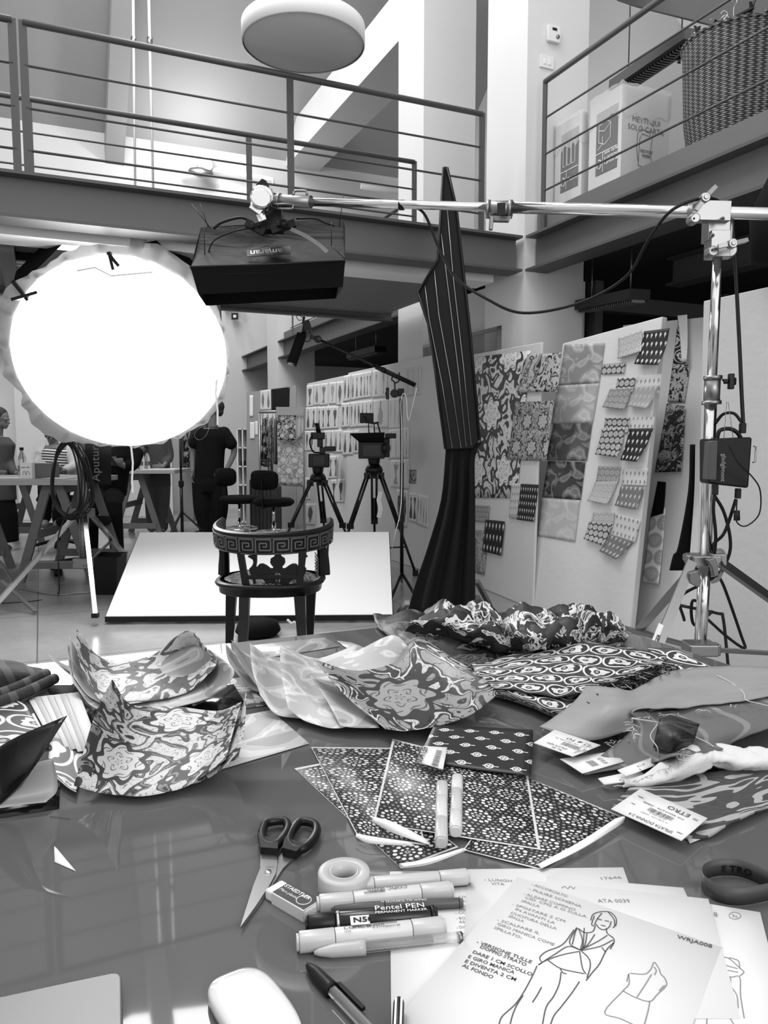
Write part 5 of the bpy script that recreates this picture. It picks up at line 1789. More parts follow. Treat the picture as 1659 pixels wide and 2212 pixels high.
def sheet(name, label, cat, rows, m, back=None, thick=.0006, nu=6, nv=6, wr=0, ws=14, seed=0, group=None, parent=None, lay=0.0, uvs=None, kind=None):
    g = tg(rows)
    mb = sheet_mb(g, nu, nv, uvs=uvs)
    orient(mb, (0, 0, 1))
    if wr:
        for i, v in enumerate(mb.v):
            q = v * ws + Vector((seed * 7.3, 0, 0))
            h = abs(mnoise.noise(q)) * 1.3 + .4 * abs(mnoise.noise(q * 2.3))
            k = min(1, max(0, (v.z - TZ) / .02)) * .85 + .15
            mb.v[i] = v + Vector((mnoise.noise(q + Vector((5, 0, 0))) * .35, mnoise.noise(q + Vector((0, 9, 0))) * .35, h - .3)) * wr * k
    for i, v in enumerate(mb.v):
        mb.v[i] = Vector((v.x, v.y, max(v.z + lay, TZ + .0012 + lay)))
    return mb.build(name, [m, back or M_back], parent, label=label, cat=cat, group=group, solid=thick, fix=False, kind=kind)


def flat(name, label, cat, quad, m, h=.001, back=None, group=None, parent=None, thick=.0005, uvs=None):
    tl, tr, br, bl = [T(q[0], q[1], h) for q in quad]
    g = [[tl.lerp(tr, u) for u in (0, .5, 1)], [tl.lerp(bl, .5).lerp(tr.lerp(br, .5), u) for u in (0, .5, 1)], [bl.lerp(br, u) for u in (0, .5, 1)]]
    mb = orient(sheet_mb(g, 1, 1, uvs=uvs), (0, 0, 1))
    return mb.build(name, [m, back or M_paper], parent, label=label, cat=cat, group=group, solid=thick, fix=False)


def hand(mb, txt, p0, p1, h=.001, tall=None, **k):
    """handwriting fitted between two image points lying h above the table"""
    a, b = T(*p0, h), T(*p1, h)
    vs, fs = text_mesh(txt, 1.0, **k)
    w_ = max(v.x for v in vs) - min(v.x for v in vs)
    d = (b - a); L = d.length; s_ = L / w_
    x = d.normalized(); y = Vector((0, 0, 1)).cross(x)
    sy_ = tall / .7 if tall else s_
    x0 = min(v.x for v in vs)
    mb.add([a + x * ((v.x - x0) * s_) + y * (v.y * sy_) for v in vs], fs)
    return mb


def stroke(mb, pts, w=.0009, h=.001, sm=True):
    q = [T(x, y, h) for x, y in pts]
    if sm and len(q) > 2: q = catmull(q, 4)
    return mb.strip(q, w, (0, 0, 1))


# ---- flat prints beneath
flat('print_sheet', 'white margined grey leaf print lying flat along far table edge', 'print', ((545, 1394), (700, 1377), (735, 1396), (560, 1424)), PM['grey_leaf'], .0015)
flat('print_sheet', 'small leaf print with white margin poking out left of black silk', 'print', ((728, 1384), (760, 1388), (800, 1404), (760, 1410)), PM['grey_leaf'], .0022)
flat('print_sheet', 'dark leaf print lying between the two curled stacks', 'print', ((492, 1466), (570, 1460), (600, 1520), (520, 1532)), PM['scroll_grey'], .0015)
flat('print_sheet', 'pale leaf print lying flat right of the front curled sheet', 'print', ((528, 1545), (585, 1534), (668, 1606), (470, 1664)), PM['pale_leaf'], .0022)
flat('black_sheet', 'glossy black sheet under the fanned white papers', 'sheet', ((100, 1480), (400, 1478), (430, 1560), (160, 1650)), mat('gloss_black', .006, .15, spec=.4), .0012)
flat('black_sheet', 'black patterned sheet under the rear curled prints', 'sheet', ((400, 1492), (505, 1478), (530, 1520), (440, 1570)), MATS['gloss_black'], .003)
# ---- far left fabrics
sheet('fabric_piece', 'dark cloth with pale woven bands at far left of table', 'fabric', [[(-40, 1418, .02), (40, 1432, .03), (95, 1448, .012)], [(-40, 1450, .03), (40, 1455, .035), (100, 1458, .012)], [(-40, 1490, .004), (40, 1482, .006), (100, 1470, .002)]], mat('banded_cloth', .1, .8, pat=stripes_slant(.03, .08, 14, .3, .3)), thick=.002, wr=.008)
for i, (a_, b_) in enumerate((((-20, 1506), (100, 1455)), ((-10, 1520), (118, 1466)))):
    mb = MB(); mb.tube(catmull([T(*a_, .014), T((a_[0] + b_[0]) / 2, (a_[1] + b_[1]) / 2 + 3, .018), T(*b_, .016)], 6), .011, 12)
    mb.build('rolled_cloth', MATS['banded_cloth'], label='narrow dark rolled cloth at far left, %s of the two' % ('upper' if i == 0 else 'lower'), cat='fabric')
sheet('print_sheet', 'black sheet of white tulip medallions at left edge of table', 'print', [[(-60, 1500, .004), (-10, 1492, .006), (38, 1500, .008)], [(-60, 1560, .002), (10, 1550, .003), (75, 1560, .003)], [(-60, 1640, .001), (10, 1630, .001), (110, 1620, .001)]], PM['white_flower'], lay=.004)
sheet('print_sheet', 'black medallion sheet peeping under front curled print', 'print', [[(110, 1600, .001), (150, 1610, .001), (190, 1640, .001)], [(105, 1660, .004), (140, 1680, .003), (170, 1700, .002)], [(120, 1690, .004), (145, 1710, .003), (165, 1722, .002)]], PM['white_flower'], lay=.006)
for i in range(7):
    x0 = 60 + i * 14
    flat('paper_strip', 'white paper in fan of sheets left of the curled prints', 'paper', ((x0, 1508 - i * 1.5), (x0 + 26, 1504 - i * 1.5), (x0 + 78, 1600 + i * 5), (x0 + 52, 1604 + i * 5)), mat('fan_paper', .6, .5) if i % 2 else M_paper, .004 + i * .0018, group='fanned white papers')
# black glossy folded sheet, far left front
sheet('black_folder', 'glossy black sheet bent upward at left front of table', 'sheet', [[(-60, 1660, .05), (20, 1600, .10), (145, 1546, .13)], [(-60, 1720, .03), (10, 1670, .055), (85, 1640, .09)], [(-60, 1775, .008), (-5, 1742, .012), (45, 1700, .035)]], MATS['gloss_black'], MATS['gloss_black'], thick=.001)
sheet('paper_sheet', 'grey backed curled paper below the bent black sheet', 'paper', [[(30, 1690, .04), (70, 1665, .06), (115, 1650, .05)], [(-20, 1740, .012), (50, 1725, .012), (125, 1715, .008)], [(-60, 1768, .002), (40, 1752, .002), (100, 1745, .002)]], mat('grey_back', .4, .45), lay=.008)
flat('black_sheet', 'black sheet corner beneath the left front papers', 'sheet', ((-60, 1700), (130, 1690), (128, 1746), (-60, 1776)), MATS['gloss_black'], .0012)
# ---- rear left curled stack
stk = [
    ('curled grey print behind, leaning at left of rear stack', [[(104, 1416, .07), (150, 1440, .02), (220, 1440, .01)], [(118, 1432, .055), (160, 1460, .01), (230, 1460, .005)], [(150, 1452, .035), (180, 1480, .003), (240, 1480, .003)]], 'grey_leaf', .002),
    ('outer grey leaf print of rear curled stack, rolled at right', [[(146, 1396, .10), (190, 1440, .02), (300, 1440, .015), (420, 1400, .07), (482, 1425, .07)], [(150, 1450, .055), (200, 1490, .006), (320, 1485, .004), (440, 1465, .02), (506, 1455, .07)], [(158, 1480, .035), (212, 1538, .002), (320, 1540, .002), (430, 1520, .015), (488, 1490, .05)]], 'grey_leaf', .004),
    ('inner scroll print of rear curled stack with pointed corner up', [[(166, 1370, .125), (222, 1432, .03), (320, 1428, .025), (402, 1373, .10), (446, 1408, .07)], [(168, 1420, .08), (222, 1474, .012), (320, 1470, .008), (410, 1440, .02), (470, 1440, .055)], [(176, 1456, .05), (226, 1530, .003), (320, 1526, .003), (400, 1508, .008), (440, 1478, .03)]], 'scroll_grey', .010),
    ('narrow standing sheet edge at left of rear curled stack', [[(150, 1382, .115), (172, 1420, .07), (205, 1450, .02)], [(154, 1440, .06), (180, 1475, .02), (220, 1500, .004)], [(160, 1470, .04), (190, 1510, .01), (230, 1532, .002)]], 'pale_leaf', .007),
]
for lb, rows, m_, lay in stk:
    sheet('curled_print', lb, 'print', rows, PM[m_], lay=lay, group='curled prints of the rear stack')
# ---- front left curled stack
sheet('curled_print', 'dark backed under sheet of the front curled pair', 'print', [[(222, 1510, .11), (300, 1550, .03), (400, 1545, .02), (505, 1560, .05), (532, 1500, .11)], [(190, 1600, .05), (280, 1620, .01), (400, 1620, .005), (480, 1610, .02), (528, 1575, .08)], [(180, 1700, .01), (260, 1715, .002), (360, 1705, .002), (440, 1690, .01), (515, 1640, .05)]], PM['scroll_blue'], mat('back_mid', .3, .5), lay=.003)
sheet('curled_print', 'large curled scroll and flower print at left front of table', 'print', [[(243, 1482, .14), (285, 1535, .05), (380, 1538, .025), (470, 1548, .03), (522, 1530, .085)], [(205, 1560, .085), (270, 1610, .012), (365, 1620, .005), (455, 1612, .014), (505, 1590, .055)], [(160, 1712, .014), (225, 1729, .002), (310, 1735, .001), (400, 1715, .003), (488, 1655, .035)]], PM['scroll_blue'], lay=.010, uvs=(.42, .36))
# ---- middle stack
mid = [
    ('leaning grey sheet at left of the middle stack, nearest rear print', [[(487, 1392, .09), (520, 1420, .03), (580, 1425, .01)], [(490, 1420, .06), (530, 1460, .02), (590, 1470, .004)], [(498, 1440, .045), (545, 1492, .004), (600, 1500, .002)]], 'pale_leaf', .002),
    ('second leaning sheet of the middle stack with dark leaf print', [[(500, 1388, .095), (540, 1420, .03), (620, 1425, .01)], [(512, 1425, .06), (550, 1465, .012), (620, 1480, .004)], [(530, 1455, .04), (570, 1500, .003), (640, 1510, .002)]], 'grey_leaf', .005),
    ('pale leaf print standing curled, second from left in middle stack', [[(540, 1398, .10), (600, 1436, .035), (690, 1430, .03), (770, 1400, .05)], [(545, 1455, .06), (600, 1490, .015), (690, 1490, .01), (770, 1470, .01)], [(562, 1510, .03), (602, 1555, .002), (690, 1560, .002), (770, 1540, .002)]], 'pale_leaf', .008),
    ('largest pale print of middle stack with curled left edge', [[(605, 1405, .11), (680, 1434, .045), (760, 1422, .04), (846, 1384, .075), (885, 1412, .05)], [(608, 1470, .06), (680, 1490, .018), (760, 1482, .01), (830, 1465, .012), (890, 1450, .02)], [(622, 1546, .022), (664, 1574, .002), (730, 1588, .002), (800, 1565, .004), (860, 1535, .006)]], 'pale_leaf2', .012),
    ('narrow pale sheet under the dark flower print', [[(670, 1478, .05), (720, 1490, .02), (790, 1480, .008)], [(705, 1530, .02), (745, 1535, .006), (800, 1530, .004)], [(735, 1588, .003), (770, 1592, .002), (820, 1592, .002)]], 'grey_leaf', .016),
    ('white cornered print peeking right of the dark flower print', [[(925, 1399, .04), (950, 1418, .03), (982, 1440, .02)], [(900, 1420, .02), (930, 1440, .015), (970, 1455, .01)], [(880, 1440, .01), (910, 1450, .008), (950, 1465, .006)]], 'pale_leaf2', .014),
]
for lb, rows, m_, lay in mid:
    sheet('curled_print', lb, 'print', rows, PM[m_], lay=lay, group='curled prints of the middle stack')
M_flow = mat('print_big_flower', .3, .4, pat=scroll(.03, .26, .5, 10, 6, 4.2, fs=.32))
sheet('curled_print', 'dark scroll print with big pale flowers on top of middle stack', 'print', [[(676, 1446, .075), (765, 1470, .03), (850, 1452, .028), (903, 1400, .06), (985, 1446, .035)], [(750, 1530, .025), (820, 1530, .008), (890, 1515, .005), (970, 1500, .008), (1040, 1482, .03)], [(832, 1600, .003), (880, 1604, .001), (950, 1592, .001), (1020, 1566, .004), (1076, 1522, .022)]], M_flow, lay=.020, uvs=(.40, .3))
mb = MB(); hand(mb, 'COTONEETRO', (1056, 1557), (1080, 1535), .03, tall=.006); mb.build('printed_caption', M_ink, label='tiny caption lettering at edge of dark flower print', cat='lettering')

# ---- silk heap
sheet('silk_scarf', 'black satin border of crumpled silk hanging at left of fabric heap', 'fabric', [[(806, 1330, .012), (900, 1330, .03), (1040, 1335, .03), (1200, 1345, .03), (1345, 1360, .02)], [(815, 1352, .01), (920, 1375, .035), (1050, 1385, .03), (1190, 1390, .03), (1330, 1392, .02)], [(850, 1385, .006), (930, 1415, .012), (1060, 1425, .012), (1180, 1418, .01), (1300, 1412, .008)], [(875, 1400, .002), (955, 1444, .002), (1060, 1442, .002), (1180, 1425, .002), (1300, 1418, .002)]], mat('black_satin', .008, .5, spec=.3, pat=silk(7, 9, .01, .10, .03)), M_black, thick=.002, nu=12, nv=12, wr=.022, ws=9, seed=3)
sheet('silk_scarf', 'crumpled paisley silk heaped at far right corner of table', 'fabric', [[(915, 1326, .02), (1000, 1312, .05), (1090, 1322, .06), (1200, 1318, .07), (1290, 1320, .06), (1345, 1350, .025)], [(905, 1350, .05), (990, 1345, .08), (1090, 1345, .085), (1200, 1345, .095), (1290, 1345, .08), (1355, 1372, .02)], [(880, 1362, .03), (990, 1378, .05), (1090, 1392, .05), (1190, 1392, .06), (1270, 1385, .05), (1350, 1385, .01)], [(870, 1372, .012), (985, 1392, .016), (1090, 1408, .018), (1180, 1405, .02), (1270, 1400, .015), (1340, 1395, .005)]], PM['silk'], PM['silk2'], thick=.002, nu=16, nv=16, wr=.045, ws=11, seed=1)
sheet('silk_scarf', 'tangled second silk with pale scroll print on top of heap', 'fabric', [[(1060, 1335, .09), (1130, 1330, .10), (1230, 1328, .10), (1310, 1335, .07)], [(1065, 1360, .07), (1130, 1362, .10), (1220, 1358, .09), (1300, 1365, .06)], [(1080, 1398, .03), (1140, 1400, .05), (1200, 1395, .05), (1260, 1395, .03)]], PM['silk2'], PM['silk'], thick=.002, nu=16, nv=16, wr=.04, ws=16, seed=5)
# ---- oval pattern fabric
sheet('folded_fabric', 'folded cloth of black and white oval medallions, lower fold', 'fabric', [[(1036, 1450, .01), (1150, 1440, .01), (1280, 1440, .01), (1380, 1450, .01)], [(1030, 1478, .022), (1130, 1500, .028), (1225, 1525, .028), (1330, 1490, .02)], [(1036, 1494, .006), (1130, 1522, .008), (1236, 1554, .006), (1340, 1500, .005)]], PM['oval'], M_back, thick=.003, nu=10, nv=10, wr=.006)
sheet('folded_fabric', 'folded cloth of black and white oval medallions, upper layer', 'fabric', [[(1015, 1442, .02), (1150, 1416, .035), (1250, 1398, .045), (1340, 1402, .045), (1440, 1425, .03)], [(1028, 1462, .04), (1130, 1452, .05), (1230, 1450, .055), (1320, 1458, .05), (1420, 1445, .03)], [(1040, 1488, .024), (1130, 1498, .032), (1215, 1512, .034), (1275, 1500, .034), (1370, 1465, .02)]], PM['oval'], M_back, thick=.003, nu=12, nv=12, wr=.008, seed=2, lay=.004)
sheet('folded_fabric', 'pale fabric end with light ovals beyond the frayed cloth', 'fabric', [[(1400, 1400, .02), (1460, 1404, .03), (1500, 1425, .015)], [(1400, 1430, .02), (1460, 1432, .03), (1550, 1450, .006)], [(1390, 1460, .01), (1450, 1462, .015), (1530, 1462, .003)]], PM['oval_light'], M_back, thick=.003, nu=8, nv=8)
random.seed(5)
mb = MB()
for i in range(260):
    u = random.random()
    x, y = 1255 + 190 * u + random.uniform(-14, 14), 1505 - 70 * u + random.uniform(-10, 10)
    a = random.uniform(-.6, .9); l = random.uniform(8, 32)
    h0 = random.uniform(.02, .05)
    mb.tube([T(x, y, h0), T(x + l * math.cos(a) * .6, y + l * math.sin(a) * .4 + 2, h0 + random.uniform(-.008, .02)), T(x + l * math.cos(a), y + l * math.sin(a) * .7 + 3, max(.004, h0 - .015))], .0009, 4, caps=False, mi=0 if random.random() < .75 else 1)
mb.build('frayed_threads', [mat('thread_dark', .03, .8), mat('thread_pale', .5, .8)], label='dense frayed threads along edge of oval pattern cloth', cat='threads', kind='stuff')
# ---- velvet, wool and taffeta samples at right
sheet('fabric_sample', 'brushed velvet sample with dark leopard-like waves lowest at right', 'fabric', [[(1385, 1685, .006), (1480, 1672, .012), (1580, 1665, .014), (1700, 1640, .014)], [(1350, 1715, .006), (1470, 1712, .012), (1590, 1705, .014), (1700, 1680, .012)], [(1325, 1742, .004), (1440, 1760, .006), (1580, 1745, .012), (1700, 1715, .008)], [(1330, 1750, .002), (1495, 1812, .003), (1590, 1772, .010), (1700, 1735, .003)]], PM['animal'], mat('velvet_back', .3, .8), thick=.004, nu=10, nv=10, wr=.006, ws=18)
sheet('fabric_sample', 'cream fluffy wool sample twisting across right side', 'fabric', [[(1345, 1690, .01), (1420, 1668, .02), (1490, 1606, .04), (1540, 1622, .03), (1600, 1622, .03), (1700, 1625, .025)], [(1350, 1700, .006), (1430, 1688, .02), (1505, 1640, .045), (1545, 1650, .03), (1610, 1648, .03), (1700, 1645, .025)], [(1345, 1706, .002), (1430, 1700, .006), (1520, 1672, .02), (1550, 1668, .012), (1620, 1668, .012), (1700, 1664, .01)]], PM['wool'], PM['wool'], thick=.004, nu=14, nv=10, wr=.011, ws=26, lay=.004)
sheet('fabric_sample', 'striped grey taffeta sample second from the top right', 'fabric', [[(1362, 1548, .055), (1430, 1542, .04), (1540, 1528, .035), (1700, 1500, .03)], [(1368, 1580, .03), (1430, 1590, .03), (1540, 1575, .04), (1700, 1560, .03)], [(1300, 1640, .008), (1400, 1632, .016), (1500, 1612, .045), (1580, 1612, .025), (1700, 1595, .02)][:4], [(1262, 1682, .003), (1385, 1662, .006), (1470, 1640, .05), (1600, 1625, .02)]], PM['taffeta_stripe'], M_darkback, thick=.002, nu=10, nv=8, wr=.004, lay=.006)
sheet('fabric_sample', 'shiny black velvet sample curling under the striped taffeta', 'fabric', [[(1425, 1578, .05), (1455, 1572, .055), (1510, 1590, .05)], [(1418, 1610, .03), (1455, 1612, .06), (1500, 1618, .05)], [(1412, 1640, .01), (1450, 1652, .03), (1485, 1645, .03)]], PM['black_velvet'], M_black, thick=.003, nu=8, nv=8, lay=.018)
sheet('fabric_sample', 'plain grey taffeta sample topmost at right', 'fabric', [[(1268, 1500, .045), (1325, 1503, .055), (1370, 1505, .035), (1450, 1465, .03), (1560, 1454, .03), (1700, 1458, .03)], [(1228, 1545, .02), (1315, 1545, .055), (1385, 1540, .045), (1460, 1522, .035), (1560, 1512, .035), (1700, 1495, .03)], [(1165, 1588, .006), (1262, 1618, .006), (1366, 1590, .02), (1372, 1552, .05), (1500, 1545, .035), (1700, 1515, .03)]], PM['taffeta'], M_darkback, thick=.002, nu=10, nv=8, wr=.004, lay=.014)
random.seed(11)
mb = MB()
for (x0, y0), (x1, y1), h in (((1370, 1552), (1700, 1512), .05), ((1240, 1625), (1366, 1592), .02), ((1366, 1548), (1368, 1592), .055), ((1340, 1700), (1490, 1640), .03), ((1500, 1590), (1460, 1650), .05)):
    for i in range(26):
        u = random.random()
        x, y = x0 + (x1 - x0) * u, y0 + (y1 - y0) * u
        l = random.uniform(6, 22); a = random.uniform(-PI, PI)
        mb.tube([T(x, y, h + .004), T(x + l * .5 * math.cos(a), y + l * .3 * math.sin(a), h + .008), T(x + l * math.cos(a), y + l * .4 * math.sin(a) + 3, h)], .0006, 4, caps=False)
mb.build('loose_threads', mat('thread_white', .6, .8), label='pale loose threads fraying from the taffeta and wool samples', cat='threads', kind='stuff')
for i, pts in enumerate((((1548, 1458, .05), (1580, 1475, .05), (1605, 1495, .05), (1612, 1512, .05), (1640, 1520, .05), (1700, 1535, .05)), ((1365, 1552, .07), (1420, 1560, .06), (1470, 1570, .065), (1500, 1590, .06), (1530, 1605, .05), (1540, 1612, .05)), ((1420, 1565, .06), (1405, 1590, .05), (1420, 1615, .05), (1422, 1640, .02)), ((1172, 1580, .01), (1180, 1568, .015), (1200, 1572, .012), (1215, 1578, .01)))):
    MB().tube(catmull([T(*p) for p in pts], 6), .0008, 5).build('thread', MATS['thread_white'], label='long loose white thread, %s' % ('crossing the top taffeta', 'trailing over the striped taffeta', 'hanging by the black velvet', 'looping at left of the top label')[i], cat='thread')
# ---- sample labels
def card(label, quad, h, lines, nm='sample_label', m=M_paper, bar=None):
    t = thing(nm, label, 'label', T(*quad[3]))
    o = flat('card', None, None, quad, m, h, parent=t, thick=.0012)
    tl, tr, br, bl = [T(q[0], q[1], h + .0014) for q in quad]
    mb = MB()
    at = lambda u, v: bl.lerp(br, u).lerp(tl.lerp(tr, u), v)
    for (u0, v0, u1, s_, txt) in lines:
        a, b = at(u0, v0), at(u1, v0)
        if txt == '|||':
            rnd = random.Random(4)
            u = u0
            while u < u1:
                w_ = rnd.choice((.004, .007, .011)) * .8
                p0, p1, p2, p3 = at(u, v0), at(u + w_, v0), at(u + w_, v0 + s_), at(u, v0 + s_)
                mb.add([p0, p1, p2, p3], [(0, 1, 2, 3)])
                u += w_ + rnd.choice((.005, .008))
            continue
        if txt == '-':
            mb.strip([a, b], .0012, (0, 0, 1)); continue
        vs, fs = text_mesh(txt, 1.0)
        w_ = max(v.x for v in vs); d = b - a; k = d.length / w_
        x = d.normalized(); y = (at(u0, v0 + .1) - a).normalized()
        hh = (at(u0, v0 + s_) - a).length / .72
        mb.add([a + x * v.x * k + y * v.y * hh for v in vs], fs)
    mb.build('lettering', M_ink, t, fix=False)
    return t


# upside-down cards: text runs right to left in the photo, so corners are given rotated by half a turn
card('white sample label on top grey taffeta, upside down', ((1296, 1610), (1240, 1633), (1153, 1604), (1196, 1577)), .024, [(.1, .2, .9, .12, 'ART. 12878 SW'), (.2, .42, .7, .2, '|||'), (.12, .75, .5, .1, 'NERO COL. 4'), (.3, .88, .5, .08, 'Re 46')]) if False else None
card('white sample label on top grey taffeta, upside down', ((1237, 1634), (1153, 1605), (1198, 1577), (1297, 1610)), .024, [(.10, .14, .62, .12, '\u25a1 \u25e2 TO'), (.15, .42, .55, .2, '|||'), (.08, .32, .8, .06, 'COL. 106 VISCOSA 54'), (.3, .70, .8, .1, 'SPALATA NERA'), (.35, .84, .6, .08, 'Re 46')])
card('white sample label on striped taffeta below the first', ((1258, 1671), (1210, 1640), (1320, 1624), (1348, 1645)), .014, [(.2, .3, .7, .1, 'ART 4281 SETA'), (.2, .5, .6, .16, '|||')])
card('narrow white label stapled on samples left of wool', ((1352, 1677), (1334, 1664), (1418, 1633), (1436, 1646)), .022, [(.1, .6, .3, .1, '-'), (.45, .4, .7, .2, '1/2')])
card('lowest narrow white label under the wool sample', ((1305, 1695), (1292, 1682), (1378, 1664), (1405, 1681)), .012, [(.2, .6, .4, .1, '-')])
card('large white sample label with barcode on velvet, upside down', ((1472, 1816), (1320, 1748), (1384, 1704), (1528, 1768)), .016, [(.18, .11, .50, .13, 'ETRO'), (.06, .16, .13, .1, 'mo'), (.2, .33, .8, .05, 'FW RED/LET8 - 5888B'), (.30, .43, .66, .13, '|||'), (.35, .57, .6, .05, '10.05.2013'), (.3, .66, .7, .04, '14 10.08 COM - TAPPET'), (.16, .84, .78, .09, 'SFILATA DONNA 2.4'), (.06, .8, .13, .1, '-'), (.84, .55, .9, .1, '-'), (.85, .25, .93, .1, '-')])
flat('fabric_scrap', 'pale frayed scrap under the large barcode label', 'scrap', ((1475, 1790), (1540, 1765), (1520, 1810), (1490, 1822)), M_back, .003)

# ---- dotted prints, folded
def dotted(label, quad, h, inset=(5, 5, 5, 5), fold=None):
    t = thing('dotted_print', label, 'print', T(*quad[3]), 'dotted ring prints in the centre')
    flat('paper', None, None, quad, M_paper, h, parent=t, thick=.0006)
    (x0, y0), (x1, y1), (x2, y2), (x3, y3) = quad
    cx, cy = sum(q[0] for q in quad) / 4, sum(q[1] for q in quad) / 4
    qi = [(x + (cx - x) * k / 100, y + (cy - y) * k / 100) for (x, y), k in zip(quad, inset)]
    flat('printed_area', None, None, qi, PM['dots'], h + .0009, parent=t, thick=.0003)
    if fold:
        for f_ in fold:
            g = [[T(x, y, .004 + hh * .5) for x, y, hh in r] for r in f_]
            orient(sheet_mb(g, 5, 5), (0, 0, 1)).build('folded_lip', [M_paper, M_paper], t, solid=.0006, fix=False)
    return t


dotted('lowest dotted ring print peeking out at left of pile', ((636, 1660), (740, 1640), (990, 1830), (866, 1876)), .0012, (3, 3, 3, 3), [[[(866, 1876, .002), (930, 1866, .010), (1010, 1836, .012)], [(862, 1866, .008), (920, 1856, .014), (1000, 1832, .016)], [(872, 1872, .014), (930, 1862, .016), (1004, 1836, .014)]]])
dotted('dotted ring print at right of pile with rolled right corner', ((1120, 1672), (1348, 1766), (1165, 1878), (1000, 1836)), .0024, (0, 3, 4, 3), [[[(1170, 1876, .003), (1260, 1832, .006), (1346, 1778, .004)], [(1166, 1872, .006), (1270, 1815, .012), (1350, 1764, .02)], [(1160, 1868, .004), (1250, 1820, .010), (1330, 1768, .016)]]])
dotted('dotted ring print at left of pile under the central one', ((672, 1614), (862, 1616), (920, 1826), (772, 1806)), .0036, (2, 2, 4, 4), [[[(770, 1800, .012), (800, 1806, .018), (880, 1818, .012)], [(768, 1808, .008), (800, 1822, .006), (900, 1828, .003)]]])
dotted('central dotted ring print on top of pile holding two markers', ((848, 1596), (1140, 1672), (1168, 1836), (805, 1778)), .0050, (3, 3, 4, 3), [[[(806, 1764, .02), (850, 1776, .03), (920, 1812, .010)], [(803, 1775, .012), (850, 1800, .012), (930, 1826, .006)]]])
t = thing('motif_card', 'black card with rows of small white medallions under barcode tag', 'card', T(903, 1642))
sheet('card', None, None, [[(938, 1566, .022), (1045, 1571, .014), (1152, 1577, .016)], [(920, 1604, .016), (1035, 1610, .010), (1150, 1626, .012)], [(903, 1642, .010), (1025, 1662, .009), (1147, 1676, .012)]], PM['motif'], M_paper, thick=.001, parent=t)
t2 = card('small white tag reading 004139 on black medallion card', ((957, 1662), (900, 1646), (914, 1612), (966, 1615)), .0205, [], 'price_tag')
mb = MB()
hand(mb, '004139', (910, 1647), (926, 1614), .0235, tall=.011, bold=.02)
a0, a1, b0_, b1_ = T(932, 1652, .0235), T(943, 1620, .0235), T(946, 1656, .0235), T(955, 1622, .0235)
u = 0
while u < 1:
    w_ = random.choice((.02, .035)); mb.add([a0.lerp(a1, u), a0.lerp(a1, u + w_), b0_.lerp(b1_, u + w_), b0_.lerp(b1_, u)], [(0, 1, 2, 3)]); u += w_ + random.choice((.02, .035))
mb.build('tag_print', M_ink, t2, fix=False)
# ================================================================ papers with notes and drawings
PQ = [
    ('note_sheet', 'white sheet with COLLO A CRATERE notes under the pens', ((842, 1883), (1160, 1878), (1190, 2300), (846, 2300)), .0008),
    ('note_sheet', 'white sheet marked 17646 at back of the drawing pile', ((1010, 1878), (1346, 1874), (1420, 2080), (1000, 2080)), .0016),
    ('note_sheet', 'white sheet marked 0040 behind the figure drawing', ((1180, 1893), (1476, 1918), (1560, 2100), (1180, 2100)), .0024),
    ('note_sheet', 'white drawing sheet marked 0118 with draped skirt sketch at right', ((1484, 1945), (1642, 1971), (1730, 2320), (1440, 2320)), .0032),
    ('note_sheet', 'white sheet marked 0039 just beneath the figure drawing', ((1120, 1899), (1530, 1942), (1600, 2200), (1050, 2200)), .0040),
    ('note_sheet', 'top white sheet with standing figure sketch and dress form', ((1118, 1894), (1557, 2046), (1420, 2420), (795, 2275)), .0050),
]
tops = {}
for nm, lb, q, h in PQ:
    t = thing(nm, lb, 'paper', T(*q[3]), 'papers in the drawing pile')
    flat('paper', None, None, q, M_paper, h, parent=t, thick=.0005)
    tops[lb] = (t, h + .0007)
pt = [tops[q[1]] for q in PQ]
M_pc = mat('pencil_line', .22, .8)
M_pd = mat('pen_line', .08, .8)
mb = MB(); h = pt[0][1]
for txt, a, b in (('- COLLO A CRATERE', (984, 1940), (1086, 1938)), ('DOPPIATO CON T', (992, 1949), (1088, 1947)), ('SOTTO INSACCAT', (993, 1959), (1082, 1957)), ('MANCI', (993, 1967), (1022, 1966)), ('- COULOTTE  D', (984, 1974), (1066, 1971)), ('- BOTTONCINI', (986, 1986), (1052, 1983)), ('ASOLINA', (992, 1994), (1040, 1992)), ('- DIETRO', (986, 2006), (1030, 2003)), ('MANI', (1000, 2020), (1026, 2018)), ('COP', (1000, 2029), (1018, 2028))):
    hand(mb, txt, a, b, h, tall=.0042)
mb.build('handwriting', M_pc, pt[0][0], fix=False)
mb = MB(); h = pt[1][1]
hand(mb, '- LUNGH. 9', (1046, 1902), (1122, 1906), h, tall=.005); hand(mb, 'VITA', (1061, 1911), (1090, 1912), h, tall=.005); hand(mb, '17646', (1300, 1900), (1344, 1897), h, tall=.005)
mb.build('handwriting', M_pc, pt[1][0], fix=False)
mb = MB(); hand(mb, '0040', (1386, 1936), (1418, 1936), pt[2][1], tall=.006); mb.build('handwriting', M_pc, pt[2][0], fix=False)
mb = MB(); hand(mb, 'ATA 0039', (1292, 1949), (1362, 1949), pt[4][1], tall=.006)
stroke(mb, [(1213, 1918), (1220, 1914), (1226, 1919), (1232, 1914), (1238, 1919), (1242, 1916)], .0008, pt[4][1])
mb.build('handwriting', M_pc, pt[4][0], fix=False)
h = pt[3][1]
mb = MB(); hand(mb, 'A0118', (1500, 1970), (1550, 1980), h, tall=.008)
stroke(mb, [(1575, 1975), (1583, 1970), (1597, 1973), (1600, 1980), (1590, 1985), (1577, 1982), (1575, 1975)], .0007, h); hand(mb, '3a', (1582, 1980), (1594, 1982), h, tall=.005)
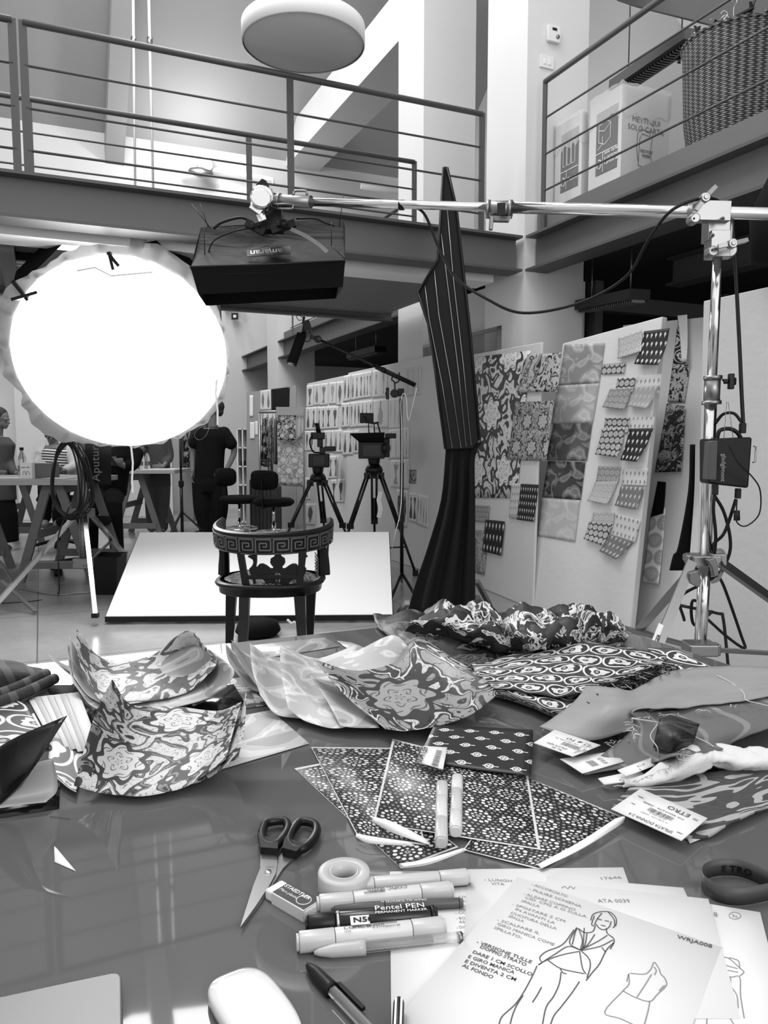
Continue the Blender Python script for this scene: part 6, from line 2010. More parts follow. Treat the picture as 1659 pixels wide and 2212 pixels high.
for s_ in (((1558, 2045), (1562, 2065), (1575, 2070), (1600, 2092), (1607, 2100), (1598, 2108)), ((1575, 2068), (1595, 2075), (1598, 2092)), ((1556, 2070), (1562, 2095), (1578, 2110), (1598, 2110), (1600, 2150), (1608, 2200)), ((1578, 2110), (1580, 2130), (1592, 2150), (1595, 2178)), ((1540, 2140), (1560, 2170), (1590, 2220)), ((1556, 2090), (1570, 2095), (1595, 2100)), ((1558, 2080), (1572, 2086), (1594, 2092)), ((1545, 2160), (1530, 2180), (1526, 2220))):
    stroke(mb, s_, .0009, h)
mb.build('pencil_drawing', M_pc, pt[3][0], fix=False)
h = pt[5][1]
mb = MB()
LN = [('- ACCORCIATO', (1147, 1911), (1224, 1938)), ('- PULIRE SCHIENA', (1142, 1921), (1255, 1960)), ('- ALZARE COPPINO', (1129, 1931), (1242, 1967)), ('CID. CM2 A O SULLA', (1133, 1940), (1266, 1982)), ('SPALLA', (1125, 1947), (1164, 1960)),
      ('- SPOSTARE 2 CM', (1105, 1954), (1219, 1992)), ('IN AVANTI LA', (1112, 1965), (1197, 1996)), ('CUCITURA DELLA', (1102, 1973), (1201, 2008)), ('SPALLA', (1097, 1980), (1130, 1992)), ('- SCALFARE IL', (1073, 1988), (1164, 2018)), ('GIRO MANICA COME', (1073, 1997), (1196, 2043)), ('SPILLATO-', (1066, 2005), (1126, 2028))]
for txt, a, b in LN: hand(mb, txt, a, b, h, tall=.0042)
mb.build('handwriting', M_pc, pt[5][0], fix=False)
mb = MB()
for txt, a, b in (('- VERSIONE TULLE', (1028, 2036), (1147, 2081)), ('DOPPIO STRATO', (1036, 2047), (1135, 2087)), ('DARE 1 CM SCOLLO', (1020, 2058), (1148, 2108)), ('E GIRO MANICA', (1010, 2068), (1110, 2104)), ('E DIVENTA 2 CM', (1003, 2078), (1113, 2119)), ('AL FONDO', (997, 2087), (1063, 2114))):
    hand(mb, txt, a, b, h, tall=.0046, bold=.012)
hand(mb, 'WRJA008', (1462, 2026), (1538, 2048), h, tall=.006, bold=.012)
mb.build('bold_handwriting', M_pd, pt[5][0], fix=False)
mb = MB()
for s_ in (((1276, 1988), (1281, 1975), (1298, 1969), (1318, 1970), (1330, 1982), (1331, 1996), (1324, 2004)), ((1284, 1978), (1278, 1996), (1283, 2000)), ((1300, 1972), (1290, 1985), (1284, 1998)), ((1314, 1970), (1326, 1985), (1328, 2000)), ((1288, 1996), (1294, 2004), (1304, 2008), (1316, 2002), (1320, 1990)), ((1306, 1988), (1316, 1990)), ((1290, 1984), (1300, 1987)), ((1298, 1998), (1308, 2000)),
           ((1286, 1999), (1280, 2012), (1262, 2014), (1246, 2006), (1236, 2040)), ((1310, 2006), (1312, 2016), (1325, 2026), (1326, 2036), (1318, 2050)), ((1262, 2004), (1260, 2038), (1258, 2052)), ((1246, 2003), (1230, 2036), (1254, 2052)), ((1254, 2052), (1290, 2034), (1312, 2020)), ((1254, 2053), (1296, 2044), (1324, 2030)), ((1254, 2052), (1228, 2044), (1200, 2060), (1163, 2084)), ((1256, 2054), (1272, 2070), (1275, 2088), (1268, 2112)), ((1252, 2054), (1258, 2090), (1266, 2104)), ((1163, 2084), (1180, 2074), (1215, 2062), (1250, 2055)), ((1326, 2036), (1310, 2052), (1295, 2082), (1280, 2100), (1266, 2118)),
           ((1184, 2074), (1212, 2092), (1262, 2103)), ((1210, 2092), (1216, 2101), (1224, 2103)), ((1160, 2086), (1150, 2108), (1130, 2145), (1112, 2170), (1085, 2195), (1078, 2212)), ((1212, 2100), (1208, 2125), (1196, 2152), (1180, 2175), (1172, 2212)), ((1252, 2120), (1235, 2145), (1212, 2175), (1196, 2195), (1186, 2225)), ((1170, 2132), (1160, 2150), (1150, 2165)), ((1130, 2150), (1118, 2168), (1108, 2190), (1102, 2212)),
           ((1250, 2006), (1258, 2030), (1254, 2050)), ((1268, 2014), (1264, 2040), (1256, 2050)), ((1285, 2018), (1270, 2040), (1257, 2051)), ((1300, 2046), (1308, 2056)), ((1170, 2078), (1166, 2068), (1180, 2055), (1215, 2040), (1240, 2008))):
    stroke(mb, s_, .0011, h)
mb.build('figure_drawing', M_pd, pt[5][0], fix=False)
mb = MB()
for s_ in (((1358, 2104), (1359, 2125), (1346, 2140), (1306, 2186), (1340, 2200), (1388, 2222)), ((1360, 2102), (1392, 2104), (1404, 2096), (1408, 2090)), ((1408, 2090), (1414, 2078), (1425, 2094)), ((1425, 2094), (1428, 2104), (1436, 2112), (1440, 2128), (1420, 2148), (1404, 2163), (1372, 2154), (1346, 2140)), ((1408, 2104), (1392, 2130), (1376, 2154)), ((1404, 2163), (1400, 2185), (1390, 2222)), ((1413, 2088), (1418, 2096), (1414, 2106)), ((1358, 2104), (1354, 2120)), ((1436, 2128), (1424, 2140))):
    stroke(mb, s_, .0009, h)
mb.build('dress_form_drawing', M_pc, pt[5][0], fix=False)

# ================================================================ pens, markers and tools


def marker(label, p0, p1, w, m, h=None, cap=(.22, .74), cm=None, nm='marker_pen', square=.75, txt=None, base=0.0, tm=None):
    """round-cornered marker between two image points"""
    r = w / 2
    h = h or r
    a, b = T(*p0, h + base), T(*p1, h + base)
    t = thing(nm, label, 'pen', T(*p0, base))
    d = (b - a); L = d.length; d.normalize(); s_ = Vector((0, 0, 1)).cross(d).normalized(); u_ = d.cross(s_)
    def seg(k0, k1, sc, mm, nm_, endr=True):
        mb = MB()
        n = 20
        vs = []
        ks = [(k0, .955), (k0 + .004, 1), (k1 - .004, 1), (k1, .955)] if endr else [(k0, 1), (k1, 1)]
        for k, q in ks:
            for i in range(n):
                an = 2 * PI * i / n
                c, s2 = math.cos(an), math.sin(an)
                ee = square
                x = (abs(c) ** ee) * (1 if c > 0 else -1); y = (abs(s2) ** ee) * (1 if s2 > 0 else -1)
                vs.append(a + d * (L * k) + s_ * (x * r * sc * q) + u_ * (y * r * sc * q * (h / r)))
        m_ = len(ks)
        fs = [(j * n + i, j * n + (i + 1) % n, (j + 1) * n + (i + 1) % n, (j + 1) * n + i) for j in range(m_ - 1) for i in range(n)]
        mb.add(vs, fs, None, 0, True); mb.add(vs[:n], [tuple(reversed(range(n)))]); mb.add(vs[-n:], [tuple(range(n))])
        mb.build(nm_, mm, t)
    cm = cm or m
    seg(0.02, cap[0], 1.0, cm, 'cap'); seg(cap[0] + .004, cap[1] - .004, .97, m, 'barrel'); seg(cap[1], .98, 1.0, cm, 'cap'); seg(0, .02, .8, cm, 'end_plug'); seg(.98, 1, .8, cm, 'end_plug')
    if txt:
        mb = MB()
        up = u_
        for (k, off, size, s) in txt:
            flip = -1 if s.startswith('^') else 1
            s = s.lstrip('^')
            x = d * flip
            if s == '|||':
                for i in range(18):
                    o = a + d * (L * (k + i * .0085)) + u_ * (h + .0003) + s_ * (off)
                    mb.add([o, o + d * (L * .004), o + d * (L * .004) + s_ * size, o + s_ * size], [(0, 1, 2, 3)])
            else:
                yv = Vector((0, 0, 1)).cross(x).normalized()
                add_text(mb, s, a + d * (L * k) + u_ * (h + .0005) + s_ * off, x, yv, size, lift=.0)
        mb.build('lettering', tm or M_ink, t, fix=False)
    return t


M_mk = mat('marker_body', .5, .3); M_mk2 = mat('marker_body_light', .6, .3); M_mkcap = mat('marker_cap', .42, .25)
marker('pale grey marker YR07 lying upright on the dotted print, left of two', (955, 1694), (953, 1822), .0165, M_mk2, base=.006, cap=(.30, .66), cm=M_mk, txt=None)
marker('pale grey marker Y17 lying upright on the dotted print, right of two', (988, 1680), (984, 1798), .0165, M_mk, base=.006, cap=(.30, .70), cm=M_mk2)
marker('pale marker at back of the row, nearest the tape roll', (740, 1917), (1014, 1893), .0165, M_mk, base=.001, cap=(.24, .76), cm=M_mk)
marker('pale marker with barcode and upside-down lettering, second in row', (684, 1953), (978, 1922), .0175, M_mk2, cap=(.26, .76), cm=M_mk, txt=[(.34, -.005, .004, '|||'), (.66, .003, .0075, '^COPIC sketch'), (.50, -.001, .003, '^A 5113380073')])
marker('slim dark grey fineliner lying third in the pen row', (716, 1963), (1000, 1950), .011, mat('pen_dark', .07, .4), cap=(.40, .97), cm=mat('pen_dark2', .09, .4), square=.95, txt=[(.72, .001, .0045, '^DRAW ALL SURFACES M')], tm=M_paper)
t = marker('thick black permanent marker N50 in the pen row', (660, 1997), (944, 1977), .0205, mat('pentel_black', .006, .25), cap=(.22, .95), cm=M_black, square=1.0, txt=[(.52, -.001, .0115, 'Pentel PEN'), (.52, -.0065, .0055, 'PERMANENT MARKER')], tm=M_white)
mb = MB(); a_, b_ = T(715, 1993, .021), T(748, 1990, .021); a2, b2 = T(715, 2006, .016), T(748, 2003, .016)
pa, pb = T(757, 1988, .0207), T(798, 1985, .0207)
dd = (pb - pa).normalized(); ss = Vector((0, 0, 1)).cross(dd)
mb.add([pa - ss * .008, pb - ss * .008, pb + ss * .007, pa + ss * .007], [(0, 1, 2, 3)]); mb.build('label_patch', M_paper, t)
mb = MB(); add_text(mb, 'N50', pa - ss * .0045 + dd * .0025, dd, ss, .0115, lift=.0006, bold=.0003); mb.build('label_lettering', M_black, t, fix=False)
mb = MB(); c_ = T(730, 1992, .0103); mb.tube([c_ - dd * .0015, c_ + dd * .0015], .0107, 20); mb.build('silver_ring', M_chrome, t)
marker('pale marker G28 with barcode lying fifth in the pen row', (640, 2036), (962, 2001), .0185, M_mk2, cap=(.25, .77), cm=M_mk, txt=[(.31, -.002, .007, 'COPIC sketch'), (.31, -.0065, .004, 'G28'), (.52, .0005, .004, '|||'), (.50, -.005, .004, 'A 511338007138')])
# clear ballpoint in front
def bic(label, p0, p1, dark, w=.0085):
    a, b = T(*p0, w / 2), T(*p1, w / 2)
    d = (b - a); L = d.length; d.normalize(); s_ = Vector((0, 0, 1)).cross(d).normalized()
    t = thing('ballpoint_pen', label, 'pen', T(*p0))
    cm_ = M_black if dark else M_mkcap
    q = lambda k: a + d * (L * k)
    MB().tube([q(0), q(.03), q(.12), q(.30), q(.34)], [w * .16, w * .34, w * .62, w * .72, w * .72], 14).build('cap', cm_, t)
    mb = MB(); mb.bar(q(.30) + s_ * w * .9, q(.60 if dark else .44) + s_ * w * .95, w * .4, w * .35); mb.bar(q(.31), q(.31) + s_ * w * .9, w * .4, w * .4); mb.build('clip', cm_, t, bevel=.0006)
    MB().tube([q(.34), q(.98)], w * .5, 6, smooth=False).build('barrel', mat('clear_plastic', .9, .08, trans=.85, ior=1.3), t)
    MB().tube([q(.34), q(.80)], w * .18, 8).build('ink_tube', M_black if dark else mat('ink_tube', .12, .3), t)
    MB().tube([q(.97), q(1.0)], w * .5, 12).build('end_plug', M_black if dark else M_alu, t)
bic('clear ballpoint pen with pale cap lying nearest in the pen row', (678, 2058), (998, 2024), False, .0105)
bic('black capped ballpoint pen pointing diagonally at bottom of table', (663, 2083), (845, 2275), True, .0105)
t = thing('pencil', 'black and white striped pencil standing up from bottom picture edge', 'pencil', T(858, 2230, .006))
a, b = T(862, 2156, .016), T(856, 2300, .010)
MB().tube([a, a.lerp(b, .04), a.lerp(b, .08), b], [.002, .004, .0048, .0048], 12).build('body', M_black, t)
for k in (-.0024, .0024):
    MB().strip([a.lerp(b, .08) + Vector((k, 0, .0049)), b + Vector((k, 0, .0049))], .0018, (0, 0, 1)).build('white_stripe', M_white, t, solid=.0003)
MB().tube([a.lerp(b, .62), a.lerp(b, .68)], .0062, 14).build('ring', M_dkalu, t)

# tape roll
c = T(743, 1868, .030); c = Vector((c.x, c.y, TZ))
t = thing('tape_roll', 'translucent white roll of adhesive tape standing beside markers', 'tape', c, rotz=0)
MB().lathe([(.0165, .001), (.0285, .001), (.0292, .003), (.0292, .021), (.0285, .023), (.0165, .023), (.0165, .001)], 48).build('tape', mat('tape_white', .62, .35, tr=.25), t)
MB().lathe([(.0150, .0), (.0163, .0), (.0163, .0235), (.0150, .0235), (.0150, .0)], 48).build('core', mat('core_plastic', .5, .3), t)
# eraser
a, b = T(590, 1921, .006), T(676, 1970, .006)
d = (b - a).normalized(); ang = math.atan2(d.y, d.x)
L = (b - a).length
t = thing('eraser', 'white plastic eraser in dark printed sleeve beside scissors', 'eraser', ((a + b) / 2) - Vector((0, 0, .006)), rotz=ang)
MB().box((-L / 2, -.0125, 0), (L / 2, .0125, .0125)).build('rubber', mat('rubber_white', .7, .6), t, bevel=.003, seg=3)
MB().box((-L / 2 + .012, -.0131, -.0001), (L / 2 - .001, .0131, .0131)).build('sleeve', mat('sleeve_white', .6, .35), t, bevel=.0006)
MB().box((-L / 2 + .0125, -.0115, .0125), (L / 2 - .002, .0125, .01345)).build('dark_print', mat('sleeve_dark', .035, .35), t)
mb = MB(); add_text(mb, 'STAEDTLER', (-L / 2 + .014, .0035, .0136), (1, 0, 0), (0, 1, 0), .0075, lift=.0001, bold=.00015); add_text(mb, 'Mars plastic', (-L / 2 + .014, -.004, .0136), (1, 0, 0), (0, 1, 0), .0058, lift=.0001, shear=.2)
mb.tube([Vector((L / 2 - .014 + math.cos(k) * .008, -.0 + math.sin(k) * .008, .0136)) for k in [2 * PI * i / 28 for i in range(28)]], .0005, 4, closed=True)
mb.build('sleeve_lettering', M_paper, t, fix=False)
# scissors
t = thing('scissors', 'large black handled steel scissors lying open-handled on table', 'scissors', T(590, 1880))
def plate(mb, poly, h0, h1):
    lo = [T(x, y, h0) for x, y in poly]
    hi = [p + Vector((0, 0, h1 - h0)) for p in lo]
    n = len(poly)
    bm = bmesh.new(); vs = [bm.verts.new(p) for p in hi]; es = [bm.edges.new((vs[i], vs[(i + 1) % n])) for i in range(n)]
    bmesh.ops.triangle_fill(bm, edges=es, use_beauty=True); bm.verts.index_update()
    V = [v.co.copy() for v in bm.verts]; Fc = [tuple(v.index for v in f.verts) for f in bm.faces]; bm.free()
    mb.add(V, Fc); mb.add([v - Vector((0, 0, h1 - h0)) for v in V], [tuple(reversed(f)) for f in Fc])
    mb.add(lo + hi, [(i, (i + 1) % n, n + (i + 1) % n, n + i) for i in range(n)])
    return mb
M_blade = mat('blade_steel', .38, .28, .9)
plate(MB(), [(608, 1845), (640, 1852), (612, 1878), (598, 1900), (560, 1958), (523, 2006), (545, 1955), (566, 1905), (590, 1872)], .001, .0032).build('blade', M_blade, t)
plate(MB(), [(563, 1842), (597, 1846), (599, 1868), (596, 1890), (580, 1920), (548, 1968), (519, 2008), (526, 1985), (548, 1915), (562, 1880)], .0034, .0060).build('blade', M_blade, t)
def handle(loop, blk, h):
    mb = MB()
    pts = catmull([T(x, y, h) for x, y in loop], 6, closed=True)
    mb.tube(pts, .0056, 12, closed=True)
    plate(mb, blk, h - .005, h + .005)
    return mb
handle([(578, 1777), (612, 1773), (622, 1788), (612, 1810), (594, 1826), (572, 1822), (566, 1806), (569, 1790)], [(557, 1812), (566, 1822), (585, 1826), (602, 1820), (600, 1850), (563, 1847)], .010).build('handle', M_black, t, bevel=.001)
handle([(650, 1775), (678, 1780), (684, 1796), (674, 1818), (652, 1834), (630, 1830), (624, 1814), (634, 1792)], [(617, 1812), (626, 1828), (648, 1836), (660, 1838), (640, 1856), (610, 1848)], .0088).build('handle', M_black, t, bevel=.001)
MB().lathe([(0, 0), (.0042, 0), (.0036, .0014), (0, .0018)], 16, T(579, 1884, .006)).build('pivot_screw', M_chrome, t)
mb = MB(); hand(mb, 'IMPERIA', (574, 1876), (594, 1874), .0062, tall=.004); mb.build('engraving', M_dkalu, t, fix=False)
# loose things
flat('paper_scrap', 'small torn white paper scrap alone on left of table', 'scrap', ((117, 1828), (122, 1832), (164, 1882), (118, 1862)), M_paper, .001)
MB().tube(catmull([T(108, 1764, .001), T(130, 1766, .0012), T(152, 1769, .001)], 5), .0004, 4).build('thread', M_ink, label='tiny dark hair on the table below curled print', cat='thread')
# ribbon loop
mb = MB()
path = catmull([T(*p) for p in ((1700, 1942), (1645, 1914), (1600, 1896), (1562, 1893), (1530, 1899), (1516, 1912), (1520, 1930), (1545, 1948), (1580, 1957), (1620, 1955), (1700, 1938))], 8)
vs, fs = [], []
for i, p in enumerate(path):
    vs += [p + Vector((0, 0, .001)), p + Vector((0, 0, .021))]
fs = [(2 * i, 2 * i + 2, 2 * i + 3, 2 * i + 1) for i in range(len(path) - 1)]
mb.add(vs, fs, None, 0, True)
t = thing('ribbon_loop', 'dark grey printed ribbon loop standing on edge at right', 'ribbon', T(1560, 1920))
mb.build('ribbon', mat('ribbon_grey', .05, .45), t, solid=.0008)
mb = MB()
o0, o1 = path[20], path[30]
for i, ch in enumerate('ETRO'):
    k = 25 - i * 3.2
    p = path[int(k)]; q = path[int(k) - 2]
    x = (q - p).normalized()
    add_text(mb, ch, p + Vector((0, -.0008, .006)), x, (0, 0, 1), .011, lift=.0008, bold=.0003)
mb.build('ribbon_lettering', M_black, t, fix=False)
# mouse
a, b = T(505, 2125, 0), T(600, 2262, 0)
d = (b - a).normalized()
t = thing('computer_mouse', 'glossy white low computer mouse at bottom edge of table', 'mouse', T(520, 2200))
mb = MB(); N = 40
s_ = Vector((0, 0, 1)).cross(d)
cen = T(540, 2192, 0) + d * 0.008
vs = []
def se(an, rx, ry, e=.62):
    c, s2 = math.cos(an), math.sin(an)
    return (abs(c) ** e) * (1 if c > 0 else -1) * rx, (abs(s2) ** e) * (1 if s2 > 0 else -1) * ry
for k, z in ((.90, .001), (.985, .004), (1.0, .0085), (.985, .0125), (.94, .0155), (.8, .019), (.55, .0218), (.25, .0228), (0, .023)):
    for i in range(N):
        x, y = se(2 * PI * i / N, .057 * k, .0295 * k)
        zz = z - max(0, (abs(x) / .057) ** 2 * .006) * (z / .023)
        vs.append(cen + d * x + s_ * y + Vector((0, 0, zz)))
fs = [(j * N + i, j * N + (i + 1) % N, (j + 1) * N + (i + 1) % N, (j + 1) * N + i) for j in range(8) for i in range(N)]
mb.add(vs, fs, None, 0, True)
mb.build('shell', mat('mouse_white', .8, .12, coat=.6), t)
# laptop corner
t = thing('laptop', 'closed silver laptop whose rounded corner shows at bottom left', 'laptop', T(100, 2200))
def rc(pts, r=.012):
    out = []
    n = len(pts)
    for i in range(n):
        p, a_, b_ = pts[i], pts[i - 1], pts[(i + 1) % n]
        u, v = (a_ - p).normalized(), (b_ - p).normalized()
        for k in range(7):
            w_ = k / 6
            out.append(p + u * r * (1 - w_) ** 2 + v * r * w_ ** 2)
    return out
c0 = T(263, 2096, .015); du = (T(0, 2152, .015) - c0).normalized(); dv = (T(274, 2212, .015) - c0).normalized()
dv = (dv - du * dv.dot(du)).normalized()
pts = rc([c0, c0 + dv * .21, c0 + dv * .21 + du * .30, c0 + du * .30])
for nm, z0, z1, m_ in (('base', -.0145, -.0065, M_dkalu), ('lid', -.006, 0.0, mat('laptop_silver', .22, .42, .6))):
    mb = MB()
    n = len(pts)
    lo = [p + Vector((0, 0, z0)) for p in pts]; hi = [p + Vector((0, 0, z1)) for p in pts]
    mb.add(hi, [tuple(range(n))]); mb.add(lo, [tuple(reversed(range(n)))]); mb.add(lo + hi, [(i, (i + 1) % n, n + (i + 1) % n, n + i) for i in range(n)])
    mb.build(nm, m_, t, bevel=.0022, seg=3)
# ================================================================ work tables on trestles
M_tabletop = mat('pale_tabletop', .33, .4)


def trestle_table(label, x0, x1, y0, y1, z, trestles):
    t = thing('trestle_table', label, 'table', ((x0 + x1) / 2, (y0 + y1) / 2, 0))
    MB().box((x0, y0, z - .045), (x1, y1, z)).build('tabletop', M_tabletop, t, bevel=.003)
    for tx, sp_ in trestles:
        for yy in (y0 + .12, y1 - .12):
            for s_ in (-1, 1):
                MB().bar((tx + s_ * .05, yy, z - .05), (tx + s_ * sp_, yy + (.0), .0), .075, .035, up=(0, 1, 0)).build('leg', M_wood, t, bevel=.003)
            MB().bar((tx - sp_ * .85, yy - .02, .16), (tx + sp_ * .85, yy - .02, .16), .025, .07).build('crossbar', M_wood, t)
        MB().bar((tx, y0 + .1, z - .09), (tx, y1 - .1, z - .09), .05, .08).build('top_bar', M_wood, t)
        MB().bar((tx - sp_ * .5, y0 + .1, .42), (tx - sp_ * .5, y1 - .1, .42), .03, .07).build('side_rail', M_wood, t)
    return t


X = lambda px, Y: (px - CX) / F * Y
trestle_table('pale work table on wooden trestles at left, nearest the lamp stand', X(-330, 6.6), X(176, 6.6), 6.5, 7.5, .90, [(X(112, 6.6), .32), (X(-160, 6.6), .32)])
trestle_table('pale work table on trestles between round light and standing man', X(236, 9.7), X(382, 9.7), 9.6, 10.5, .87, [(X(292, 9.7), .30)])
trestle_table('pale long work table behind the nearest trestle table at left', X(-260, 9.2), X(160, 9.2), 9.1, 9.9, .87, [(X(30, 9.2), .3)])
# things on the tables
c = Vector((X(60, 6.75), 6.75, .90))
t = thing('paper_clip_box', 'small white printed carton with paper clip drawing on left table', 'box', c)
MB().box((c.x - .052, 6.72, .90), (c.x + .052, 6.78, 1.04)).build('carton', M_white, t, bevel=.002)
mb = MB(); add_text(mb, 'paper clips', (c.x - .04, 6.719, .995), (1, 0, 0), (0, 0, 1), .017, lift=.001, bold=.0003)
for k in range(2): mb.tube(catmull([(c.x - .03 + k * .03, 6.719, .93), (c.x - .02 + k * .03, 6.719, .965), (c.x - .008 + k * .03, 6.719, .96), (c.x - .0 + k * .03, 6.719, .935)], 4), .0018, 5)
mb.build('carton_print', M_ink, t)
c = Vector((X(96, 6.9), 6.9, .90))
t = thing('tissue_box', 'grey rectangular box with open paper flap on left table', 'box', c)
MB().box((c.x - .095, 6.82, .90), (c.x + .095, 7.0, 1.03)).build('carton', mat('box_grey', .16, .7), t, bevel=.002)
MB().add([(c.x - .08, 6.83, 1.032), (c.x + .06, 6.83, 1.032), (c.x - .01, 6.86, 1.075)], [(0, 1, 2)]).build('flap', M_paper, t, solid=.002)
M_pet = mat('clear_bottle', .85, .1, trans=.85, ior=1.3)


def bottle(label, x, y, z, s_=1.0):
    t = thing('water_bottle', label, 'bottle', (x, y, z), 'plastic water bottles', rotz=0)
    MB().lathe([(0, 0), (.032 * s_, 0), (.034 * s_, .02), (.034 * s_, .13 * s_), (.03 * s_, .16 * s_), (.013 * s_, .20 * s_), (.012 * s_, .215 * s_), (0, .215 * s_)], 20).build('bottle_body', M_pet, t)
    MB().lathe([(0, .212 * s_), (.016 * s_, .212 * s_), (.016 * s_, .235 * s_), (0, .235 * s_)], 16).build('cap', M_black, t)
    MB().lathe([(.0345 * s_, .05), (.035 * s_, .052), (.035 * s_, .10), (.0345 * s_, .102)], 20).build('label', M_dkalu, t)


bottle('clear water bottle standing behind small carton at left', X(49, 7.2), 7.2, .90, 1.15)
bottle('clear water bottle on far table, left of the pair', X(304, 9.8), 9.8, .87)
bottle('clear water bottle on far table, right of the pair', X(319, 9.9), 9.9, .87)
for lb, x, y, z, w_, d_, r_ in (('loose white sheets on nearest trestle table', 30, 6.8, .902, .3, .2, .2), ('loose white sheet right of the boxes on trestle table', 128, 6.75, .902, .22, .18, -.2), ('papers scattered on the far table beside the bottles', 345, 9.9, .872, .4, .3, .1), ('white paper on long table behind the bottle', 28, 9.4, .872, .3, .25, .3)):
    MB(Matrix.Translation((X(x, y), y, z)) @ Matrix.Rotation(r_, 4, 'Z')).box((-w_ / 2, -d_ / 2, 0), (w_ / 2, d_ / 2, .003)).build('paper_sheet', M_paper, label=lb, cat='paper')

# ================================================================ people


def limb(mb, pts, rs, n=12):
    pts = [Vector(p) for p in pts]
    P2 = catmull(pts, 4) if len(pts) > 2 else pts
    R2 = []
    if len(pts) > 2:
        for i in range(len(rs) - 1):
            for k in range(4): R2.append(rs[i] + (rs[i + 1] - rs[i]) * k / 4)
        R2.append(rs[-1])
    else: R2 = list(rs)
    mb.tube(P2, R2, n)
    for p, r in ((P2[0], R2[0]), (P2[-1], R2[-1])): ball(mb, p, (r, r, r))
    return mb


def ball(mb, c, r, n=14, m=None):
    c = Vector(c)
    vs = []
    for j in range(1, 8):
        ph = PI * j / 8
        for k in range(n):
            a = 2 * PI * k / n
            v = Vector((math.cos(a) * math.sin(ph) * r[0], math.sin(a) * math.sin(ph) * r[1], math.cos(ph) * r[2]))
            if m: v = m @ v
            vs.append(c + v)
    top = Vector((0, 0, r[2])); bot = -top
    if m: top = m @ top; bot = m @ bot
    vs += [c + top, c + bot]
    fs = [(j * n + k, (j + 1) * n + k, (j + 1) * n + (k + 1) % n, j * n + (k + 1) % n) for j in range(6) for k in range(n)]
    fs += [(7 * n, k, (k + 1) % n) for k in range(n)] + [(7 * n + 1, 6 * n + (k + 1) % n, 6 * n + k) for k in range(n)]
    mb.add(vs, fs, None, 0, True)


def loft(mb, rings, n=20):
    """rings: (centre, rx, ry) ellipses in the xy plane, optional rotation"""
    vs = []
    for r in rings:
        c, rx, ry = Vector(r[0]), r[1], r[2]
        ro = r[3] if len(r) > 3 else 0
        for k in range(n):
            a = 2 * PI * k / n
            x, y = math.cos(a) * rx, math.sin(a) * ry
            vs.append(c + Vector((x * math.cos(ro) - y * math.sin(ro), x * math.sin(ro) + y * math.cos(ro), 0)))
    m = len(rings)
    fs = [(j * n + k, j * n + (k + 1) % n, (j + 1) * n + (k + 1) % n, (j + 1) * n + k) for j in range(m - 1) for k in range(n)]
    fs += [tuple(reversed(range(n))), tuple((m - 1) * n + k for k in range(n))]
    mb.add(vs, fs, None, 0, True)


def remesh(o, vox):
    q = o.modifiers.new('r', 'REMESH'); q.mode = 'VOXEL'; q.voxel_size = vox; q.use_smooth_shade = True
    q = o.modifiers.new('s', 'SMOOTH'); q.factor = .5; q.iterations = 3
    return o


def hand_at(mb, wrist, d, side, sc=1.0, curl=.35):
    """palm and five bent fingers; d pointing direction, side the thumb side"""
    d = Vector(d).normalized(); s_ = Vector(side); s_ = (s_ - d * s_.dot(d)).normalized(); n = d.cross(s_)
    w = Vector(wrist)
    pc = w + d * .045 * sc
    m = Matrix((s_, n, d)).transposed()
    ball(mb, pc, (.040 * sc, .016 * sc, .052 * sc), m=m)
    for k, (o, L) in enumerate(((.028, .068), (.010, .078), (-.009, .072), (-.027, .056))):
        b_ = w + d * .082 * sc + s_ * o * sc
        k1 = b_ + d * L * .45 * sc - n * curl * L * .2 * sc
        k2 = k1 + d * L * .3 * sc - n * curl * L * .45 * sc
        k3 = k2 + d * L * .12 * sc - n * curl * L * .5 * sc
        limb(mb, [b_, k1, k2, k3], [.0095 * sc, .009 * sc, .008 * sc, .007 * sc], 8)
    tb = w + d * .025 * sc + s_ * .03 * sc
    limb(mb, [tb, tb + d * .03 * sc + s_ * .022 * sc, tb + d * .058 * sc + s_ * .03 * sc], [.012 * sc, .010 * sc, .008 * sc], 8)


def head_at(mb, c, face, sc=1.0):
    """c centre of skull; face horizontal facing direction"""
    f = Vector(face).normalized(); up = Vector((0, 0, 1)); r = f.cross(up).normalized(); up = r.cross(f)
    M3 = Matrix((r, f, up)).transposed()
    q = lambda x, y, z: Vector(c) + (r * x + f * y + up * z) * sc
    ball(mb, q(0, -.005, .02), (.075 * sc, .092 * sc, .09 * sc), m=M3)
    ball(mb, q(0, .025, -.045), (.056 * sc, .062 * sc, .062 * sc), m=M3)
    ball(mb, q(0, .068, -.088), (.022 * sc, .02 * sc, .018 * sc), m=M3)
    limb(mb, [q(0, .085, .005), q(0, .108, -.03), q(0, .09, -.04)], [.008 * sc, .013 * sc, .010 * sc], 8)
    ball(mb, q(0, .088, -.062), (.024 * sc, .012 * sc, .009 * sc), m=M3)
    ball(mb, q(0, .085, .012), (.05 * sc, .014 * sc, .008 * sc), m=M3)
    for s_ in (-1, 1):
        ball(mb, q(s_ * .075, -.012, -.015), (.010 * sc, .02 * sc, .032 * sc), m=M3)
        ball(mb, q(s_ * .03, .082, -.012), (.013 * sc, .008 * sc, .008 * sc), m=M3)
    return q, M3


def person(label, loc):
    return dict(label=label, loc=loc)


def finish(label, mb, skin=None, vox=.008):
    o = mb.build('person', skin or M_skin, label=label, cat='person')
    remesh(o, vox)
    return o


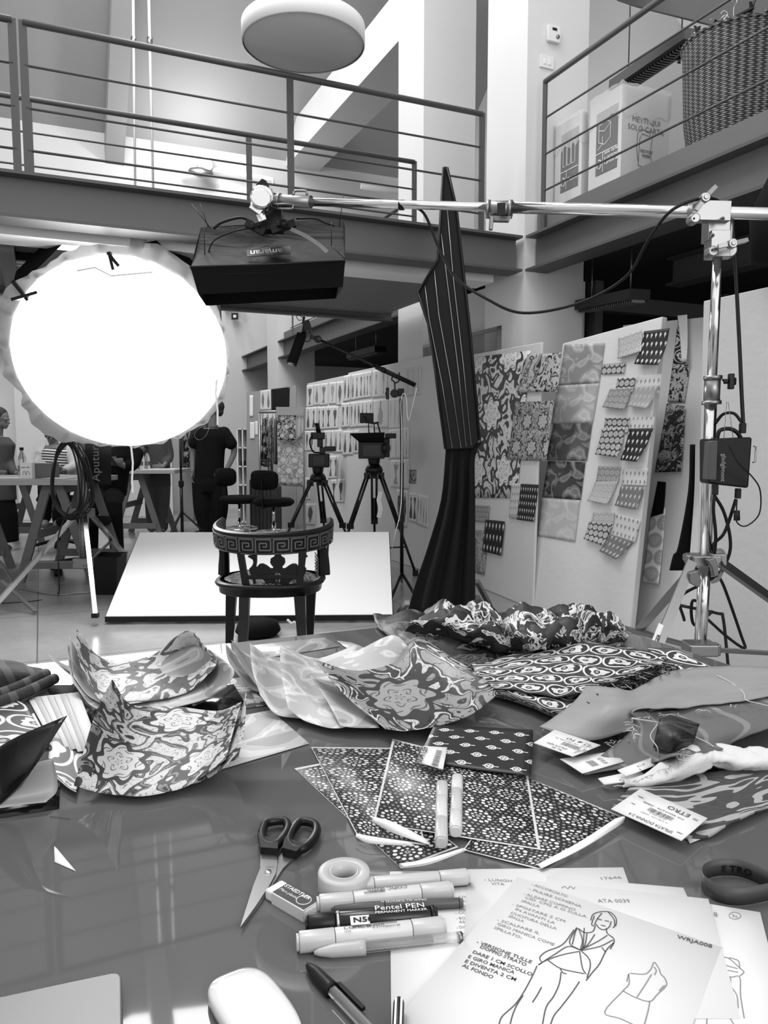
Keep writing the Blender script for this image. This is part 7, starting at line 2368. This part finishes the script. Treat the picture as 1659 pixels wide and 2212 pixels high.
# --- standing man, dark clothes, hand in pocket, looking left
Ym = 9.6
mp = lambda px, py, dy=0: P(px, py, Ym + dy)
mb = MB()
hd, hm = head_at(mb, mp(462, 885), (-.93, -.35, .08), 1.0)
limb(mb, [mp(461, 900), mp(460, 922)], [.056, .062])
loft(mb, [(mp(452, 1030), .15, .11), (mp(455, 985), .15, .11), (mp(459, 940), .17, .11), (mp(459, 924), .12, .09)])
for s_, sh, el, wr, hdv in ((-1, (429, 936), (417, 976), (416, 1018), (0, -.2, -1)), (1, (491, 936), (506, 974), (487, 1020), (-1, -.3, -.35))):
    limb(mb, [mp(*sh), mp(*el, .02), mp(*wr, -.06)], [.052, .040, .027])
    if s_ < 0: hand_at(mb, mp(416, 1020, -.06), (0, -.1, -1), (0, -1, 0), .95)
    else: hand_at(mb, mp(487, 1020, -.08), (-.85, -.2, -.28), (0, -.3, 1), .95, .2)
for hx, kn, an in (((438, 1040), (438, 1096), (446, 1152)), ((470, 1040), (474, 1096), (468, 1150))):
    limb(mb, [mp(*hx), mp(*kn, -.02), mp(*an)], [.09, .062, .045])
    f0 = mp(*an); f0.z = .05
    limb(mb, [f0, f0 + Vector((-.12, -.12, -.01))], [.045, .035])
man = finish('man standing in dark t-shirt and trousers, hand in pocket, behind white panel', mb)
mb = MB()
loft(mb, [(mp(452, 1036), .185, .14), (mp(453, 1000), .18, .135), (mp(455, 970), .18, .13), (mp(459, 942), .205, .13), (mp(460, 930), .17, .11), (mp(460, 922), .085, .075)])
limb(mb, [mp(436, 936), mp(420, 956)], [.085, .080]); limb(mb, [mp(484, 936), mp(499, 958)], [.085, .078])
remesh(mb.build('t_shirt', mat('dark_cotton', .006, .9, spec=.15), man), .012)
mb = MB()
loft(mb, [(mp(453, 1062), .20, .14), (mp(453, 1045), .20, .15), (mp(453, 1022), .18, .13)])
for hx, kn, an in (((436, 1045), (437, 1096), (446, 1148)), ((469, 1045), (474, 1096), (469, 1146))):
    limb(mb, [mp(*hx), mp(*kn, -.02), mp(*an)], [.125, .112, .085])
remesh(mb.build('trousers', mat('dark_trousers', .006, .9, spec=.15), man), .012)
mb = MB(); ball(mb, hd(0, -.03, .045), (.085, .10, .092), m=hm); ball(mb, hd(0, -.07, -.02), (.07, .05, .06), m=hm)
remesh(mb.build('hair', M_hair, man), .008)
mb = MB(); ball(mb, hd(0, .035, -.07), (.058, .062, .045), m=hm); ball(mb, hd(0, .08, -.095), (.026, .024, .022), m=hm)
remesh(mb.build('beard', mat('beard', .05, .8), man), .007)
mb = MB(); mb.tube(catmull([mp(448, 920, -.08), mp(430, 925, -.12), mp(420, 940, -.14), mp(428, 950, -.15), mp(440, 946, -.15), mp(448, 935, -.13), mp(452, 922, -.1)], 5), .0025, 6); mb.build('necklace', M_alu, man)

# --- woman at left edge
Yw = 8.6
wp = lambda px, py, dy=0: P(px, py, Yw + dy)
mb = MB()
hd, hm = head_at(mb, wp(2, 905), (.97, -.2, -.15), .98)
limb(mb, [wp(-2, 925), wp(-4, 940)], [.045, .05])
loft(mb, [(wp(-8, 1060), .15, .11), (wp(-6, 1010), .12, .10), (wp(-6, 960), .15, .10), (wp(-5, 944), .1, .07)])
for a, b_, c_ in (((-24, 956), (-34, 1000), (-10, 1020)), ((12, 956), (20, 1000), (34, 1022))):
    limb(mb, [wp(*a), wp(*b_), wp(*c_, -.12)], [.045, .036, .024]); hand_at(mb, wp(*c_, -.12), (1, -.2, -.1), (0, -.2, 1), .85)
for a in (-18, 6): limb(mb, [wp(a, 1060), wp(a + 1, 1120), wp(a, 1172)], [.08, .055, .04]); limb(mb, [wp(a, 1178), wp(a + 14, 1184)], [.04, .03])
wo = finish('woman with long curly dark hair in grey jacket at left picture edge', mb)
mb = MB(); loft(mb, [(wp(-8, 1080), .22, .16), (wp(-6, 1040), .20, .15), (wp(-6, 1000), .17, .13), (wp(-6, 960), .20, .13), (wp(-5, 944), .12, .09)])
for a, b_, c_ in (((-24, 958), (-34, 1000), (-12, 1020)), ((12, 958), (20, 1000), (30, 1020))): limb(mb, [wp(*a), wp(*b_), wp(*c_, -.1)], [.07, .058, .045])
remesh(mb.build('jacket', mat('jacket_grey', .05, .8), wo), .012)
mb = MB(); loft(mb, [(wp(-8, 1170), .24, .2), (wp(-8, 1110), .23, .18), (wp(-8, 1070), .19, .14)])
remesh(mb.build('skirt', M_blackcloth, wo), .014)
mb = MB(); ball(mb, hd(0, -.03, .04), (.09, .10, .095), m=hm)
random.seed(2)
for i in range(14):
    x0 = random.uniform(-.08, .08); y0 = random.uniform(-.1, .0)
    pts = [hd(x0, y0, .05 - .055 * k) + Vector((.012 * math.sin(k * 1.7 + i), .012 * math.cos(k * 1.9 + i), 0)) for k in range(7)]
    limb(mb, pts, [.028, .03, .028, .026, .024, .02, .012], 8)
remesh(mb.build('hair', M_hair, wo), .010)

# --- seated man with glasses, striped shirt
Ys_ = 8.7
sp2 = lambda px, py, dy=0: P(px, py, Ys_ + dy)
def sdir(): return (.25, -.95, -.25)
mb = MB()
hd, hm = head_at(mb, sp2(113, 938), sdir(), 1.0)
limb(mb, [sp2(114, 952), sp2(118, 962)], [.05, .055])
loft(mb, [(sp2(122, 1050), .17, .13), (sp2(122, 1010), .16, .12), (sp2(122, 975), .18, .11), (sp2(120, 962), .11, .08)])
limb(mb, [sp2(92, 978), sp2(84, 1008, -.1), sp2(106, 1012, -.36)], [.05, .04, .026]); hand_at(mb, sp2(106, 1012, -.36), (1, -.3, .1), (0, 0, 1), .9)
limb(mb, [sp2(152, 978), sp2(160, 1008, -.1), sp2(140, 1016, -.34)], [.05, .04, .026]); hand_at(mb, sp2(140, 1016, -.34), (-1, -.3, 0), (0, 0, 1), .9)
for s_ in (-1, 1):
    limb(mb, [sp2(122 + s_ * 16, 1050), sp2(118 + s_ * 20, 1052, -.42), sp2(112 + s_ * 14, 1120, -.45)], [.085, .065, .045]); limb(mb, [sp2(112 + s_ * 14, 1128, -.45), sp2(108 + s_ * 14, 1134, -.6)], [.04, .035])
se_ = finish('man with glasses in striped shirt and pale jacket seated at left table', mb)
def strp():
    x, y, z = coords('Object')
    return lt(fr(z / .03 + sn(x * 9) * .3), .5) * .6 + .02
mb = MB(); loft(mb, [(sp2(122, 1046), .185, .145), (sp2(122, 1010), .175, .135), (sp2(122, 975), .185, .125), (sp2(121, 963), .09, .07)])
remesh(mb.build('striped_shirt', mat('striped_jersey', .3, .8, pat=strp), se_), .010)
mb = MB()
loft(mb, [(sp2(96, 1040, .03), .09, .13), (sp2(95, 1000, .03), .09, .13), (sp2(96, 975, .03), .09, .12), (sp2(104, 962, .04), .06, .07)])
loft(mb, [(sp2(156, 1040, .05), .06, .12), (sp2(156, 1000, .05), .06, .12), (sp2(152, 975, .05), .06, .11), (sp2(140, 962, .06), .06, .07)])
limb(mb, [sp2(92, 978), sp2(84, 1006, -.1), sp2(104, 1011, -.32)], [.072, .062, .048]); limb(mb, [sp2(152, 978), sp2(160, 1006, -.1), sp2(144, 1014, -.3)], [.07, .06, .048])
remesh(mb.build('jacket', mat('jacket_pale', .4, .8, bump=grain(18)), se_), .010)
mb = MB()
loft(mb, [(sp2(122, 1062), .19, .16), (sp2(122, 1044), .18, .15)])
for s_ in (-1, 1): limb(mb, [sp2(122 + s_ * 16, 1050), sp2(118 + s_ * 20, 1052, -.42), sp2(112 + s_ * 14, 1118, -.45)], [.10, .08, .06])
remesh(mb.build('trousers', M_blackcloth, se_), .012)
mb = MB(); ball(mb, hd(0, -.03, .05), (.082, .095, .085), m=hm); remesh(mb.build('hair', M_hair, se_), .009)
mb = MB()
for s_ in (-1, 1): mb.tube([hd(s_ * .032 + math.cos(a) * .022, .10, -.008 + math.sin(a) * .018) for a in [2 * PI * i / 16 for i in range(16)]], .003, 6, closed=True)
mb.tube([hd(-.01, .102, -.006), hd(.01, .102, -.006)], .003, 6); mb.build('glasses', M_black, se_)
# stool of the seated man
t = thing('stool', 'dark office stool beneath the seated man in stripes', 'stool', sp2(122, 1120).xy.to_3d())
cc = sp2(122, 1060); MB().lathe([(0, 0), (.2, 0), (.22, .03), (.2, .07), (0, .07)], 20, (cc.x, cc.y, .54)).build('seat', M_blackcloth, t)
MB().tube([(cc.x, cc.y, .1), (cc.x, cc.y, .55)], .025, 10).build('column', M_blackm, t)
for i in range(5):
    a = 2 * PI * i / 5; MB().bar((cc.x, cc.y, .12), (cc.x + .28 * math.cos(a), cc.y + .28 * math.sin(a), .06), .04, .03).build('leg', M_black, t)

# --- person in black bending over the far table, only torso, arm, phone
Yb = 8.2
bp = lambda px, py, dy=0: P(px, py, Yb + dy)
mb = MB()
hd, hm = head_at(mb, bp(282, 925), (-.3, -.9, -.4), 1.0)
limb(mb, [bp(280, 945), bp(275, 962)], [.055, .06])
loft(mb, [(bp(232, 1060), .17, .13), (bp(242, 1020), .15, .12), (bp(262, 985), .17, .12), (bp(270, 965), .12, .09)])
limb(mb, [bp(295, 980), bp(284, 1008, -.1), bp(252, 1000, -.22)], [.05, .04, .027]); hand_at(mb, bp(254, 1000, -.22), (-1, -.1, .15), (0, 0, 1), .95)
limb(mb, [bp(245, 980), bp(228, 1005, -.1), bp(238, 1000, -.25)], [.05, .04, .026]); hand_at(mb, bp(238, 1000, -.25), (1, 0, .2), (0, 0, 1), .9)
for s_ in (-1, 1):
    limb(mb, [bp(232 + s_ * 14, 1070), bp(222 + s_ * 24, 1092, -.4), bp(225 + s_ * 28, 1195, -.35)], [.09, .065, .05]); limb(mb, [bp(225 + s_ * 28, 1206, -.35), bp(225 + s_ * 30, 1212, -.5)], [.045, .035])
bl_ = finish('person in black seated by lamp stand looking at a phone, head behind round light', mb)
mb = MB(); loft(mb, [(bp(232, 1072), .20, .16), (bp(242, 1020), .18, .15), (bp(262, 985), .2, .14), (bp(270, 964), .11, .09)])
limb(mb, [bp(295, 980), bp(288, 1004, -.1), bp(276, 1006, -.14)], [.075, .062, .05]); limb(mb, [bp(245, 980), bp(228, 1003, -.1)], [.075, .06])
remesh(mb.build('sweater', M_blackcloth, bl_), .012)
mb = MB()
for s_ in (-1, 1): limb(mb, [bp(232 + s_ * 14, 1070), bp(222 + s_ * 24, 1092, -.4), bp(225 + s_ * 28, 1190, -.35)], [.115, .085, .07])
remesh(mb.build('trousers', M_blackcloth, bl_), .012)
mb = MB(); ball(mb, hd(0, -.03, .045), (.085, .10, .092), m=hm); remesh(mb.build('hair', M_hair, bl_), .009)
MB().cbox(bp(243, 994, -.30), (.012, .075, .14), Euler((0, R(-30), 0)).to_matrix()).build('phone', M_black, label='black phone held by person beside the lamp stand', cat='phone', bevel=.004)
# --- another person partly hidden: forearm with watch by the bottles
Ya = 10.4
ap = lambda px, py, dy=0: P(px, py, Ya + dy)
mb = MB()
hd, hm = head_at(mb, ap(330, 905), (-.8, -.5, -.2), 1.0)
limb(mb, [ap(332, 922), ap(334, 938)], [.052, .058])
loft(mb, [(ap(340, 1040), .15, .11), (ap(340, 1000), .15, .11), (ap(338, 955), .17, .11), (ap(336, 940), .11, .08)])
limb(mb, [ap(318, 952), ap(303, 975, -.2), ap(322, 958, -.35)], [.05, .038, .026]); hand_at(mb, ap(320, 960, -.35), (.6, -.2, .5), (0, 0, 1), .9)
limb(mb, [ap(358, 952), ap(366, 985), ap(352, 1008, -.2)], [.05, .038, .026]); hand_at(mb, ap(352, 1008, -.2), (-1, -.2, 0), (0, 0, 1), .9)
for s_ in (-1, 1): limb(mb, [ap(340 + s_ * 12, 1040), ap(340 + s_ * 13, 1092), ap(340 + s_ * 12, 1140)], [.085, .06, .045]); limb(mb, [ap(340 + s_ * 12, 1140), G(340 + s_ * 12, 1150) * 1.0 + Vector((0, 0, .03))], [.045, .035])
ar = finish('person behind far table with raised forearm, mostly hidden by round light', mb)
mb = MB(); loft(mb, [(ap(340, 1050), .18, .14), (ap(340, 1000), .17, .13), (ap(338, 955), .19, .13), (ap(336, 940), .1, .08)])
limb(mb, [ap(318, 952), ap(306, 970, -.16)], [.075, .062]); limb(mb, [ap(358, 952), ap(366, 985), ap(358, 1000, -.1)], [.075, .06, .05])
remesh(mb.build('shirt', mat('shirt_grey', .05, .8), ar), .012)
mb = MB()
for s_ in (-1, 1): limb(mb, [ap(340 + s_ * 12, 1040), ap(340 + s_ * 13, 1092), ap(340 + s_ * 12, 1138)], [.105, .085, .07])
remesh(mb.build('trousers', mat('jeans', .07, .8), ar), .012)
mb = MB(); ball(mb, hd(0, -.03, .045), (.085, .10, .092), m=hm); remesh(mb.build('hair', M_hair, ar), .009)
MB().tube([ap(316, 964, -.33), ap(314, 966, -.33)], .034, 14).build('wrist_watch', M_black, ar)

# ================================================================ chairs, stands, racks behind
def swivel(label, c, z, face, back=True, ring=True):
    """drafting chair; c floor point"""
    t = thing('swivel_chair', label, 'chair', c, rotz=face)
    MB().lathe([(0, 0), (.2, 0), (.235, .03), (.235, .06), (.2, .085), (0, .085)], 28, (0, 0, z)).build('seat', M_blackcloth, t)
    MB().tube([(0, 0, .12), (0, 0, z - .2)], .026, 12).build('column', M_chrome, t)
    MB().tube([(0, 0, z - .2), (0, 0, z)], .016, 12).build('gas_piston', M_chrome, t)
    if back:
        mb = MB(); mb.bar((0, .05, z - .01), (0, .24, z - .01), .05, .012); mb.bar((0, .24, z - .015), (0, .25, z + .30), .04, .012); mb.build('back_bracket', M_blackm, t)
        mb = MB()
        n = 24; vs = []
        for y_, k in ((.20, .94), (.215, 1), (.25, 1), (.27, .92)):
            for i in range(n):
                a = 2 * PI * i / n
                cx = (abs(math.cos(a)) ** .55) * (1 if math.cos(a) > 0 else -1); cz = (abs(math.sin(a)) ** .55) * (1 if math.sin(a) > 0 else -1)
                vs.append(Vector((cx * .165 * k, y_ - .04 * (1 - abs(cx)) * 0 + .03 * cx * cx * -1, z + .30 + cz * .11 * k)))
        fs = [(j * n + i, j * n + (i + 1) % n, (j + 1) * n + (i + 1) % n, (j + 1) * n + i) for j in range(3) for i in range(n)] + [tuple(reversed(range(n))), tuple(3 * n + i for i in range(n))]
        mb.add(vs, fs, None, 0, True); mb.build('backrest', M_blackcloth, t)
    if ring:
        MB().tube([Vector((math.cos(a) * .21, math.sin(a) * .21, .2)) for a in [2 * PI * i / 32 for i in range(32)]], .011, 8, closed=True).build('foot_ring', M_chrome, t)
        mb = MB(); [mb.tube([(0, 0, .2), (math.cos(a) * .21, math.sin(a) * .21, .2)], .008, 6) for a in (0, 2.1, 4.2)]; mb.build('ring_spokes', M_chrome, t)
    for i in range(5):
        a = 2 * PI * i / 5 + .3
        e = Vector((.29 * math.cos(a), .29 * math.sin(a), .075))
        MB().tube(catmull([(0, 0, .13), (e.x * .5, e.y * .5, .14), (e.x * .95, e.y * .95, .12), (e.x, e.y, .07)], 4), .013, 8).build('leg', M_chrome, t)
        MB().cbox((e.x, e.y, .028), (.03, .05, .055)).build('caster', M_rubber, t, bevel=.01)
    return t


swivel('black swivel drafting chair with chrome foot ring beside garment rack', Vector((X(590, 8.7), 8.7, 0)), .50, R(160))
swivel('black swivel chair right behind the standing man', Vector((X(516, 9.1), 9.1, 0)), .50, R(60))
# dark office chair base and bin below the left trestle
t = thing('office_chair', 'black office chair with castors beneath the left trestle table', 'chair', (X(178, 7.2), 7.2, 0))
cx_ = X(178, 7.2)
MB().lathe([(0, 0), (.22, 0), (.25, .03), (.24, .07), (0, .09)], 24, (cx_, 7.2, .44)).build('seat', M_blackcloth, t)
MB().tube([(cx_, 7.2, .1), (cx_, 7.2, .45)], .03, 10).build('column', M_blackm, t)
for i in range(5):
    a = 2 * PI * i / 5 + .5
    e = Vector((cx_ + .32 * math.cos(a), 7.2 + .32 * math.sin(a), .08))
    MB().bar((cx_, 7.2, .13), e, .05, .035).build('leg', M_black, t); MB().tube([e + Vector((-.025, 0, -.045)), e + Vector((.025, 0, -.045))], .033, 14).build('caster', M_rubber, t)
b0 = G(228, 1285)
t = thing('waste_bin', 'square black waste bin behind the lamp stand leg', 'bin', b0)
mb = MB(); lo = [(b0.x - .085, b0.y, .0), (b0.x + .085, b0.y, .0), (b0.x + .085, b0.y + .2, .0), (b0.x - .085, b0.y + .2, .0)]; hi = [(b0.x - .105, b0.y - .02, .31), (b0.x + .105, b0.y - .02, .31), (b0.x + .105, b0.y + .22, .31), (b0.x - .105, b0.y + .22, .31)]
mb.add(lo + hi, [(3, 2, 1, 0), (0, 1, 5, 4), (1, 2, 6, 5), (2, 3, 7, 6), (3, 0, 4, 7)]); mb.build('bin_body', M_black, t, solid=.008)
MB().tube([Vector(p) for p in hi], .009, 8, closed=True).build('rim', M_blackm, t)
# aluminium folding frame at far left of floor
t = thing('folding_easel', 'pale aluminium folding leg frame on floor at left picture edge', 'frame', G(40, 1325))
a_, b_ = P(2, 1255, 5.6), G(78, 1328) + fz * .02
MB().bar(a_, b_, .028, .018).build('leg', M_alu, t); MB().bar(P(0, 1212, 5.7), P(32, 1262, 5.65), .012, .012).build('rod', M_alu, t); MB().bar(P(24, 1262, 5.6), G(3, 1296) + fz * .02, .026, .016).build('leg', M_dkalu, t)
# black light stand between tables and man
def lstand(label, px, Y, z0, spread=.36, tilt=0):
    c = Vector((X(px, Y), Y, 0))
    t = thing('light_stand', label, 'stand', c, rotz=0)
    MB().tube([(0, 0, .12), (tilt, 0, z0 * .55)], .018, 10).build('lower_tube', M_black, t)
    MB().tube([(tilt, 0, z0 * .55), (tilt * 1.5, 0, z0)], .013, 10).build('upper_tube', M_black, t)
    MB().cbox((tilt, 0, z0 * .56), (.05, .05, .07)).build('collar', M_black, t, bevel=.004)
    for i in range(3):
        a = 2 * PI * i / 3 + .25
        MB().tube([(0, 0, .42), (spread * math.cos(a), spread * math.sin(a), .015)], .012, 8).build('leg', M_black, t)
        MB().tube([(0, 0, .13), (spread * .55 * math.cos(a), spread * .55 * math.sin(a), .19)], .008, 8).build('brace', M_black, t)
    return t
lstand('black light stand between far table and standing man', 391, 8.9, 1.32, .40)
MB().tube(catmull(PL((324, 1086, 10.6), (330, 1062, 10.6), (342, 1080, 10.6), (352, 1084, 10.6), (326, 1084, 10.6)), 5), .012, 8).build('bent_tube', M_alu, label='bent metal tube foot against the far white partition', cat='tube')
# trolley cases
for lb, x0, x1, Y, z1 in (('black wheeled trolley case beside the cubby shelf', 538, 566, 9.9, .74), ('bulky black trolley case behind the drafting chair', 562, 600, 9.6, .66)):
    t = thing('trolley_case', lb, 'suitcase', (X((x0 + x1) / 2, Y), Y, 0))
    MB().box((X(x0, Y), Y, .06), (X(x1, Y), Y + .35, z1)).build('shell', mat('case_black', .025, .6, bump=grain(30)), t, bevel=.02, seg=3)
    mb = MB(); [mb.box((X(x0, Y) + .02 + k * .05, Y - .006, .1), (X(x0, Y) + .032 + k * .05, Y, z1 - .04)) for k in range(3)]; mb.build('ribs', M_blackm, t)
    MB().tube([(X(x0 + 6, Y), Y + .1, z1), (X(x0 + 6, Y), Y + .1, z1 + .07), (X(x1 - 6, Y), Y + .1, z1 + .07), (X(x1 - 6, Y), Y + .1, z1)], .01, 8).build('handle', M_blackm, t)
    for xx in (x0 + 4, x1 - 4): MB().tube([(X(xx, Y) - .015, Y + .04, .035), (X(xx, Y) + .015, Y + .04, .035)], .035, 12).build('wheel', M_rubber, t)
# white cubby shelf
Yq = 11.4
t = thing('cubby_shelf', 'narrow white open cubby shelf beside the grey pinboard', 'shelf', (X(530, Yq), Yq, 0))
xa, xb = X(514, Yq), X(547, Yq)
mb = MB()
for i in range(4): x = xa + (xb - xa) * i / 3; mb.box((x - .008, Yq, .02), (x + .008, Yq + .25, 1.42))
mb.build('uprights', M_white, t)
for i in range(6): z = .03 + 1.38 * i / 5; MB().box((xa, Yq, z - .008), (xb, Yq + .25, z + .008)).build('shelf_board', M_white, t)
MB().box((xa, Yq + .25, .02), (xb, Yq + .26, 1.42)).build('back_panel', M_white, t)
for k, (i, z) in enumerate(((.18, .86), (.62, .86), (.6, .32))): MB().box((xa + (xb - xa) * i, Yq + .02, z + .0), (xa + (xb - xa) * (i + .22), Yq + .2, z + .08)).build('small_box', M_black, label='small black box in white cubby shelf, %s' % ('upper left', 'upper right', 'lowest')[k], cat='box')
# grey pinboard with black sheet
Yp = 11.0
t = thing('pinboard', 'grey pinboard with papers standing before the far column', 'board', (X(580, Yp), Yp, 0))
q = [P(531, 1075, Yp + .1), P(640, 1075, Yp - .3), P(640, 832, Yp - .3), P(533, 848, Yp + .1)]
for v in q[:2]: v.z = 0
mb = MB(); mb.add(q + [v + Vector((0, .03, 0)) for v in q], [(0, 1, 2, 3), (7, 6, 5, 4), (0, 4, 5, 1), (1, 5, 6, 2), (2, 6, 7, 3), (3, 7, 4, 0)]); mb.build('board', mat('pin_grey', .3, .8), t)
plp = Plane(q[0], q[1], q[2], q[3])
pinned(plp, 'black sheet pinned at top right of grey pinboard', ((587, 841), (627, 836), (626, 884), (587, 886)), M_black, 'sheet', out=.01)
pinned(plp, 'white sheet with figure beside black sheet on pinboard', ((563, 844), (586, 841), (587, 886), (563, 886)), mat('cr_a', .6, .6, pat=croquis(.2, 3, .6, 2)), 'drawing', 'fashion_drawing', uv=(1, 1), out=.01)
pinned(plp, 'white sheet with pale figure lower on pinboard', ((563, 888), (596, 886), (594, 925), (563, 920)), mat('cr_b', .6, .6, pat=croquis(.4, 8, .62, 3)), 'drawing', 'fashion_drawing', uv=(1, 1), out=.01)
for k, (x0, x1, y0, y1) in enumerate(((540, 548, 854, 900), (541, 551, 912, 948), (552, 558, 910, 940))): pinned(plp, 'narrow paper slip on left part of pinboard, %s' % ('upper', 'lower left', 'lower right')[k], ((x0, y0), (x1, y0), (x1, y1), (x0, y1)), M_paper, 'paper', 'paper_slip', out=.012)
# garment rack with samples
Yr = 10.0
t = thing('garment_rack', 'metal garment rack carrying printed cloth samples', 'rack', (X(610, Yr), Yr, 0))
MB().tube([(X(562, Yr), Yr, 1.60), (X(660, Yr), Yr - .2, 1.60)], .014, 10).build('rail', M_alu, t)
for px, dy in ((562, 0), (660, -.2)):
    MB().tube([(X(px, Yr), Yr + dy, .0), (X(px, Yr), Yr + dy, 1.6)], .014, 10).build('upright', M_alu, t); MB().bar((X(px, Yr), Yr + dy - .25, .03), (X(px, Yr), Yr + dy + .25, .03), .03, .03).build('foot', M_alu, t)
M_dam = mat('damask_dark', .2, .6, pat=scroll(.02, .5, None, 26, 3, 4, True)); M_daml = mat('damask_light', .3, .6, pat=scroll(.22, .5, None, 22, 8, 4, True))
def hang(label, q, Y, m, cat='fabric sample', wav=.02):
    tl, tr, br, bl = [P(x, y, Y) for x, y in q]
    g = []
    for j in range(5):
        g.append([tl.lerp(tr, i / 5).lerp(bl.lerp(br, i / 5), j / 4) + Vector((0, wav * math.sin(i * 2.1) * (.3 + j / 4), 0)) for i in range(6)])
    return orient(sheet_mb(g, 3, 3), (0, -1, 0)).build('hanging_cloth', [m, M_back], label=label, cat=cat, solid=.004, fix=False)
hang('light damask cloth sample hanging long from garment rack', ((599, 930), (655, 930), (656, 1052), (600, 1048)), Yr - .25, M_daml)
hang('dark damask cloth sample over the light one on rack', ((599, 896), (640, 896), (637, 952), (600, 950)), Yr - .32, M_dam)
hang('plain pale cloth edge beside the dark damask sample', ((640, 897), (656, 897), (655, 935), (640, 952)), Yr - .31, mat('cloth_pale', .45, .7))
MB().add([P(596, 879, Yr - .34), P(656, 879, Yr - .34), P(656, 897, Yr - .34), P(597, 897, Yr - .34)], [(0, 1, 2, 3)]).build('header_card', mat('header_grey', .3, .6), label='grey header card above the damask samples', cat='card', solid=.006)
for k, (x0, x1, y1, m_) in enumerate(((563, 580, 1010, PM['silk']), (578, 590, 1030, mat('cloth_dark_flower', .1, .6, pat=scroll(.03, .3, None, 16, 1, 4))), (588, 600, 1005, mat('cloth_mid', .2, .7, pat=stripes_slant(.1, .25, 30, .1, .4))))):
    hang('narrow hanging garment on rack, %s' % ('leftmost with dark print', 'middle with small flowers', 'right one beside damask')[k], ((x0 + 4, 905), (x1, 900), (x1 + 1, y1), (x0, y1 - 4)), Yr - .05 * k, m_, 'garment', .05)
hang('hanging garments dimly seen between light stand and man', ((396, 905), (412, 900), (412, 1010), (398, 1015)), 11.5, PM['silk'], 'garment', .05)
# rack shelf and cabinet behind the man
mb = MB(); mb.box((X(393, 11.8), 11.8, 0), (X(416, 11.8), 12.2, .80)); mb.build('cabinet', mat('cabinet_grey', .2, .6), label='low grey cabinet glimpsed left of the standing man', cat='cabinet')
# white partitions behind people
for lb, x0, x1, Y, z1 in (('tall white partition board behind the seated man in stripes', 38, 238, 12.0, 2.35), ('white partition board behind far trestle table', 262, 372, 12.6, 2.3)):
    MB().box((X(x0, Y), Y, 0), (X(x1, Y), Y + .06, z1)).build('partition_board', M_foam, label=lb, cat='board', bevel=.006)
for k, (x0, x1, y0, y1) in enumerate(((345, 360, 975, 1000), (347, 356, 1004, 1040), (74, 98, 950, 985))):
    MB().add([P(x0, y0, 11.95 if x0 < 200 else 12.55), P(x1, y0, 11.95 if x0 < 200 else 12.55), P(x1, y1, 11.95 if x0 < 200 else 12.55), P(x0, y1, 11.95 if x0 < 200 else 12.55)], [(0, 1, 2, 3)]).build('pinned_sheet', mat('cr_c', .6, .6, pat=croquis(.35, 5, .6, 3)), label=('small sheet on partition above bottles', 'small sheet below the other on far partition', 'sheet on partition left of seated man')[k], cat='paper', solid=.003)
# framed pictures on the far wall above the mezzanine
for k, (x0, x1, y0, y1) in enumerate(((484, 515, 652, 668), (500, 514, 676, 690), (519, 528, 655, 672))):
    t = thing('picture_frame', 'small black framed picture on far wall, %s' % ('largest one', 'lower one', 'right one')[k], 'picture', P((x0 + x1) / 2, y1, 14))
    mb = MB(); Yf_ = 14.0
    bx(mb, x0, y0, x1, y1, Yf_, .03); mb.build('frame', M_black, t); mb = MB(); bx(mb, x0 + 4, y0 + 4, x1 - 4, y1 - 4, Yf_ - .005, .01); mb.build('picture', M_paper, t)
